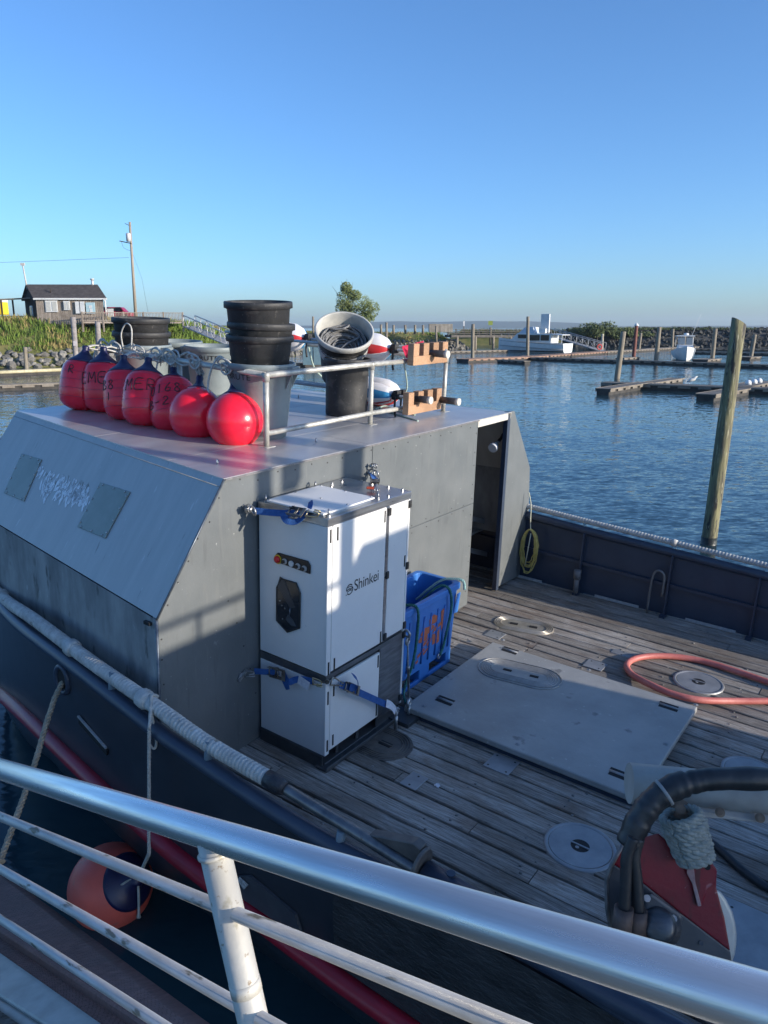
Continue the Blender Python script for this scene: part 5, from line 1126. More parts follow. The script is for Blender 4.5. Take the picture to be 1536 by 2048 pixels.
def flyer(px, u, wt_len, f_u1, f_len, fr, label, txt=None, dw=0.0, weight=True, bands=((0, 150, 'w'), (150, 180, 'b'), (180, 215, 'w'), (215, 245, 'r'), (245, 330, 'w'), (330, 360, 'b')), knuckle=True, pole_to=None):
    c = bulk(px[0], px[1], u); w, h = c.y + dw, c.z
    t = thing('marker_pole', label, 'marker pole', (u, w, h), group='marker poles with striped floats')
    m = MB(); m.tube([V((u - 0.02, w, h)), V((min(f_u1 - f_len - 0.3, -3.2) if pole_to is None else pole_to, w, h))], 0.016, 10); m.build('pole', polem, t)
    if weight:
        m = MB(); m.tube([V((u, w, h)), V((u - wt_len, w, h))], 0.035, 14); m.build('pole_weight', M('dark pipe', (0.05, 0.045, 0.045), (0.09, 0.08, 0.08), 14, 0.45, 0.3), t)
        m = MB(); m.tube([V((u + 0.004, w, h)), V((u - 0.03, w, h))], 0.037, 14); m.build('pole_cap', M('pale cap', (0.5, 0.47, 0.42), (0.6, 0.57, 0.5), 14, 0.6), t)
    prof = [(0.02, 0.0), (0.06, 0.012), (fr * 0.72, 0.07), (fr * 0.95, 0.16), (fr, 0.26), (fr, f_len - 0.26), (fr * 0.95, f_len - 0.15), (fr * 0.7, f_len - 0.06), (0.05, f_len - 0.008), (0.02, f_len)]
    mt = Matrix.Translation(V((f_u1, w, h))) @ Matrix(((0, 0, -1), (0, 1, 0), (1, 0, 0))).to_4x4()
    n = 36
    for key, mat in (('w', fl_w), ('r', fl_r), ('b', fl_b)):
        m = MB(); fs = []
        for i in range(len(prof) - 1):
            for j in range(n):
                a = 360 * (j + 0.5) / n
                if any(a0 <= a < a1 and kk == key for a0, a1, kk in bands): fs.append((i * n + j, i * n + (j + 1) % n, (i + 1) * n + (j + 1) % n, (i + 1) * n + j))
        vs = [mt @ V((r * math.cos(2 * math.pi * j / n), r * math.sin(2 * math.pi * j / n), z)) for (r, z) in prof for j in range(n)]
        if fs:
            used = sorted({i for f in fs for i in f}); rem = {o: k for k, o in enumerate(used)}
            m.add([vs[i] for i in used], [tuple(rem[i] for i in f) for f in fs], True); m.build('float' if key == 'w' else 'float_stripe', mat, t)
    if knuckle:
        m = MB(); m.tube([V((f_u1 + 0.01, w, h)), V((f_u1 + 0.09, w, h))], [0.045, 0.03], 8); m.box((f_u1 + 0.05, w, h + 0.03), (0.05, 0.07, 0.05)); m.tube(smooth_path([V((f_u1 + 0.05, w - 0.03, h)), V((f_u1 + 0.06, w - 0.05, h - 0.12)), V((f_u1 + 0.08, w - 0.06, h - 0.2))], 4), 0.012, 6); m.build('lashing', M('black lashing', (0.012, 0.012, 0.014), (0.03, 0.03, 0.03), 20, 0.6), t)
    if txt:
        m = MB(); vsx = []
        for i, chh in enumerate(txt):
            for st in STK[chh]:
                pts = []
                for p in smooth_path([V((q[0], q[1], 0)) for q in st], 3):
                    a = rad(100) + (p.y - 0.5) * 0.1 / fr * -1 ; a = rad(292) + (p.y - 0.5) * -0.6; uu_ = f_u1 - (txt_u - 0.1 * (i + p.x * 0.7))
                    pts.append(V((uu_, w + (fr + 0.001) * math.sin(a), h + (fr + 0.001) * abs(math.cos(a)) if False else h - (fr + 0.001) * math.cos(a + math.pi))))
                m.tube(pts, 0.005, 5)
        m.build('handwriting', lettering, t)
    return t
txt_u = 0.42
BD = ((0, 30, 'w'), (30, 62, 'b'), (62, 150, 'w'), (150, 185, 'b'), (185, 218, 'w'), (218, 255, 'w'), (255, 292, 'r'), (292, 360, 'w'))
flyer((896, 709), -0.27, 0.32, -0.95, 0.92, 0.155, 'upper marker pole with a red, white and blue float, nearest the top rack', '-2', bands=BD)
flyer((880, 703), -0.40, 0.2, -2.3, 1.0, 0.165, 'upper marker pole whose white float with a red band shows left of the tilted bin', 'T-1', dw=0.16, weight=False, bands=BD)
flyer((918, 804), -0.22, 0.22, -0.95, 0.75, 0.15, 'lower marker pole with the longest dark end and a blue striped float', None, bands=((0, 60, 'w'), (60, 100, 'r'), (100, 180, 'w'), (180, 215, 'r'), (215, 250, 'w'), (250, 300, 'b'), (300, 360, 'w')))
flyer((862, 801), -0.30, 0.2, -0.75, 0.6, 0.11, 'lower marker pole with a short dark end in the left notch', None, bands=((0, 60, 'w'), (60, 100, 'r'), (100, 200, 'w'), (200, 225, 'r'), (225, 255, 'w'), (255, 300, 'b'), (300, 360, 'w')))
m = MB(); a = bulk(800, 690, -0.62); m.prism([bulk(803, 693, -0.62), bulk(846, 682, -0.5), bulk(846, 724, -0.5), bulk(812, 716, -0.62)], (0, 0.01, 0))
setp(m.build('signal_flag', M('pink flag cloth', (0.62, 0.02, 0.09), (0.55, 0.02, 0.08), 6, 0.7), base=a), 'bright pink signal flag furled beside the upper rack', 'flag')
m = MB(); m.tube(smooth_path([bulk(806, 716, -0.85), bulk(812, 750, -0.82), bulk(814, 775, -0.82), bulk(808, 792, -0.85)], 6), 0.009, 6); m.tube(smooth_path([roof(752, 815, 0.02), roof(790, 828, 0.015), roof(815, 836, 0.012), roof(836, 842, 0.012)], 6), 0.01, 6)
m.tube(smooth_path([roof(748, 820, 0.02), roof(770, 812, 0.05), roof(790, 820, 0.02), roof(830, 830, 0.012)], 6), 0.01, 6); setp(m.build('pale_rope', ropel, base=roof(800, 830)), 'pale green rope trailing from the marker poles onto the roof', 'rope')
m = MB(); m.tube(smooth_path([bulk(617, 694, -2.4), bulk(628, 735, -2.4), bulk(646, 756, -2.4), bulk(660, 775, -2.4)], 6), 0.011, 6); setp(m.build('float_rope', ropel, base=bulk(617, 694, -2.4)), 'pale rope hanging from the white float behind the bins', 'rope')

# ------------------------------------------------------------------ crane boom and line hauler block at the lower right (world axes)
DB = 2.9
def onb(x, y, d=DB): return CAM + ray(x, y) * d
boomm = M('tan boom paint', (0.34, 0.31, 0.28), (0.44, 0.41, 0.37), 6, 0.5, bump=0.1, bscale=25, spots=[((0.22, 0.17, 0.13), 10, 0.7)])
bm_ = thing('crane_boom', 'pale steel crane boom reaching in from the right edge', 'boom', tuple(onb(1300, 1570, 3.0)), frame=WORLD)
b0 = onb(1258, 1566, 3.05); b1 = onb(2050, 1640, 2.95)
m = MB(); m.tube([b0, b1], 0.078, 20); m.build('boom_pipe', boomm, bm_)
m = MB(); f0 = onb(1285, 1598, 2.98); m.prism([onb(1275, 1600, 2.98), onb(1440, 1612, 2.98), onb(2050, 1690, 2.9), onb(2050, 1750, 2.88), onb(1540, 1648, 2.93), onb(1390, 1634, 2.95), onb(1330, 1628, 2.96), onb(1284, 1615, 2.97)], V((0.005, 0.03, 0.0))); m.build('boom_flange', boomm, bm_, bevel=0.004)
for (x, y, r) in ((1361, 1618, 0.036), (1440, 1625, 0.018), (1520, 1636, 0.018)):
    m = MB(); p = onb(x, y, 2.93); ax = (CAM - p).normalized(); m.disc(p, r, 0.014, ax, 18); m.disc(p + ax * 0.014, r * 0.55, 0.03, ax, 10); m.build('boom_bolt', M('rusty bolt', (0.2, 0.14, 0.1), (0.3, 0.22, 0.16), 20, 0.6, 0.4), bm_)
bl = thing('line_hauler', 'red and dark grey hydraulic line hauler hanging from the boom', 'line hauler', tuple(onb(1345, 1780)), frame=WORLD)
redh = M('dark red hauler paint', (0.23, 0.012, 0.024), (0.17, 0.012, 0.022), 4, 0.4, bump=0.06, bscale=40, spots=[((0.4, 0.25, 0.25), 34, 0.7), ((0.1, 0.015, 0.02), 6, 0.6, (3, 3, 0.6)), ((0.33, 0.12, 0.13), 12, 0.68)])
greyh = M('hauler grey paint', (0.055, 0.06, 0.07), (0.085, 0.09, 0.1), 5, 0.45, bump=0.08, spots=[((0.16, 0.16, 0.17), 22, 0.68)])
away = (onb(1345, 1780, 3.3) - onb(1345, 1780, 2.9)).normalized(); TH_ = 0.1
def crop6(x, y): return (1200 + x / 4.4524, 1500 + y / 4.4524)
def facep(pts, d=DB): return [onb(*crop6(*p), d) for p in pts]
redp = [(210, 830), (330, 790), (520, 740), (690, 900), (770, 985), (960, 955), (1040, 1060), (1035, 1230), (1110, 1500), (1160, 1790), (740, 1470), (400, 1200), (110, 1010)]
gryp = [(110, 1010), (400, 1200), (740, 1470), (1160, 1790), (1175, 1900), (1050, 1960), (700, 1960), (300, 1900), (100, 1620), (60, 1400), (58, 1150)]
m = MB(); m.prism(facep(redp), away * TH_); m.build('cheek_plate', redh, bl, bevel=0.006, seg=2)
m = MB(); m.prism(facep(gryp), away * TH_); m.build('lower_cheek_plate', greyh, bl, bevel=0.006, seg=2)
cx_, cy_ = crop6(640, 1560)
# pale sheave rim behind the cheek
m = MB(); m.prism(facep([(1030, 1235), (1075, 1262), (1130, 1340), (1180, 1440), (1208, 1540), (1220, 1640), (1216, 1740), (1200, 1830), (1172, 1905), (1100, 1900), (1000, 1500)], DB + 0.03), away * 0.1); m.build('sheave', M('pale sheave', (0.55, 0.53, 0.5), (0.66, 0.64, 0.6), 8, 0.4, 0.4), bl, bevel=0.02, seg=3)
# raised ear with a hole
m = MB(); m.prism(facep([(775, 1000), (960, 960), (1042, 1070), (1032, 1190), (960, 1230), (905, 1395), (870, 1390), (830, 1200), (770, 1110)], DB - 0.012), away * 0.02); ear = m.build('lifting_ear', redh, bl, bevel=0.005)
m = MB(); p = onb(*crop6(955, 1040), DB - 0.016); m.disc(p, 0.012, 0.003, -away, 14); m.build('ear_hole', black, bl)
m = MB(); m.prism(facep([(780, 1000), (830, 990), (850, 1180), (905, 1390), (870, 1395), (820, 1190), (772, 1100)], DB - 0.017), away * 0.006); m.build('worn_edge', M('worn primer', (0.22, 0.11, 0.12), (0.36, 0.26, 0.26), 14, 0.5, bump=0.1), bl, bevel=0.002)
for c_ in ((130, 1560), (900, 1720)):
    m = MB(); p = onb(*crop6(*c_), DB - 0.001); m.disc(p, 0.009, 0.007, -away, 6); m.build('plate_bolt', greyh, bl)
m = MB(); m.tube([onb(*crop6(*p), DB - 0.001) for p in ((210, 830), (110, 1010), (58, 1150), (60, 1400), (100, 1620))], 0.008, 6); m.build('rim_edge', M('rim highlight', (0.12, 0.12, 0.125), (0.22, 0.21, 0.21), 18, 0.45, 0.4), bl)  # rim lip in lighter grey, standing in for an edge highlight
# hydraulic motor
m = MB(); m.prism(facep([(400, 1310), (460, 1270), (720, 1460), (735, 1500), (690, 1740), (560, 1720), (380, 1680)], DB - 0.1), away * 0.12); m.build('motor_housing', greyh, bl, bevel=0.012, seg=2)
m = MB(); mc = onb(*crop6(520, 1560), DB - 0.13); mt = Matrix.Translation(mc) @ away.to_track_quat('Z', 'Y').to_matrix().to_4x4(); m.lathe([(0.001, -0.02), (0.045, -0.018), (0.06, 0.0), (0.064, 0.04), (0.078, 0.045), (0.078, 0.1)], 28, mt); m.build('motor_cap', M('scuffed motor', (0.05, 0.055, 0.065), (0.13, 0.135, 0.145), 7, 0.35, 0.6, bump=0.08, stretch=(1, 1, 4)), bl)
for c_ in ((420, 1320), (655, 1500), (640, 1720)):
    m = MB(); p = onb(*crop6(*c_), DB - 0.105); m.disc(p, 0.013, 0.012, -away, 8); m.build('motor_bolt', bolt, bl)
# two hoses with ferrules rising into the black sleeve
hosk = M('scuffed black hose', (0.02, 0.02, 0.022), (0.07, 0.066, 0.06), 6, 0.5, bump=0.12, bscale=30, lo=0.45, hi=0.75)
for k, pts in enumerate((((190, 1640), (215, 1400), (230, 1150), (240, 950), (300, 780)), ((325, 1650), (335, 1420), (320, 1150), (300, 950), (340, 780)))):
    m = MB(); m.tube(smooth_path([onb(*crop6(*p), DB - 0.14 + 0.02 * k) for p in pts], 5), 0.024 if k else 0.021, 12); m.build('hydraulic_hose', hosk, bl)
    m = MB(); p, q_ = [onb(*crop6(*p), DB - 0.14 + 0.02 * k) for p in pts[:2]]; m.tube([p, p.lerp(q_, 0.5), q_, q_], [0.034, 0.035, 0.034, 0.028], 14); m.build('hose_ferrule', M('rusty ferrule', (0.085, 0.06, 0.052), (0.13, 0.09, 0.075), 14, 0.6, 0.2, bump=0.15), bl)
slv = M('black sleeve', (0.012, 0.013, 0.015), (0.03, 0.031, 0.034), 8, 0.42, bump=0.25, bscale=14, spots=[((0.12, 0.12, 0.12), 40, 0.77)])
m = MB(); pts = [onb(*crop6(*p), DB - 0.1) for p in ((255, 850), (300, 720), (370, 590), (460, 470), (570, 380), (690, 320), (830, 285), (960, 262), (1200, 255), (1500, 258), (1900, 270), (2600, 300))]
pth = smooth_path(pts, 6); rs_ = []; rnd = random.Random(31)
for i in range(len(pth)):
    f = i / len(pth); rs_.append((0.047 if f < 0.5 else 0.041) * (1 + 0.025 * math.sin(i * 0.9) + rnd.uniform(-0.05, 0.03)) * (0.8 if i == 0 else 1))
m.tube(pth, rs_, 16); m.build('hose_sleeve', slv, bl)
m = MB(); i0 = 24; d_ = (pth[i0 + 1] - pth[i0 - 1]).normalized(); m.tube([pth[i0] - d_ * 0.006, pth[i0] + d_ * 0.006], rs_[i0] + 0.004, 16); m.build('sleeve_band', M('grey band', (0.25, 0.26, 0.26), rough=0.5), bl)
# rope lashing stacked between ear and boom
m = MB(); lp = M('grey green lashing', (0.22, 0.24, 0.22), (0.36, 0.37, 0.33), 30, 0.9, bump=0.3); rnd = random.Random(12)
a_ = onb(*crop6(720, 590), DB - 0.03); b_ = onb(*crop6(850, 960), DB - 0.04); N_ = 10; axl = (b_ - a_).normalized(); tw_ = 0.052
for i in range(N_):
    f = i / (N_ - 1); c = a_.lerp(b_, f); R_ = 0.072 - 0.022 * abs(f - 0.3) + 0.0; R_ *= rnd.uniform(0.96, 1.05)
    ax = (axl + V((rnd.uniform(-0.05, 0.05), rnd.uniform(-0.05, 0.05), rnd.uniform(-0.05, 0.05)))).normalized(); e1 = ax.orthogonal().normalized(); e2 = ax.cross(e1)
    ring_ = [c + (e1 * math.cos(t_) + e2 * math.sin(t_)) * R_ for t_ in [2 * math.pi * j / 40 for j in range(41)]]
    for p in twist(ring_, 0.0155, 3, 0.075): m.tube(p, 0.0088, 6)
m.build('rope_lashing', lp, bl)

# ------------------------------------------------------------------ mooring line, fender and its line (world axes)
fd = thing('fender_buoy', 'large salmon red fender ball with a navy end floating beside the hull', 'fender', (0, 0, 0))
fc = wz(222, 1772, 0.18); R_ = 0.318; ax = (onb(300, 1755, 4.9) - onb(222, 1775, 5.15)).normalized()
FDC = fc; mt = Matrix.Translation(fc) @ ax.to_track_quat('Z', 'Y').to_matrix().to_4x4()
fcol = M('faded red fender', (0.72, 0.12, 0.085), (0.6, 0.1, 0.075), 3, 0.45, bump=0.04, spots=[((0.5, 0.13, 0.1), 9, 0.66)])
m = MB(); m.lathe([(R_ * math.sin(rad(a)), -R_ * math.cos(rad(a))) for a in range(0, 145, 6)], 40); m.build('fender_body', fcol, fd)
m = MB(); m.lathe([(R_ * math.sin(rad(a)) + 0.001, -R_ * math.cos(rad(a))) for a in range(139, 162, 4)] + [(0.085, R_ + 0.0), (0.05, R_ + 0.04), (0.045, R_ + 0.07), (0.001, R_ + 0.075)], 32); m.build('fender_cap', navy, fd)
fd.matrix_basis = mt
ftip = mt @ V((0, 0, R_ + 0.05))
q = atw(304, 1412, -1.08)
uu_ = RP[4].x; l0 = BOAT @ V((uu_ + 0.1, wport(uu_) - 0.075, hcap(uu_) + 0.02)); l1 = BOAT @ V((uu_ + 0.09, wport(uu_) - 0.12, hred(uu_) + 0.03))
m = MB(); m.tube(smooth_path([BOAT @ (RP[4] + V((0, 0.045, 0.03))), BOAT @ (RP[4] + V((0, 0.0, 0.055))), BOAT @ (RP[4] + V((0.06, -0.055, 0.0))), l0], 4), 0.011, 6); rope(m, [l0, l1, ftip], 0.0115, 0.05)
m.tube(smooth_path([ftip, ftip + V((0.01, -0.03, -0.1)), ftip + V((0.0, -0.04, -0.3))], 4), [0.01] * 8 + [0.02], 6)
for k in range(5): m.tube(smooth_path([ftip, ftip + V((-0.05 - 0.01 * k, -0.03, 0.02 - 0.012 * k)), ftip + V((-0.11, -0.05, -0.01 - 0.012 * k))], 3), 0.005, 5)
setp(m.build('fender_line', M('light grey line', (0.36, 0.35, 0.32), (0.48, 0.47, 0.43), 20, 0.9, bump=0.3), base=ftip, frame=WORLD), 'pale line from the wrapped rail down to the fender ball', 'rope')
m = MB(); p = BOAT @ (RP[4] + V((0.05, -0.05, -0.02))); m.tube(smooth_path([p + V((0, 0, 0.04)), p + V((-0.015, 0, -0.1)), p + V((-0.02, 0, -0.2)), p + V((0.005, 0, -0.235)), p + V((0.02, 0, -0.19)), p + V((0.012, 0, -0.08)), p + V((0.004, 0, 0.03))], 5), 0.008, 6)
setp(m.build('rope_bight', ropew, base=p, frame=WORLD), 'short loop of white rope hanging from the wrapped rail', 'rope')
hz_w = BOAT @ (hz + V((0, -0.01, -0.03)))
m = MB(); e_ = CAM + ray(-25, 1790) * 4.4; mid = hz_w.lerp(e_, 0.5) + V((0, 0, -0.03)); rope(m, smooth_path([BOAT @ (hz + V((0.0, 0.3, 0.02))), hz_w, mid, e_], 5), 0.02, 0.085)
pk = hz_w.lerp(e_, 0.86); m.tube([pk.lerp(e_, -0.04), pk, pk.lerp(e_, 0.05), pk.lerp(e_, 0.1)], [0.02, 0.036, 0.034, 0.02], 8)
setp(m.build('mooring_line', ropet, base=hz_w, frame=WORLD), 'tan mooring line running down from the hawse hole', 'rope')

# ------------------------------------------------------------------ gangway with its railing, in the foreground
gd = ray(-720, 1316).normalized(); gl = CAM + ray(0, 1538) * 2.4
gn = gd.cross(V((0, 0, 1))).normalized(); gu = gn.cross(gd).normalized()
if gu.z < 0: gu = -gu
def ong(x, y):
    r = ray(x, y); return CAM + r * ((gl - CAM).dot(gn) / r.dot(gn))
def gpl(x, y, d):
    r = ray(x, y); o = gl - gu * d; return CAM + r * ((o - CAM).dot(gu) / r.dot(gu))
railm = M('polished aluminium rail', (0.84, 0.83, 0.81), (0.62, 0.61, 0.59), 6, 0.3, 0.85, stretch=(0.5, 9, 9), rvar=0.12, bump=0.035, bscale=14, lo=0.35, hi=0.75, spots=[((0.3, 0.3, 0.31), 22, 0.72)])
postm = M('dull aluminium post', (0.58, 0.56, 0.5), (0.48, 0.46, 0.41), 6, 0.55, 0.25, bump=0.05, bscale=60, spots=[((0.27, 0.22, 0.16), 60, 0.64), ((0.3, 0.27, 0.19), 16, 0.66)])
barm = M('weathered aluminium bar', (0.52, 0.52, 0.51), (0.4, 0.39, 0.37), 14, 0.45, 0.4, bump=0.08, bscale=60, stretch=(0.35, 1.5, 1.5), spots=[((0.16, 0.15, 0.12), 22, 0.6)])
GF = Matrix.Translation(gl) @ Matrix((gd, gu.cross(gd), gu)).transposed().to_4x4(); GI = GF.inverted()
gw = thing('gangway_railing', 'aluminium gangway railing in the foreground with one stout post', 'railing', (0, 0, 0), frame=GF)
e1 = gl + gd * 3.0; e0 = gl - gd * 3.6
bmat = gd.to_track_quat('X', 'Z')
m = MB(); m.tube([GI @ p_ for p_ in (e1, e1.lerp(e0, 0.5), e0)], 0.0305, 28); m.build('top_rail', railm, gw)
pt = ong(425, 1680); pb = ong(508, 2048); pd = (pb - pt).normalized(); m = MB(); m.tube([GI @ pt, GI @ (pt + pd * 1.15)], 0.0305, 24); m.tube([GI @ (pt + pd * 0.285), GI @ (pt + pd * 0.31)], 0.0312, 24); m.build('railing_post', postm, gw)
m = MB(); wc_ = (pd - gd * pd.dot(gd)).normalized(); m.ring(GI @ (pt + pd * 0.026), 0.0305, 0.0055, GI.to_3x3() @ pd, 24, 6); m.build('weld_bead', postm, gw)
for s in (-2.2, 2.4):
    m = MB(); p2_ = pt + gd * s; m.tube([GI @ p2_, GI @ (p2_ + pd * 1.15)], 0.0305, 20); m.build('railing_post', postm, gw)
for (a, b) in (((0, 1633), (1000, 2046)), ((0, 1738), (450, 1996)), ((0, 1838), (320, 2048))):
    p = ong(*a); q_ = ong(*b); dd = (q_ - p).normalized(); m = MB(); m.tube([GI @ (p - dd * 3.0), GI @ (p + dd * 2.6)], 0.0135, 16); m.build('railing_bar', barm, gw)
# gangway planks
brown = wood_mat('stained timber', (0.27, 0.155, 0.135), (0.17, 0.1, 0.09), (0.21, 0.135, 0.12), 0.9, 0.75, 0.1, False)
gwd = thing('gangway', 'brown perforated timbers and metal strip at the foot of the railing', 'gangway', tuple(gpl(150, 1950, 1.0)), frame=WORLD)
def gboard(oL, oR, iL, iR, d, th, name, mat, k=0.0):
    a, b, c, e = gpl(*oL, d), gpl(*oR, d), gpl(*iR, d), gpl(*iL, d)
    dd = (b - a).normalized(); dd2 = (c - e).normalized(); m = MB(); m.prism([a - dd * 3, b + dd * 2, c + dd2 * 2, e - dd2 * 3], -gu * th); return m.build(name, mat, gwd, bevel=0.006)
tb1 = gboard((0, 1749), (383, 2048), (0, 1862), (283, 2048), 1.0, 0.09, 'timber', brown)
tb2 = gboard((0, 1872), (272, 2048), (0, 1926), (160, 2048), 1.04, 0.09, 'timber', brown)
gboard((0, 1922), (165, 2048), (0, 1990), (92, 2048), 1.02, 0.02, 'edge_strip', M('galvanised strip', (0.3, 0.31, 0.3), (0.4, 0.41, 0.4), 8, 0.5, 0.4, bump=0.06))
gboard((0, 2000), (80, 2048), (-300, 2010), (-200, 2100), 1.09, 0.05, 'deck_board', deckwood)
# perforations: rows of small dark incisions
m = MB(); rnd = random.Random(6)
for (oL, oR, iL, iR, d) in (((0, 1749), (383, 2048), (0, 1862), (283, 2048), 0.9985), ((0, 1872), (272, 2048), (0, 1926), (160, 2048), 1.0385)):
    a, b, c, e = gpl(*oL, d), gpl(*oR, d), gpl(*iR, d), gpl(*iL, d); L_ = (b - a).length; n = int(L_ / 0.016)
    for j in range(9):
        for i in range(-20, n + 10):
            fw = (j + 0.7 + (0.0 if i % 2 else 0.4)) / 10; p = a.lerp(b, i / n).lerp(e.lerp(c, i / n), fw)
            if rnd.random() < 0.85:
                t1 = (b - a).normalized() * 0.0045; t2 = (e - a).normalized() * 0.0018; m.add([p - t1 - t2, p + t1 - t2, p + t1 + t2, p - t1 + t2], [(0, 1, 2, 3)])
m.build('incision', M('dark incision', (0.018, 0.012, 0.011), rough=0.9), gwd, kind='stuff')
# ------------------------------------------------------------------ water
def water_mat():
    m = bpy.data.materials.new('harbour water'); m.use_nodes = True; nt = m.node_tree; N = nt.nodes; L = nt.links; p = N['Principled BSDF']
    p.inputs['Base Color'].default_value = (0.012, 0.034, 0.042, 1); p.inputs['Roughness'].default_value = 0.05; p.inputs['IOR'].default_value = 1.33
    p.inputs['Base Color'].default_value = (0.022, 0.055, 0.068, 1); p.inputs['Roughness'].default_value = 0.06
    tc = N.new('ShaderNodeTexCoord'); acc = None
    for (s, st, k, rot, det) in ((0.12, (1.0, 2.0, 1), 0.07, 0.5, 3), (0.6, (1.0, 2.6, 1), 0.12, 0.3, 2), (2.4, (1.0, 2.6, 1), 0.34, 0.12, 3), (7.0, (1.0, 2.2, 1), 0.3, -0.2, 2)):
        mp = N.new('ShaderNodeMapping'); mp.inputs['Scale'].default_value = st; mp.inputs['Rotation'].default_value = (0, 0, rot); L.new(tc.outputs['Object'], mp.inputs[0])
        n = N.new('ShaderNodeTexNoise'); n.inputs['Scale'].default_value = s; n.inputs['Detail'].default_value = det; n.inputs['Roughness'].default_value = 0.5; n.inputs['Distortion'].default_value = 0.3; L.new(mp.outputs[0], n.inputs['Vector'])
        sb_ = N.new('ShaderNodeVectorMath'); sb_.operation = 'SUBTRACT'; sb_.inputs[1].default_value = (0.5, 0.5, 0.5); L.new(n.outputs['Color'], sb_.inputs[0])
        ml = N.new('ShaderNodeVectorMath'); ml.operation = 'MULTIPLY'; ml.inputs[1].default_value = (k * 0.6, k, 0); L.new(sb_.outputs[0], ml.inputs[0])
        if acc is None: acc = ml.outputs[0]
        else: ad = N.new('ShaderNodeVectorMath'); L.new(acc, ad.inputs[0]); L.new(ml.outputs[0], ad.inputs[1]); acc = ad.outputs[0]
    lw = N.new('ShaderNodeTexNoise'); lw.inputs['Scale'].default_value = 0.045; lw.inputs['Detail'].default_value = 3; L.new(tc.outputs['Object'], lw.inputs['Vector'])
    mr = N.new('ShaderNodeMapRange'); mr.inputs[1].default_value = 0.35; mr.inputs[2].default_value = 0.6; mr.inputs[3].default_value = 0.6; mr.inputs[4].default_value = 1.1; L.new(lw.outputs[0], mr.inputs[0])
    sw = N.new('ShaderNodeVectorMath'); sw.operation = 'SCALE'; L.new(acc, sw.inputs[0]); L.new(mr.outputs[0], sw.inputs['Scale']); acc = sw.outputs[0]
    up1 = N.new('ShaderNodeVectorMath'); up1.inputs[1].default_value = (0, 0, 1); L.new(acc, up1.inputs[0])
    nm = N.new('ShaderNodeVectorMath'); nm.operation = 'NORMALIZE'; L.new(up1.outputs[0], nm.inputs[0])
    L.new(nm.outputs[0], p.inputs['Normal']); return m
m = MB(); m.add([(-6000, -600, 0), (6000, -600, 0), (6000, 9000, 0), (-6000, 9000, 0)], [(0, 1, 2, 3)]); m.build('water', water_mat(), frame=WORLD, kind='structure')

# ------------------------------------------------------------------ land: left bank and spit, breakwater, far hills
def gmat(name, cols, scale, bump=0.3):
    return M(name, cols[0], cols[1], scale, 0.95, bump=bump, bscale=scale * 4)
grassm = M('bank grass ground', (0.10, 0.12, 0.03), (0.2, 0.175, 0.06), 0.5, 0.95, bump=0.5, bscale=3)
rockm = M('riprap stone', (0.13, 0.125, 0.115), (0.26, 0.245, 0.215), 1.6, 0.9, bump=0.6, bscale=5, rnd=0.35, spots=[((0.06, 0.065, 0.05), 0.9, 0.62)])
drock = M('breakwater stone', (0.03, 0.031, 0.03), (0.07, 0.068, 0.062), 0.5, 0.9, bump=0.5, bscale=3, rnd=0.3)
WL = [(-80, 78), (-62, 84), (-50, 87), (-44, 88), (-36, 90), (-29, 92.5), (-22, 97), (-18, 104), (-16, 116), (-14, 130), (-11, 143), (-6, 151), (0, 155), (8, 158), (15, 160), (17.5, 166), (17, 178), (15, 200)]
TOPH = [5.4, 5.4, 5.3, 5.3, 5.2, 5.1, 4.9, 4.6, 4.2, 3.9, 3.6, 3.4, 3.3, 3.2, 3.1, 3.0, 2.9, 2.8]
wlp = smooth_path([V((x, y, h)) for (x, y), h in zip(WL, TOPH)], 5)
def inland(i):
    a = wlp[max(i - 1, 0)]; b = wlp[min(i + 1, len(wlp) - 1)]; t = V((b.x - a.x, b.y - a.y, 0)).normalized(); return V((-t.y, t.x, 0))
rows = []; rnd = random.Random(41)
for i, p in enumerate(wlp):
    n = inland(i); r = []
    for (d, f) in ((-1.5, -0.25), (0, 0.02), (2.0, 0.26), (3.4, 0.46), (5.2, 0.72), (7.0, 0.95), (8.5, 1.0), (12, 1.0), (18, 1.0)):
        q = V((p.x, p.y, 0)) + n * d; q.z = p.z * f + (rnd.uniform(-0.15, 0.15) if 0 < f < 1 else 0); r.append(q)
    q = V((p.x - 18, p.y + 130, p.z * 0.95)); r.append(q); rows.append(r)
n = len(rows[0]); m = MB(); m.add([v for r in rows for v in r], [(i * n + j, (i + 1) * n + j, (i + 1) * n + j + 1, i * n + j + 1) for i in range(len(rows) - 1) for j in range(n - 1)], True)
bank = m.build('bank', grassm, frame=WORLD, kind='structure')
def rock_mesh(s, rnd):
    bm = bmesh.new(); bmesh.ops.create_icosphere(bm, subdivisions=1, radius=1)
    for v in bm.verts: v.co = V((v.co.x * rnd.uniform(0.75, 1.2), v.co.y * rnd.uniform(0.75, 1.2), v.co.z * rnd.uniform(0.6, 0.95)))
    me = bpy.data.meshes.new('rock'); bm.to_mesh(me); bm.free(); me.materials.append(s); return me
rk = [rock_mesh(rockm, rnd) for _ in range(7)]
nr = 0
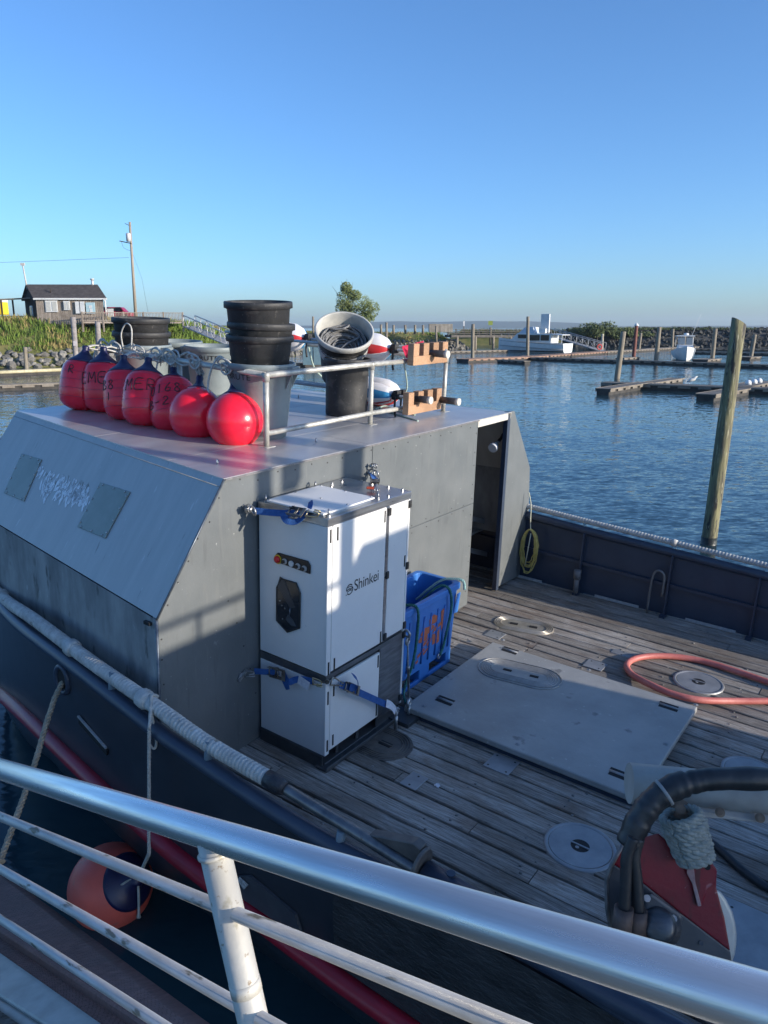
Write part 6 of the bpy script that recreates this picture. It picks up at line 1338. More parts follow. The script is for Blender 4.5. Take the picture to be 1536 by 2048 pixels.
for row_, (d, h0, s0) in enumerate(((0.0, 0.25, 0.55), (0.8, 0.65, 0.6), (1.6, 1.15, 0.62), (2.5, 1.65, 0.55))):
    i = 6
    while i < 34 and nr < 240:
        t = i + rnd.uniform(-0.1, 0.1); a = int(t); f = t - a; p = wlp[a].lerp(wlp[a + 1], f); nn = inland(a)
        sc_ = s0 * rnd.uniform(0.6, 1.25)
        if not (row_ == 3 and rnd.random() < 0.35):
            o = bpy.data.objects.new('rock', rnd.choice(rk)); COL.objects.link(o); o.parent = bank
            o.location = V((p.x, p.y, 0)) + nn * (d + rnd.uniform(-0.25, 0.25)) + V((0, 0, h0 + rnd.uniform(-0.15, 0.2))); o.scale = (sc_, sc_ * rnd.uniform(0.8, 1.1), sc_ * rnd.uniform(0.7, 1)); o.rotation_euler = (rnd.uniform(-.5, .5), rnd.uniform(-.5, .5), rnd.uniform(0, 6)); nr += 1
        seg = (wlp[a + 1] - wlp[a]); seg.z = 0; i += (sc_ * 1.45) / max(seg.length, 0.3)
def stones(name, pts, mat, seed, kind='stuff', parent=None):
    r = random.Random(seed); vs = []; fs = []
    base = [V(v) for v in ((0.8, 0.1, -0.4), (-0.1, 0.85, -0.4), (-0.85, -0.1, -0.4), (0.05, -0.8, -0.4), (0.55, 0.1, 0.45), (0.0, 0.6, 0.5), (-0.6, 0.0, 0.4), (0.0, -0.55, 0.5), (0, 0, 0.65))]
    bf = [(0, 1, 5, 4), (1, 2, 6, 5), (2, 3, 7, 6), (3, 0, 4, 7), (4, 5, 8), (5, 6, 8), (6, 7, 8), (7, 4, 8)]
    for (p, s) in pts:
        R_ = Matrix.Rotation(r.uniform(0, 6.3), 3, 'Z') @ Matrix.Rotation(r.uniform(-.6, .6), 3, 'X'); b = len(vs)
        vs += [V(p) + R_ @ V((v.x * s * r.uniform(.8, 1.25), v.y * s * r.uniform(.8, 1.25), v.z * s * r.uniform(.8, 1.2))) for v in base]; fs += [tuple(b + k for k in f) for f in bf]
    mm = MB(); mm.add(vs, fs); return mm.build(name, mat, parent, frame=WORLD, kind=kind)
pts = []
for i in range(34, len(wlp) - 1):
    seg = wlp[i + 1] - wlp[i]; k = max(2, int(V((seg.x, seg.y, 0)).length / 0.8))
    for j in range(k):
        p = wlp[i].lerp(wlp[i + 1], j / k); nn = inland(i)
        for (d, h, s) in ((0, 0.2, 0.6), (0.8, 0.7, 0.6), (1.7, 1.2, 0.55), (2.6, 1.7, 0.5)): pts.append((V((p.x, p.y, h)) + nn * (d + rnd.uniform(-.3, .3)), s * rnd.uniform(.6, 1.2)))
stones('riprap', pts, rockm, 3, parent=bank)
# grass and weeds on the bank: separate blades in many tufts
def blades(name, spots, mat, seed, parent=None):
    r = random.Random(seed); vs = []; fs = []
    for (p, h, k, sp) in spots:
        for _ in range(k):
            a = r.uniform(0, 6.28); q = V(p) + V((r.gauss(0, sp), r.gauss(0, sp), -0.05)); hh = h * r.uniform(.5, 1.2); ln = V((math.cos(a), math.sin(a), 0)) * hh * r.uniform(.1, .5); w_ = V((-math.sin(a + 1), math.cos(a + 1), 0)) * r.uniform(0.03, 0.07)
            b = len(vs); mid = q + ln * 0.35 + V((0, 0, hh * 0.6)); vs += [q - w_, q + w_, mid + w_ * .7, mid - w_ * .7, q + ln + V((0, 0, hh))]; fs += [(b, b + 1, b + 2, b + 3), (b + 3, b + 2, b + 4)]
    mm = MB(); mm.add(vs, fs); return mm.build(name, mat, parent, frame=WORLD, kind='stuff')
g1 = M('green bank grass', (0.085, 0.15, 0.018), (0.17, 0.235, 0.035), 0.35, 0.8, lo=0.4, hi=0.6); g2 = M('dry bank grass', (0.22, 0.18, 0.06), (0.36, 0.28, 0.11), 0.5, 0.85); g3 = M('bush leaves', (0.05, 0.075, 0.022), (0.10, 0.13, 0.045), 0.4, 0.8)
sp1 = []; sp2 = []
for i in range(4, len(wlp) - 1):
    seg = wlp[i + 1] - wlp[i]; L_ = V((seg.x, seg.y, 0)).length; far = i > 36
    for _ in range(int(L_ * (40 if not far else 12))):
        p = wlp[i].lerp(wlp[i + 1], rnd.random()); nn = inland(i); d = rnd.uniform(2.4, 9.5); f = np.interp(d, [0, 2.0, 3.4, 5.2, 7.0, 8.5], [0.02, 0.26, 0.46, 0.72, 0.95, 1.0])
        q = V((p.x, p.y, p.z * f)) + nn * d
        (sp2 if noise.noise(q * 0.16) + rnd.uniform(-.3, .3) + (0.25 if far else 0) + (0.2 if d > 7 else 0) > 0.42 else sp1).append((q, rnd.uniform(0.35, 0.85) * (0.8 if far else 1), 9, 0.3))
blades('green_grass', sp1, g1, 1, bank); blades('dry_grass', sp2, g2, 2, bank)

# breakwater
BW_ = [(44, 182), (58, 180), (75, 178), (95, 177), (120, 177), (160, 180)]
bwp = smooth_path([V((x, y, 0)) for x, y in BW_], 8); m = MB(); vs = []
for p in bwp: vs += [p + V((0, -1, -0.5)), p + V((0, 5, 3.2)), p + V((0, 8, 4.0)), p + V((0, 16, -0.5))]
m.add(vs, [(4 * i + j, 4 * i + j + 1, 4 * i + 5 + j, 4 * i + 4 + j) for i in range(len(bwp) - 1) for j in range(3)]); bwk = m.build('breakwater', drock, frame=WORLD, kind='structure')
pts = []
for i in range(len(bwp) - 1):
    L_ = (bwp[i + 1] - bwp[i]).length
    for _ in range(int(L_ * 14)):
        p = bwp[i].lerp(bwp[i + 1], rnd.random()); d = rnd.uniform(-0.6, 8.5); z = np.interp(d, [-1, 5, 8, 9], [-.3, 3.2, 4.0, 3.9]); pts.append((p + V((0, d, z + rnd.uniform(-.1, .35))), rnd.uniform(0.35, 0.75)))
stones('breakwater_stone', pts, drock, 9, parent=bwk)
# a low spit beyond with scrub, from the bank across to the breakwater
m = MB(); m.add([(17, 200, -0.5), (50, 196, -0.5), (50, 204, 3.2), (17, 206, 3.0), (17, 240, 3.0), (60, 240, 3.3)], [(0, 1, 2, 3), (3, 2, 5, 4)]); m.build('spit', grassm, frame=WORLD, kind='structure')
# far hills
for (y, x0, x1, hgt, sd, c) in ((5200, -3600, 3800, 62, 3, (0.05, 0.075, 0.05)),):
    vs = []; k = 120
    for i in range(k + 1):
        x = x0 + (x1 - x0) * i / k; h = hgt * (0.35 + 0.65 * max(0, 0.5 + 0.6 * noise.noise(V((x * 0.0007 + sd, 0.3, 0))) + 0.2 * noise.noise(V((x * 0.004, 1.3, 0))))) * (1 if -400 < x < 1500 else 0.4)
        vs += [(x, y - 300, -2), (x, y, h), (x, y + 700, h * 0.8)]
    m = MB(); m.add(vs, [(3 * i + j, 3 * i + 3 + j, 3 * i + 4 + j, 3 * i + 1 + j) for i in range(k) for j in range(2)], True); m.build('hills', M('wooded hills', c, (0.06, 0.085, 0.06), 0.01, 0.95), frame=WORLD, kind='structure')

# ------------------------------------------------------------------ trees and bushes
def crown(m, c, rx, ry, rz, n, leaf, r):
    for _ in range(n):
        while True:
            p = V((r.uniform(-1, 1), r.uniform(-1, 1), r.uniform(-1, 1)))
            if 0.25 < p.length < 1: break
        if noise.noise(V((p.x * 2.1 + c.x, p.y * 2.1, p.z * 2.1 + c.z))) < -0.18: continue
        q = c + V((p.x * rx, p.y * ry, p.z * rz)); a = V((r.uniform(-1, 1), r.uniform(-1, 1), r.uniform(-1, 1))).normalized(); b = a.orthogonal().normalized(); s = leaf * r.uniform(.6, 1.4)
        m.add([q - a * s, q + b * s * .5, q + a * s, q - b * s * .5], [(0, 1, 2, 3)])
def tree(x, y, Y, label, blobs, trunk_h, n=900, leaf=0.16, mat=None, bare=False, group=None):
    base = wy(x, y, Y); base.z = max(base.z, 0); r = random.Random(int(x)); t = thing('tree', label, 'tree', tuple(base), frame=WORLD, group=group)
    m = MB(); m.tube(smooth_path([base + V((0, 0, -0.3)), base + V((0.1, 0, trunk_h * .5)), base + V((-.05, 0, trunk_h))], 4), [0.22 - 0.014 * i for i in range(9)], 7)
    for (dx, dy, dz, rx, rz) in blobs: m.tube([base + V((0, 0, trunk_h * .6)), base + V((dx * .5, dy * .5, dz * .7)), base + V((dx, dy, dz))], [0.11, 0.07, 0.03], 5)
    if bare:
        for (dx, dz) in ((-2.6, 6.9), (-1.2, 7.6), (-0.4, 7.9), (0.5, 7.4)): m.tube([base + V((dx * .3, 0, dz * .6)), base + V((dx * .7, 0, dz * .85)), base + V((dx, 0, dz))], [0.05, 0.03, 0.012], 4)
    m.build('trunk', M('bark', (0.09, 0.075, 0.06), (0.16, 0.14, 0.11), 3, 0.9, bump=0.4), t)
    m = MB()
    for (dx, dy, dz, rx, rz) in blobs: crown(m, base + V((dx, dy, dz)), rx, rx, rz, n, leaf, r)
    m.build('crown', mat or g3, t)
tree(700, 668, 118, 'lone tree with bare top twigs rising behind the roof bins', [(-0.6, 0, 5.0, 1.5, 1.5), (1.6, 0.3, 4.2, 1.9, 1.6), (3.0, 0, 3.6, 1.5, 1.4), (0.2, 0.5, 3.0, 1.9, 1.5), (-0.5, 0, 6.6, 0.9, 0.9), (-0.9, 0, 3.8, 1.3, 1.2), (0.7, 0, 5.6, 1.1, 0.8), (2.4, -0.3, 2.3, 1.3, 1.0)], 4.4, 1300, 0.115, M('tree leaves', (0.08, 0.115, 0.025), (0.17, 0.2, 0.06), 0.5, 0.75), True)
bl_ = [(1195, 672, 180), (1170, 672, 184), (1235, 674, 182), (1270, 676, 184), (1300, 678, 185)]
for i, (x, y, Y) in enumerate(bl_):
    base = wy(x, y, Y); r = random.Random(60 + i); t = thing('bush', ['tallest rounded bush on the breakwater behind the white boat', 'low bush at the left end of the breakwater', 'dense bush on the breakwater crest right of the tallest one', 'small bush half way down the breakwater crest', 'last low bush where the bare rocks begin'][i], 'bush', tuple(base), frame=WORLD, group='bushes on the breakwater')
    m = MB(); hh = (3.0, 1.6, 1.9, 1.3, 0.9)[i]
    for k in range(7): crown(m, base + V((r.uniform(-3, 3), r.uniform(-1, 1), hh * r.uniform(.25, .7))), 1.9, 1.5, hh * 0.5, 330, 0.24, r)
    m.build('foliage', g3, t)
    m = MB(); m.tube([base + V((0, 0, -2)), base + V((0, 0, hh * .4))], 0.1, 5); m.build('stem', MATS['bark'], t)
sc1 = []
for _ in range(420):
    x = rnd.uniform(20, 62); sc1.append((V((x, 205 + rnd.uniform(-4, 3), 2.9)), rnd.uniform(0.7, 1.5), 14, 0.6))
blades('spit_scrub', sc1, M('scrub', (0.07, 0.085, 0.03), (0.15, 0.14, 0.06), 0.4, 0.85), 4)
sc2 = [(V((rnd.uniform(-12, -4), rnd.uniform(147, 154), rnd.uniform(1.6, 3.4))), rnd.uniform(0.7, 1.6), 16, 0.5) for _ in range(160)]
sc2 += [(V((x, 186 + rnd.uniform(-2, 2), 3.9)), rnd.uniform(0.4, 0.9), 8, 0.5) for x in [44 + 0.1 * k for k in range(430)]]
blades('bank_scrub', sc2, g3, 5, bank)

# ------------------------------------------------------------------ pilings
pilem = M('weathered piling', (0.17, 0.14, 0.11), (0.28, 0.25, 0.19), 2.5, 0.85, bump=0.4, bscale=8, stretch=(4, 4, 0.5))
greenp = M('mossy piling', (0.1, 0.09, 0.065), (0.25, 0.235, 0.12), 3.0, 0.85, bump=0.9, bscale=7, stretch=(3, 3, 0.4), spots=[((0.05, 0.045, 0.04), 4.5, 0.55), ((0.36, 0.34, 0.23), 9, 0.6)])
def piling(bx, by, tx, ty, r, label, mat=None, z0=0.0, cap=None, band=None, chop=False, group='timber pilings in the harbour'):
    b = wz(bx, by, z0); tY = b.y; tp = wy(tx, ty, tY); rr_ = random.Random(int(bx * 7 + by)); t = thing('piling', label, 'piling', tuple(b), frame=WORLD, group=group)
    m = MB(); n = 14; k = 9; pts = [b + (b - tp).normalized() * 1.2] + [b.lerp(tp, i / k) for i in range(k + 1)]; m.tube(pts, [r * (1.08 - 0.012 * i + rr_.uniform(-.02, .02)) for i in range(k + 2)], n)
    if chop:
        for i in range(len(m.v) - n, len(m.v)): d = (m.v[i] - tp); m.v[i] += V((0, 0, -(d.x) * 0.55))
    m.build('pile_shaft', mat or pilem, t)
    if cap: mm = MB(); mm.tube([tp, tp + V((0, 0, 0.15)), tp + V((0, 0, 0.5))], [r * 1.2, r * 1.15, 0.02], 14); mm.build('pile_cap', cap, t)
    if chop:
        mm = MB(); mm.tube([b + V((0, 0, -.4)), b + V((0, 0, 0.16))], r * 1.13, 14); mm.build('tide_band', M('wet tide band', (0.012, 0.012, 0.012), (0.03, 0.035, 0.02), 6, 0.4, bump=0.4), t)
    return t
piling(1417, 1088, 1478, 643, 0.142, 'tall thick mossy piling close beyond the boat rail', greenp, chop=True)
piling(1234, 757, 1247, 663, 0.24, 'leaning piling at the left end of the near cross shaped float', pilem)
capw = M('white pile cap', (0.7, 0.7, 0.68), rough=0.5)
piling(1267, 716, 1273, 652, 0.27, 'rust red piling with a white conical cap', M('rust red pile', (0.2, 0.06, 0.04), (0.14, 0.05, 0.04), 3, 0.7, bump=0.2), cap=capw)
piling(1312, 721, 1319, 654, 0.28, 'straight dark piling left of the white motor boat', pilem)
piling(1424, 722, 1431, 657, 0.27, 'straight piling just right of the white motor boat', pilem)
piling(1055, 713, 1056, 633, 0.25, 'tall piling standing before the white cabin cruiser', pilem)
piling(945, 716, 946, 648, 0.25, 'piling at the outer end of the reddish walkway', pilem)
piling(1346, 0 + 712, 1351, 0 + 664, 0.3, 'short piling hidden close behind the motor boat bow', pilem) if False else None
piling(1365, 711, 1369, 671, 0.25, 'short piling left of the motor boat cabin', pilem)
piling(1344, 696, 1346, 658, 0.3, 'distant piling on the far float row between two nearer ones', pilem)
piling(1278, 698, 1282, 666, 0.28, 'distant pale piling right of the rust red one', pilem)
piling(1204, 700, 1205, 668, 0.26, 'pale piling at the foot of the aluminium gangway', M('pale piling', (0.34, 0.3, 0.24), (0.44, 0.4, 0.33), 3, 0.85, bump=0.2))
piling(1502, 714, 1510, 669, 0.27, 'piling on the small float at the far right', pilem)
piling(150, 737, 144, 634, 0.36, 'grey piling with a white notice left of the red buoys', M('grey pile', (0.2, 0.18, 0.17), (0.33, 0.3, 0.28), 3, 0.85, bump=0.2)) if False else None
b = thing('piling', 'grey piling with a white notice left of the red buoys', 'piling', tuple(wz(154, 742)), frame=WORLD, group='timber pilings in the harbour')
P_a = wz(154, 742); P_b = wy(146, 634, P_a.y); m = MB(); m.tube([P_a + V((0, 0, -1)), P_a, P_a.lerp(P_b, .5), P_b], [0.27, 0.27, 0.26, 0.25], 14); m.build('pile_shaft', M('grey pile', (0.2, 0.18, 0.17), (0.33, 0.3, 0.28), 3, 0.85, bump=0.2), b)
m = MB(); pp_n = wy(150, 687, P_a.y - 0.3); m.box(pp_n, (0.36, 0.02, 0.5)); m.build('notice', M('notice paper', (0.62, 0.56, 0.54), (0.7, 0.62, 0.6), 4, 0.7), b)
piling(200, 745, 195, 643, 0.26, 'weathered piling just behind the knotted ropes of the buoys', MATS['grey pile'])
piling(53, 741, 50, 694, 0.2, 'short thin piling in front of the left rock bank', pilem)
# small posts on the spit and by the pier
postr = [(627, 690, 626, 633, 150), (773, 700, 773, 645, 140), (762, 668, 762, 649, 158), (787, 668, 787, 650, 158), (811, 668, 810, 650, 158), (830, 668, 830, 650, 160), (846, 668, 846, 650, 160), (873, 690, 872, 652, 150)]
labs = ['post standing left of the tilted bin against the shrubs', 'tall pale post on the grass just right of the tilted bin', 'first short dark post on the grassy spit', 'second short dark post on the grassy spit', 'third short dark post on the grassy spit', 'fourth short dark post on the grassy spit', 'fifth short dark post, nearest the plank box', 'pale post in front of the plank box']
for (bx, by, tx, ty, Y), lab in zip(postr, labs):
    a = wy(bx, by, Y); c = wy(tx, ty, Y); t = thing('post', lab, 'post', tuple(a), frame=WORLD, group='timber posts along the spit'); m = MB(); m.tube([a, c], 0.2 if Y < 155 else 0.24, 10); m.build('post_shaft', pilem, t)

# ------------------------------------------------------------------ floating docks
dockm = wood_mat('grey dock timber', (0.3, 0.27, 0.23), (0.17, 0.15, 0.125), (0.22, 0.18, 0.14), 0.3, 0.85, 0.1, False)
reddock = wood_mat('reddish dock timber', (0.42, 0.27, 0.2), (0.28, 0.18, 0.13), (0.34, 0.24, 0.18), 0.3, 0.85, 0.1, False)
darkd = M('dark dock side', (0.03, 0.028, 0.026), (0.06, 0.055, 0.05), 2, 0.8)
def dock(p0, p1, wd, label, zt=0.42, planks=0, mat=None, group='floating docks in the harbour', openings=True):
    a = wz(*p0, zt); c = wz(*p1, zt); d = (c - a); L_ = d.length; d.normalize(); s = V((-d.y, d.x, 0)); t = thing('floating_dock', label, 'dock', tuple((a + c) / 2), frame=WORLD, group=group); mat = mat or dockm
    m = MB(); m.beam(a + V((0, 0, -0.3)), c + V((0, 0, -0.3)), wd - 0.15, 0.5); m.build('dock_float', darkd, t)
    if planks:
        k = int(L_ / planks)
        for i in range(k):
            q = a + d * (L_ * (i + .5) / k); m = MB(); m.box(q + V((0, 0, -0.02)), (L_ / k - 0.025, wd, 0.045), Matrix((d, s, V((0, 0, 1)))).transposed()); m.build('plank', mat, t)
    else:
        m = MB(); m.beam(a + V((0, 0, -0.02)), c + V((0, 0, -0.02)), wd, 0.05); m.build('dock_deck', mat, t)
    for sg in (-1, 1):
        m = MB(); k = max(2, int(L_ / 1.3))
        for i in range(k):
            q0 = a + d * (L_ * (i + .0) / k) + s * sg * wd / 2; q1 = a + d * (L_ * (i + (0.62 if openings else 1.0)) / k) + s * sg * wd / 2; m.beam(q0 + V((0, 0, -0.12)), q1 + V((0, 0, -0.12)), 0.06, 0.2)
        m.beam(a + s * sg * wd / 2 + V((0, 0, -0.03)), c + s * sg * wd / 2 + V((0, 0, -0.03)), 0.08, 0.1); m.build('fascia', mat, t)
    return t
dock((1207, 764), (1620, 779), 1.3, 'near grey float running right behind the thick piling', planks=1.0)
dock((1206, 777), (1292, 764), 1.0, 'finger float pointing left and nearer from the cross junction', 0.44, planks=0.6)
dock((1290, 766), (1356, 756), 1.0, 'finger float pointing away from the cross junction', 0.43, planks=0.6)
dock((1411, 788), (1482, 776), 1.2, 'finger float passing behind the thick mossy piling', 0.44, planks=0.6)
dock((1478, 772), (1530, 762), 1.6, 'finger float with white fenders at the right edge', 0.43)
dock((925, 718), (1060, 713), 2.2, 'outer end of the reddish walkway float', 0.45, mat=reddock)
dock((1055, 713), (1215, 702), 2.2, 'reddish walkway float leading back to the gangway', 0.44, mat=reddock)
dock((1000, 719), (1055, 722), 1.0, 'short dark finger float beside the reddish walkway', 0.4)
dock((1050, 714), (1380, 724), 1.2, 'long low float row before the white motor boat', 0.40)
dock((1376, 724), (1640, 733), 1.2, 'long low float row right of the thick piling', 0.41)
dock((1205, 703), (1330, 696), 2.0, 'pale walkway float beyond the gangway foot', 0.43)
dock((1300, 697), (1390, 693), 2.0, 'far pale walkway float in front of the breakwater', 0.42)
dock((1380, 703), (1640, 708), 1.2, 'far float row in front of the breakwater at the right', 0.4)
dock((1390, 697), (1640, 699), 1.2, 'farthest float row under the breakwater', 0.4)
dock((1240, 716), (1272, 714), 1.2, 'little finger float at the rust red piling', 0.41)
dock((1400, 719), (1428, 717), 2.0, 'little float beside the white motor boat', 0.42)
dock((1490, 714), (1512, 713), 1.6, 'small square float carrying a piling at the far right', 0.42)
dock((895, 703), (1010, 700), 1.6, 'low float under the pier at the foot of the rocks', 0.4)
logm = M('yellow log boom', (0.42, 0.37, 0.22), (0.55, 0.5, 0.34), 3, 0.7)
dock((-60, 746), (128, 737), 1.3, 'left float with a bright yellow edge beam', 0.42)
dock((-80, 772), (230, 762), 1.0, 'nearer left float with pale planks above the ripples', 0.42)
a = wz(-40, 746, 0.55); c = wz(128, 739, 0.55); m = MB(); m.tube([a + V((0, -0.5, 0)), c + V((0, -0.5, 0))], 0.16, 8); setp(m.build('beam', logm, base=a, frame=WORLD), 'yellow beam lying along the left float', 'beam')
for i, (x, y) in enumerate(((1496, 769), (1508, 767), (1518, 765))):
    p = wz(x, y, 0.62); m = MB(); m.disc(p, 0.22, 0.3, (0, 0, 1), 12, True); setp(m.build('fender', M('white fender', (0.75, 0.75, 0.74), rough=0.5), base=p, frame=WORLD), ['left white fender on the right hand finger float', 'middle white fender on the right hand finger float', 'right white fender on the right hand finger float'][i], 'fender', 'white fenders on the finger float')
birdm = M('gull white', (0.6, 0.6, 0.58), rough=0.7)
p = wz(1384, 765, 0.5); m = MB(); m.tube([p + V((-.35, 0, .05)), p + V((-.1, 0, .2)), p + V((.15, 0, .25)), p + V((.25, 0, .4)), p + V((.36, 0, .42))], [0.05, 0.14, 0.12, 0.07, 0.03], 8); setp(m.build('gull', birdm, base=p, frame=WORLD), 'white gull resting on the near grey float', 'bird')

# ------------------------------------------------------------------ boats
def loft(m, secs, closed_top=True):
    n = len(secs[0]); m.add([v for s in secs for v in s], [(i * n + j, i * n + j + 1, (i + 1) * n + j + 1, (i + 1) * n + j) for i in range(len(secs) - 1) for j in range(n - 1)], True); m.add(secs[-1], [tuple(range(n))]); return m
bw = M('white boat paint', (0.74, 0.74, 0.72), (0.62, 0.63, 0.62), 1.5, 0.4, spots=[((0.45, 0.4, 0.34), 2.2, 0.72)]); bg_ = M('boat window dark', (0.025, 0.03, 0.035), rough=0.15); bt = M('boat trim grey', (0.25, 0.26, 0.27), rough=0.5); tarp = M('blue grey tarp', (0.42, 0.48, 0.55), (0.52, 0.57, 0.62), 2, 0.7)
# cabin cruiser: bow to the left
cb = wz(1000, 703); cs = wz(1140, 706); ctr = (cb + cs) / 2; d = (cs - cb); LB = d.length; d.normalize(); s = V((-d.y, d.x, 0))
CR = Matrix((d, s, V((0, 0, 1)))).transposed().to_4x4(); FRM = Matrix.Translation(V((cb.x, cb.y, 0))) @ CR
cr = thing('cabin_cruiser', 'white wooden cabin cruiser with dark windows moored at the far walkway', 'boat', (0, 0, 0), frame=FRM)
k = LB / 13.0
def sec(x, hb, top): return [V((x * k, y * k, z * k)) for (y, z) in ((-hb, top), (-hb * .97, top - .5), (-hb * .9, 0.3), (-hb * .6, -.3), (0, -.5), (hb * .6, -.3), (hb * .9, .3), (hb * .97, top - .5), (hb, top))]
m = MB(); loft(m, [sec(-0.3, 0.03, 2.35), sec(0.8, 0.7, 2.2), sec(2.2, 1.35, 2.0), sec(4.5, 1.9, 1.75), sec(8, 2.0, 1.55), sec(12.6, 1.8, 1.5)]); m.build('hull', bw, cr)
m = MB()
for t_ in ((1.9, 0.02), (1.1, 0.0)): m.tube([V((x * k, -hb * 1.01 * k, (t_[0] - 0.045 * x) * k)) for x, hb in ((0.2, .35), (2.2, 1.33), (4.5, 1.88), (8, 1.99), (12.6, 1.79))], 0.045 * k, 6)
m.build('rub_rail', bt, cr)
m = MB(); m.tube([V((x * k, -hb * .985 * k, 0.25 * k)) for x, hb in ((0.4, .4), (2.2, 1.2), (4.5, 1.75), (8, 1.85), (12.6, 1.65))], 0.1 * k, 6); m.build('waterline_stripe', bg_, cr)
m = MB(); m.prism([V((2.6 * k, -1.3 * k, 1.9 * k)), V((10.2 * k, -1.5 * k, 1.55 * k)), V((10.2 * k, -1.45 * k, 3.0 * k)), V((4.0 * k, -1.35 * k, 3.15 * k))], V((0, 2.8 * k, 0))); m.build('cabin', bw, cr)
for (x0, x1, z0, z1) in ((6.4, 8.2, 1.95, 2.85), (8.4, 9.9, 1.95, 2.85), (4.2, 5.9, 2.3, 2.9)):
    m = MB(); m.box(((x0 + x1) / 2 * k, -1.51 * k, (z0 + z1) / 2 * k), ((x1 - x0) * k, 0.03, (z1 - z0) * k)); m.build('window', bg_, cr)
m = MB(); m.prism([V((9.9 * k, -1.5 * k, 3.05 * k)), V((12.2 * k, -1.4 * k, 2.9 * k)), V((12.2 * k, -1.4 * k, 2.8 * k)), V((9.9 * k, -1.5 * k, 2.9 * k))], V((0, 2.8 * k, 0)))
for x in (10.4, 11.3, 12.1): m.beam(V((x * k, -1.4 * k, 1.5 * k)), V((x * k, -1.4 * k, 2.9 * k)), 0.1, 0.1)
m.build('aft_canopy', bw, cr)
m = MB(); m.prism([V((4.1 * k, -1.1 * k, 3.15 * k)), V((7.0 * k, -1.1 * k, 3.1 * k)), V((6.6 * k, -.9 * k, 4.1 * k)), V((5.2 * k, -.9 * k, 4.15 * k))], V((0, 2.0 * k, 0))); m.build('flybridge_cover', tarp, cr)
m = MB(); m.box((8.3 * k, -.7 * k, 3.5 * k), (1.2 * k, .5 * k, .7 * k)); m.box((8.35 * k, 0, 4.7 * k), (1.5 * k, .3 * k, 3.0 * k)); m.build('raised_panel', bw, cr)
m = MB()
for x in (0.2, 1.0, 1.8, 2.6): m.tube([V((x * k, -.5 * x * k * .4, 2.2 * k)), V((x * k, -.5 * x * k * .4, 3.0 * k))], 0.03, 5)
m.tube([V((0.1 * k, 0, 3.0 * k)), V((2.8 * k, -.6 * k, 2.95 * k))], 0.03, 5); m.build('pulpit_rail', steel, cr)
# motor boat, bow toward us
mbp = wz(1386, 722); FRM = Matrix.Translation(V((mbp.x, mbp.y + 3.5, 0))) @ Matrix.Rotation(rad(-106), 4, 'Z'); sb_ = 1.1
mo = thing('motor_boat', 'small white motor boat facing us with a cabin and an antenna', 'boat', (0, 0, 0), frame=FRM)
def sec2(x, hb, top): return [V((x * sb_, y * sb_, z * sb_)) for (y, z) in ((-hb, top), (-hb * .93, top - .4), (-hb * .75, 0.25), (0, -.3), (hb * .75, .25), (hb * .93, top - .4), (hb, top))]
m = MB(); loft(m, [sec2(3.9, 0.03, 1.75), sec2(3.0, 0.75, 1.6), sec2(1.8, 1.2, 1.45), sec2(0, 1.35, 1.2), sec2(-3.5, 1.35, 1.05)]); m.build('hull', bw, mo)
m = MB(); m.prism([V((2.6 * sb_, -.8 * sb_, 1.5 * sb_)), V((0.6 * sb_, -1.0 * sb_, 1.3 * sb_)), V((0.6 * sb_, -.95 * sb_, 1.9 * sb_)), V((1.4 * sb_, -.85 * sb_, 1.9 * sb_))], V((0, 1.7 * sb_, 0))); m.build('cuddy', bw, mo)
m = MB()
for (x, y) in ((1.3, -.85), (1.3, .85), (-.9, -1.0), (-.9, 1.0)): m.tube([V((x * sb_, y * sb_, 1.7 * sb_)), V(((x - .3) * sb_, y * sb_, 2.95 * sb_))], 0.05, 6)
m.box((0.0, 0, 2.98 * sb_), (2.4 * sb_, 2.1 * sb_, 0.14)); m.build('hardtop', bw, mo)
for s_ in (-.43, .43):
    m = MB(); m.prism([V((1.33 * sb_, (s_ - .36) * sb_, 1.95 * sb_)), V((1.33 * sb_, (s_ + .36) * sb_, 1.95 * sb_)), V((1.05 * sb_, (s_ + .36) * sb_, 2.8 * sb_)), V((1.05 * sb_, (s_ - .36) * sb_, 2.8 * sb_))], V((0.03, 0, 0))); m.build('windscreen', M('boat glass', (0.2, 0.24, 0.27), rough=0.1), mo)
m = MB(); m.lathe([(0.32, 0), (0.34, 0.1), (0.3, 0.25), (0.1, 0.3), (0.001, 0.3)], 16, Matrix.Translation(V((0.2, 0.1, 3.06 * sb_)))); m.build('radar_dome', bw, mo)
m = MB(); m.tube([V((-.6, 0.9, 3.0 * sb_)), V((-1.2, 1.9, 6.2))], [0.03, 0.012], 5); m.build('antenna', bw, mo)

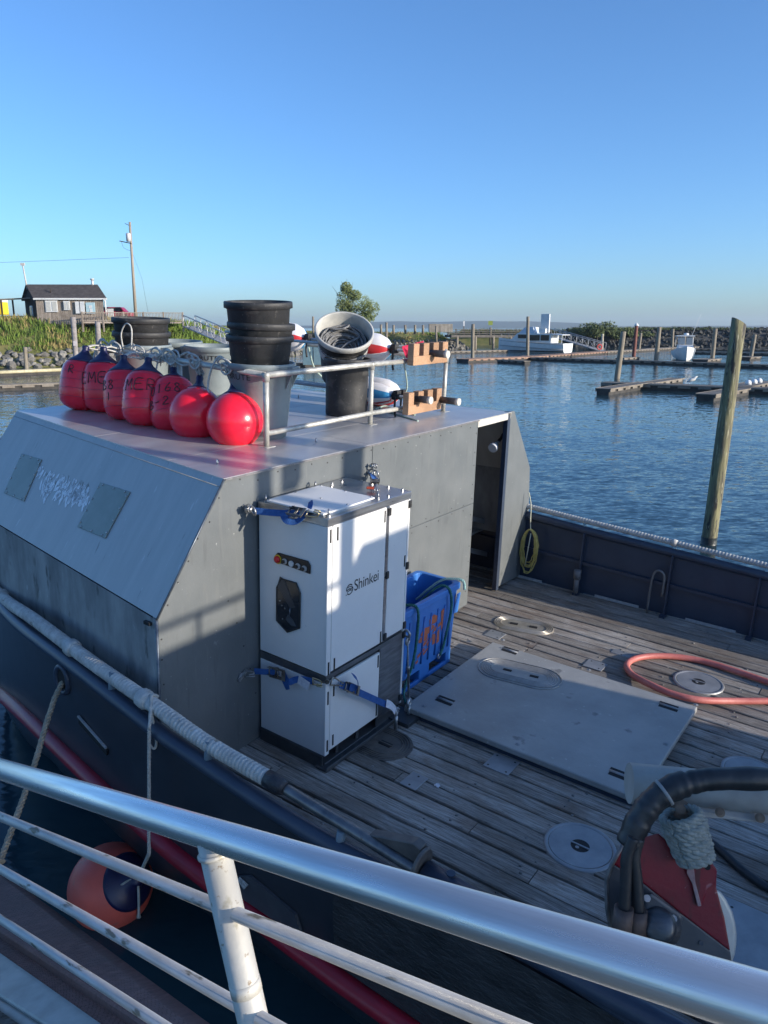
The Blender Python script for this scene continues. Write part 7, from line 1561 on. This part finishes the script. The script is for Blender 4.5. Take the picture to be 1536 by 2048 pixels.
# ------------------------------------------------------------------ gangways on shore
trm = M('aluminium truss', (0.6, 0.6, 0.58), (0.5, 0.5, 0.49), 3, 0.45, 0.5)
def truss(a0, a1, b0, b1, Y0, Y1, wd, label, nb, mat):
    a, b = wy(*a0, Y0), wy(*b0, Y1); at, bt_ = wy(*a1, Y0), wy(*b1, Y1); d = (b - a).normalized(); s = V((-d.y, d.x, 0)).normalized() * wd; t = thing('gangway_bridge', label, 'gangway', tuple(a), frame=WORLD)
    m = MB(); m.prism([a, b, b + s, a + s], V((0, 0, -0.12))); m.build('tread', M('tread grey', (0.3, 0.3, 0.3), rough=0.7), t)
    for o in (V((0, 0, 0)), s):
        m = MB(); m.tube([a + o, b + o], 0.07, 6); m.tube([at + o, bt_ + o], 0.07, 6)
        for i in range(nb + 1):
            p = a.lerp(b, i / nb) + o; q = at.lerp(bt_, i / nb) + o; m.tube([p, q], 0.045, 5)
            if i < nb: m.tube([p, at.lerp(bt_, (i + 1) / nb) + o] if i % 2 else [q, a.lerp(b, (i + 1) / nb) + o], 0.04, 5)
        m.build('truss_side', mat, t)
truss((365, 652), (367, 631), (455, 690), (455, 668), 97, 88, 1.5, 'white aluminium truss gangway sloping down from the left bank', 7, trm)
truss((1098, 672), (1098, 657), (1200, 702), (1202, 686), 158, 148, 1.6, 'long aluminium truss gangway sloping down behind the cabin cruiser', 9, M('grey truss', (0.36, 0.37, 0.38), rough=0.5, metal=0.4))
m = MB(); p = wy(1199, 694, 147); m.ring(p, 0.45, 0.12, (0.2, -1, 0), 18, 6); setp(m.build('life_ring', M('life ring red', (0.55, 0.06, 0.05), rough=0.6), base=p, frame=WORLD), 'red life ring at the foot of the long gangway', 'life ring')
# pier with railing
pr = thing('pier', 'dark timber pier with railings on piles behind the cabin cruiser', 'pier', tuple(wy(960, 676, 166)), frame=WORLD)
pw0 = wy(896, 672, 160); pw1 = wy(1100, 673, 172); darkt = M('dark pier timber', (0.06, 0.055, 0.05), (0.11, 0.1, 0.09), 1, 0.85)
m = MB(); m.beam(pw0, pw1, 2.6, 0.5); m.build('pier_deck', darkt, pr)
m = MB()
for o in (-1.3, 1.3):
    sh = V((0, o, 0))
    for h in (0.55, 0.95, 1.35): m.beam(pw0 + sh + V((0, 0, h)), pw1 + sh + V((0, 0, h)), 0.1, 0.12)
    for i in range(15): q = pw0.lerp(pw1, i / 14) + sh; m.beam(q, q + V((0, 0, 1.45)), 0.14, 0.14, (1, 0, 0))
m.build('pier_rail', darkt, pr)
for i in range(6):
    q = pw0.lerp(pw1, 0.08 + i * 0.17); m = MB(); m.tube([V((q.x, q.y - 1.2, -1)), V((q.x, q.y - 1.2, q.z))], 0.28, 10); m.build('pier_pile', pilem, pr)
bx_ = thing('plank_box', 'pale plank sided box on the grass at the pier head', 'box', tuple(wy(880, 664, 156)), frame=WORLD)
q = wy(881, 656, 156); m = MB(); m.box(q, (4.6, 2.2, 1.5)); m.build('box_wall', dockm, bx_)
for i in range(12):
    m = MB(); m.box(q + V((-2.1 + 0.385 * i, -1.13, 0)), (0.35, 0.05, 1.56)); m.build('plank', wood_mat('pale fence wood', (0.42, 0.38, 0.32), (0.3, 0.27, 0.22), (0.36, 0.32, 0.27), 0.4, 0.85, 0.15, False), bx_)
sg = thing('sign', 'green square sign on a post above the pier', 'sign', tuple(wy(981, 668, 164)), frame=WORLD)
m = MB(); m.tube([wy(980.5, 690, 164), wy(981, 655, 164)], 0.24, 8); m.build('sign_post', pilem, sg)
m = MB(); m.box(wy(981, 646, 163.6), (0.9, 0.05, 0.85)); m.build('sign_board', M('sign green', (0.24, 0.3, 0.05), (0.2, 0.26, 0.05), 3, 0.6), sg)
sg = thing('sign', 'small white sign on a thin post left of the green one', 'sign', tuple(wy(928, 664, 164)), frame=WORLD)
m = MB(); m.tube([wy(927.5, 668, 164), wy(928, 641, 164)], 0.08, 6); m.build('sign_post', pilem, sg)
m = MB(); m.box(wy(928, 647, 163.8), (0.28, 0.04, 1.0)); m.build('sign_board', bw, sg)
tb = thing('storage_cabinet', 'blue green steel cabinet on the float behind the roof bins', 'cabinet', tuple(wz(632, 728)), frame=WORLD)
q0 = wy(606, 728, 88); q1 = wy(648, 690, 88); m = MB(); m.box(((q0.x + q1.x) / 2, 88.6, 1.6), (q1.x - q0.x, 1.2, 2.6)); m.build('cabinet_body', M('teal steel', (0.12, 0.2, 0.24), (0.16, 0.25, 0.28), 2, 0.5), tb, bevel=0.02)
m = MB(); m.box(((q0.x + q1.x) / 2, 87.97, 1.6), (0.03, 0.03, 2.3)); m.build('door_seam', black, tb)
dock((560, 727), (760, 722), 1.6, 'float carrying the blue green cabinet behind the roof', 0.4)

# ------------------------------------------------------------------ shore hut with deck
Yh = 96.0
hut = thing('timber_hut', 'weathered board hut with dark gable roof and white windows on the left bank', 'hut', tuple(wy(140, 640, Yh)), frame=WORLD)
def hp_(x, y, Y=Yh): return wy(x, y, Y)
G0 = hp_(76, 644); G1 = hp_(208, 641); z0 = G0.z - 0.3; zE = hp_(140, 597).z; dW = 5.6
bx0, bx1 = G0.x, G1.x
sv = V((-0.6, 0.8, 0)).normalized()     # direction of the hut's depth
hu = V((0.985, -0.02, 0));
board = wood_mat('weathered siding', (0.42, 0.36, 0.3), (0.28, 0.235, 0.2), (0.34, 0.29, 0.245), 0.35, 0.85, 0.18, False); bdark = wood_mat('dark siding', (0.06, 0.05, 0.045), (0.04, 0.034, 0.03), (0.05, 0.042, 0.036), 0.35, 0.85, 0.1, False)
A0 = V((bx0, Yh, z0)); A1 = V((bx1, Yh + 0.3, z0)); Lw = (A1 - A0).length; fx = (A1 - A0).normalized(); Hh = zE - z0
m = MB(); m.prism([A0, A1, A1 + V((0, 0, Hh)), A0 + V((0, 0, Hh))], sv * dW); wall = m.build('wall', bdark, hut)
nb = 34
for i in range(nb):
    m = MB(); q = A0 + fx * (Lw * (i + .5) / nb); m.box(q + V((0, -0.03, Hh / 2)), (Lw / nb - 0.03, 0.05, Hh)); m.build('board', board, wall)
ridge = 1.75; over = 0.35; e0 = A0 + V((0, 0, Hh)) - fx * over - sv * over; e1_ = A1 + V((0, 0, Hh)) + fx * over - sv * over; r0 = A0 + V((0, 0, Hh + ridge)) - fx * over + sv * dW / 2; r1_ = A1 + V((0, 0, Hh + ridge)) + fx * over + sv * dW / 2; k0 = A0 + V((0, 0, Hh)) - fx * over + sv * (dW + over); k1 = A1 + V((0, 0, Hh)) + fx * over + sv * (dW + over)
m = MB(); m.add([e0, e1_, r1_, r0, k0, k1], [(0, 1, 2, 3), (3, 2, 5, 4)]); m.add([v + V((0, 0, -0.14)) for v in (e0, e1_, r1_, r0, k0, k1)], [(0, 1, 2, 3), (3, 2, 5, 4)]); rf = m.build('roof', M('dark shingles', (0.055, 0.048, 0.046), (0.095, 0.082, 0.078), 2.5, 0.9, bump=0.4, bscale=9), hut)
m = MB(); m.prism([A0 + V((0, 0, Hh)), A0 + V((0, 0, Hh)) + sv * dW, A0 + V((0, 0, Hh + ridge - .15)) + sv * dW / 2], fx * 0.1); m.prism([A1 + V((0, 0, Hh)), A1 + V((0, 0, Hh)) + sv * dW, A1 + V((0, 0, Hh + ridge - .15)) + sv * dW / 2], fx * -0.1); m.build('gable', bdark, hut)
m = MB(); m.beam(e0 + V((0, -0.03, -0.05)), e1_ + V((0, -0.03, -0.05)), 0.12, 0.2); m.build('gutter', bw, hut)
for (x0, y0, x1, y1, kind) in ((92, 601, 114, 624, 'w'), (128, 602, 139, 620, 'w'), (152, 603, 168, 627, 'd'), (173, 605, 189, 627, 'b')):
    p = hp_(x0, y1, Yh - .1); q = hp_(x1, y0, Yh - .1); c = (p + q) / 2; sx, sz = q.x - p.x, q.z - p.z
    m = MB(); m.box((c.x, Yh - 0.09, c.z), (sx, 0.08, sz)); w_ = m.build('door' if kind == 'd' else 'window', bw if kind != 'b' else M('pale blue board', (0.38, 0.55, 0.6), (0.42, 0.6, 0.64), 3, 0.6), hut)
    if kind == 'w':
        for f in (-.25, .25): m = MB(); m.box((c.x + sx * f, Yh - 0.14, c.z), (sx * .38, 0.03, sz * .8)); m.build('pane', M('curtained pane', (0.5, 0.5, 0.46), (0.58, 0.57, 0.52), 3, 0.3), w_)
    if kind == 'd': m = MB(); m.box((c.x, Yh - 0.14, c.z), (0.05, 0.03, sz)); m.build('door_gap', bdark, w_)
    if kind == 'b': m = MB(); m.box((c.x + .05, Yh - 0.14, c.z - .3), (sx * .3, 0.02, sz * .35)); m.box((c.x, Yh - 0.14, c.z + .15), (sx * .35, 0.02, sz * .25)); m.build('pale_patch', bw, w_)
gw_ = A0 + sv * 2.5 + V((-0.06, 0, 1.55)); m = MB(); m.box(gw_, (0.08, 1.2, 1.4), Matrix((V((0, 0, 0)) + fx, sv, V((0, 0, 1)))).transposed()); wn_ = m.build('window', bw, hut); m = MB(); m.box(gw_ - fx * 0.05, (0.05, 0.95, 1.15), Matrix((fx, sv, V((0, 0, 1)))).transposed()); m.build('pane', bg_, wn_)
m = MB(); q = r1_ + V((-0.6, 0, -0.3)); m.tube([q, q + V((0, 0, 0.9))], 0.16, 10); m.tube([q + V((0, 0, 0.85)), q + V((0, 0, 1.0))], 0.26, 10); m.build('chimney', M('chimney metal', (0.6, 0.6, 0.6), rough=0.4, metal=0.4), rf)
m = MB(); q = (e0 + e1_) / 2 * .42 + (r0 + r1_) / 2 * .58; q = e0.lerp(e1_, .28).lerp(r0.lerp(r1_, .28), .4); m.tube([q, q + V((0, 0, 0.5))], 0.06, 6); m.build('vent', bdark, rf)
m = MB(); q = r0 + V((0.15, 0, -0.6)); m.tube([q, q + V((-0.25, 0, 2.9))], 0.09, 6); m.box(q + V((-0.25, 0, 2.95)), (0.5, .2, .3)); m.build('roof_pole', M('pale pole', (0.5, 0.48, 0.45), rough=0.6), rf)
m = MB(); q = A1 + V((0.25, -0.1, 0)); m.tube([q + V((0, 0, 0.3)), q + V((0, 0, Hh - .3)), q + V((-0.1, -0.3, Hh - .05))], 0.09, 6); m.build('downpipe', bw, hut)
# porch to the left
pc = thing('porch', 'open porch with a railing at the left end of the hut', 'porch', tuple(A0 - fx * 2.5), frame=WORLD)
m = MB(); a = A0 - fx * 5.6 + sv * 2.4 + V((0, 0, Hh - .2)); b_ = A0 - fx * 0.05 + sv * 2.4 + V((0, 0, Hh + .05)); m.prism([a, b_, b_ + sv * 2.6, a + sv * 2.6], V((0, 0, 0.14))); m.build('porch_roof', dockm, pc)
for f in (2.2, 3.6, 5.3): m = MB(); q = A0 - fx * f + sv * 2.5; m.beam(q, q + V((0, 0, Hh - .1)), .16, .16, (1, 0, 0)); m.build('porch_post', bdark, pc)
m = MB(); m.beam(A0 - fx * 5 + sv * 2.4 + V((0, 0, 1.0)), A0 + sv * 2.4 + V((0, 0, 1.0)), .1, .1)
for i in range(20): q = A0 - fx * (0.25 * i) + sv * 2.4; m.beam(q + V((0, 0, .1)), q + V((0, 0, 1)), .05, .05, (1, 0, 0))
m.build('porch_rail', bdark, pc)
# deck to the right with balustrade
dkk = thing('timber_terrace', 'timber terrace with a balustrade right of the hut door', 'terrace', tuple(hp_(200, 640, Yh - 1)), frame=WORLD)
t0 = hp_(165, 643, Yh - 2); t1 = hp_(366, 641, Yh + 2); t0.z = t1.z = hp_(220, 643, Yh - 2).z
m = MB(); m.prism([t0, t1, t1 + V((-.6, 3, 0)), t0 + V((-1.0, 1.8, 0))], V((0, 0, -0.2))); m.build('terrace_floor', board, dkk)
m = MB(); m.beam(t0 + V((0, 0, 1.05)), t1 + V((0, 0, 1.05)), .14, .08); m.beam(t0 + V((0, 0, .12)), t1 + V((0, 0, .12)), .1, .08); m.build('handrail', board, dkk)
L_ = (t1 - t0).length; n = int(L_ / 0.17)
m = MB()
for i in range(n): q = t0.lerp(t1, i / n); m.beam(q + V((0, 0, .12)), q + V((0, 0, 1.03)), .06, .05, (1, 0, 0))
m.build('baluster', board, dkk, kind='stuff')
for f in (0, .2, .4, .6, .8, 1.0): m = MB(); q = t0.lerp(t1, f); m.beam(q + V((0, 0, -1.2)), q + V((0, 0, 1.15)), .16, .16, (1, 0, 0)); m.build('terrace_post', board, dkk)
# vehicles behind
yv = thing('yellow_trailer', 'yellow box trailer behind the porch at the left edge', 'trailer', tuple(hp_(8, 622, 110)), frame=WORLD)
q = hp_(-14, 617, 110); m = MB(); m.box(q, (3.4, 2.0, 1.7)); m.build('trailer_body', M('trailer yellow', (0.75, 0.55, 0.02), rough=0.4), yv, bevel=0.08); m = MB(); m.box(q + V((0, 0, 1.05)), (3.4, 2.0, .4)); m.build('trailer_top', bw, yv)
for o in (-1.0, 1.0): m = MB(); m.disc(q + V((o, -1.1, -1.1)), .4, .2, (0, -1, 0), 14); m.build('wheel', black, yv)
def car(x, y, Y, label, col, name):
    q = hp_(x, y, Y); t = thing('parked_car', label, 'car', tuple(q), frame=WORLD, group='cars parked beyond the hut'); cm = M(name, col, rough=0.3)
    m = MB(); m.prism([q + V(v) for v in ((-2.1, -.8, 0.3), (2.1, -.8, .3), (2.1, -.8, .85), (1.3, -.8, .95), (.7, -.8, 1.55), (-1.0, -.8, 1.55), (-1.6, -.8, .98), (-2.1, -.8, .9))], (0, 1.6, 0)); m.build('car_body', cm, t, bevel=0.06)
    m = MB(); m.prism([q + V(v) for v in ((-1.4, -.83, 1.0), (1.05, -.83, 1.0), (.6, -.83, 1.45), (-.95, -.83, 1.45))], (0, .02, 0)); m.build('side_window', bg_, t)
    for o in (-1.3, 1.3): m = MB(); m.disc(q + V((o, -.75, .33)), .33, .15, (0, -1, 0), 14); m.build('wheel', black, t)
car(236, 638, 108, 'red car whose roof shows above the terrace balustrade', (0.35, 0.02, 0.06), 'car red'); car(214, 637, 112, 'dark green car beside the hut corner', (0.03, 0.08, 0.08), 'car green')
m = MB(); q = hp_(221, 626, 106); m.box(q, (.8, .1, 1.1)); setp(m.build('notice_board', bw, base=q, frame=WORLD), 'small white notice board between the two cars', 'sign')
# utility pole
up_ = thing('utility_pole', 'tall timber utility pole with transformer and crossarm', 'utility pole', tuple(wy(272, 632, 106)), frame=WORLD)
ub = wy(272, 640, 106); ut = wy(259.5, 444, 106); m = MB(); m.tube([ub, ut], [0.22, 0.15], 10); m.build('pole_shaft', M('pole timber', (0.25, 0.21, 0.16), (0.36, 0.31, 0.25), 2, 0.85, stretch=(4, 4, .4), bump=0.2), up_)
q = wy(257, 475, 105.7); m = MB(); m.lathe([(0.001, -.5), (.3, -.5), (.32, .45), (.2, .55), (.001, .55)], 14, Matrix.Translation(q)); m.build('transformer', M('transformer grey', (0.55, 0.56, 0.57), rough=0.5), up_)
m = MB(); m.beam(wy(239, 482, 105.8), wy(263, 487, 105.8), .1, .12); m.build('crossarm', darkt, up_); m = MB(); m.tube(smooth_path([wy(243, 484, 105.8), wy(248, 496, 105.8), wy(262, 502, 105.9)], 4), .02, 5); m.build('service_wire', darkt, up_); m = MB(); m.tube([wy(250, 447, 105.8), wy(261, 452, 105.9)], .04, 5); m.build('top_bracket', darkt, up_)
m = MB(); m.tube(smooth_path([wy(-700, 540, 90), wy(-300, 534, 97), wy(0, 525, 102), wy(258, 515, 105.8)], 8), .018, 5); setp(m.build('overhead_wire', black, base=wy(258, 515, 105.8), frame=WORLD), 'thin overhead wire running left from the utility pole', 'wire')
m = MB(); m.tube([wy(263, 500, 106), wy(284, 558, 106), wy(297, 630, 106)], .012, 4); setp(m.build('guy_wire', black, base=ub, frame=WORLD), 'very thin guy wire right of the utility pole', 'wire')

# ------------------------------------------------------------------ haze: one closed box of thin air
m = MB(); m.box((0, 2950, 39), (9000, 7500, 82)); hz_o = m.build('haze', None or bpy.data.materials.new('haze air'), frame=WORLD, kind='stuff')
hm = hz_o.data.materials[0]; hm.use_nodes = True; hn = hm.node_tree; hn.nodes.remove(hn.nodes['Principled BSDF']); pv = hn.nodes.new('ShaderNodeVolumePrincipled')
pv.inputs['Color'].default_value = (0.72, 0.86, 1.0, 1); pv.inputs['Density'].default_value = 0.00011; pv.inputs['Anisotropy'].default_value = 0.2
hn.links.new(pv.outputs[0], hn.nodes['Material Output'].inputs['Volume'])
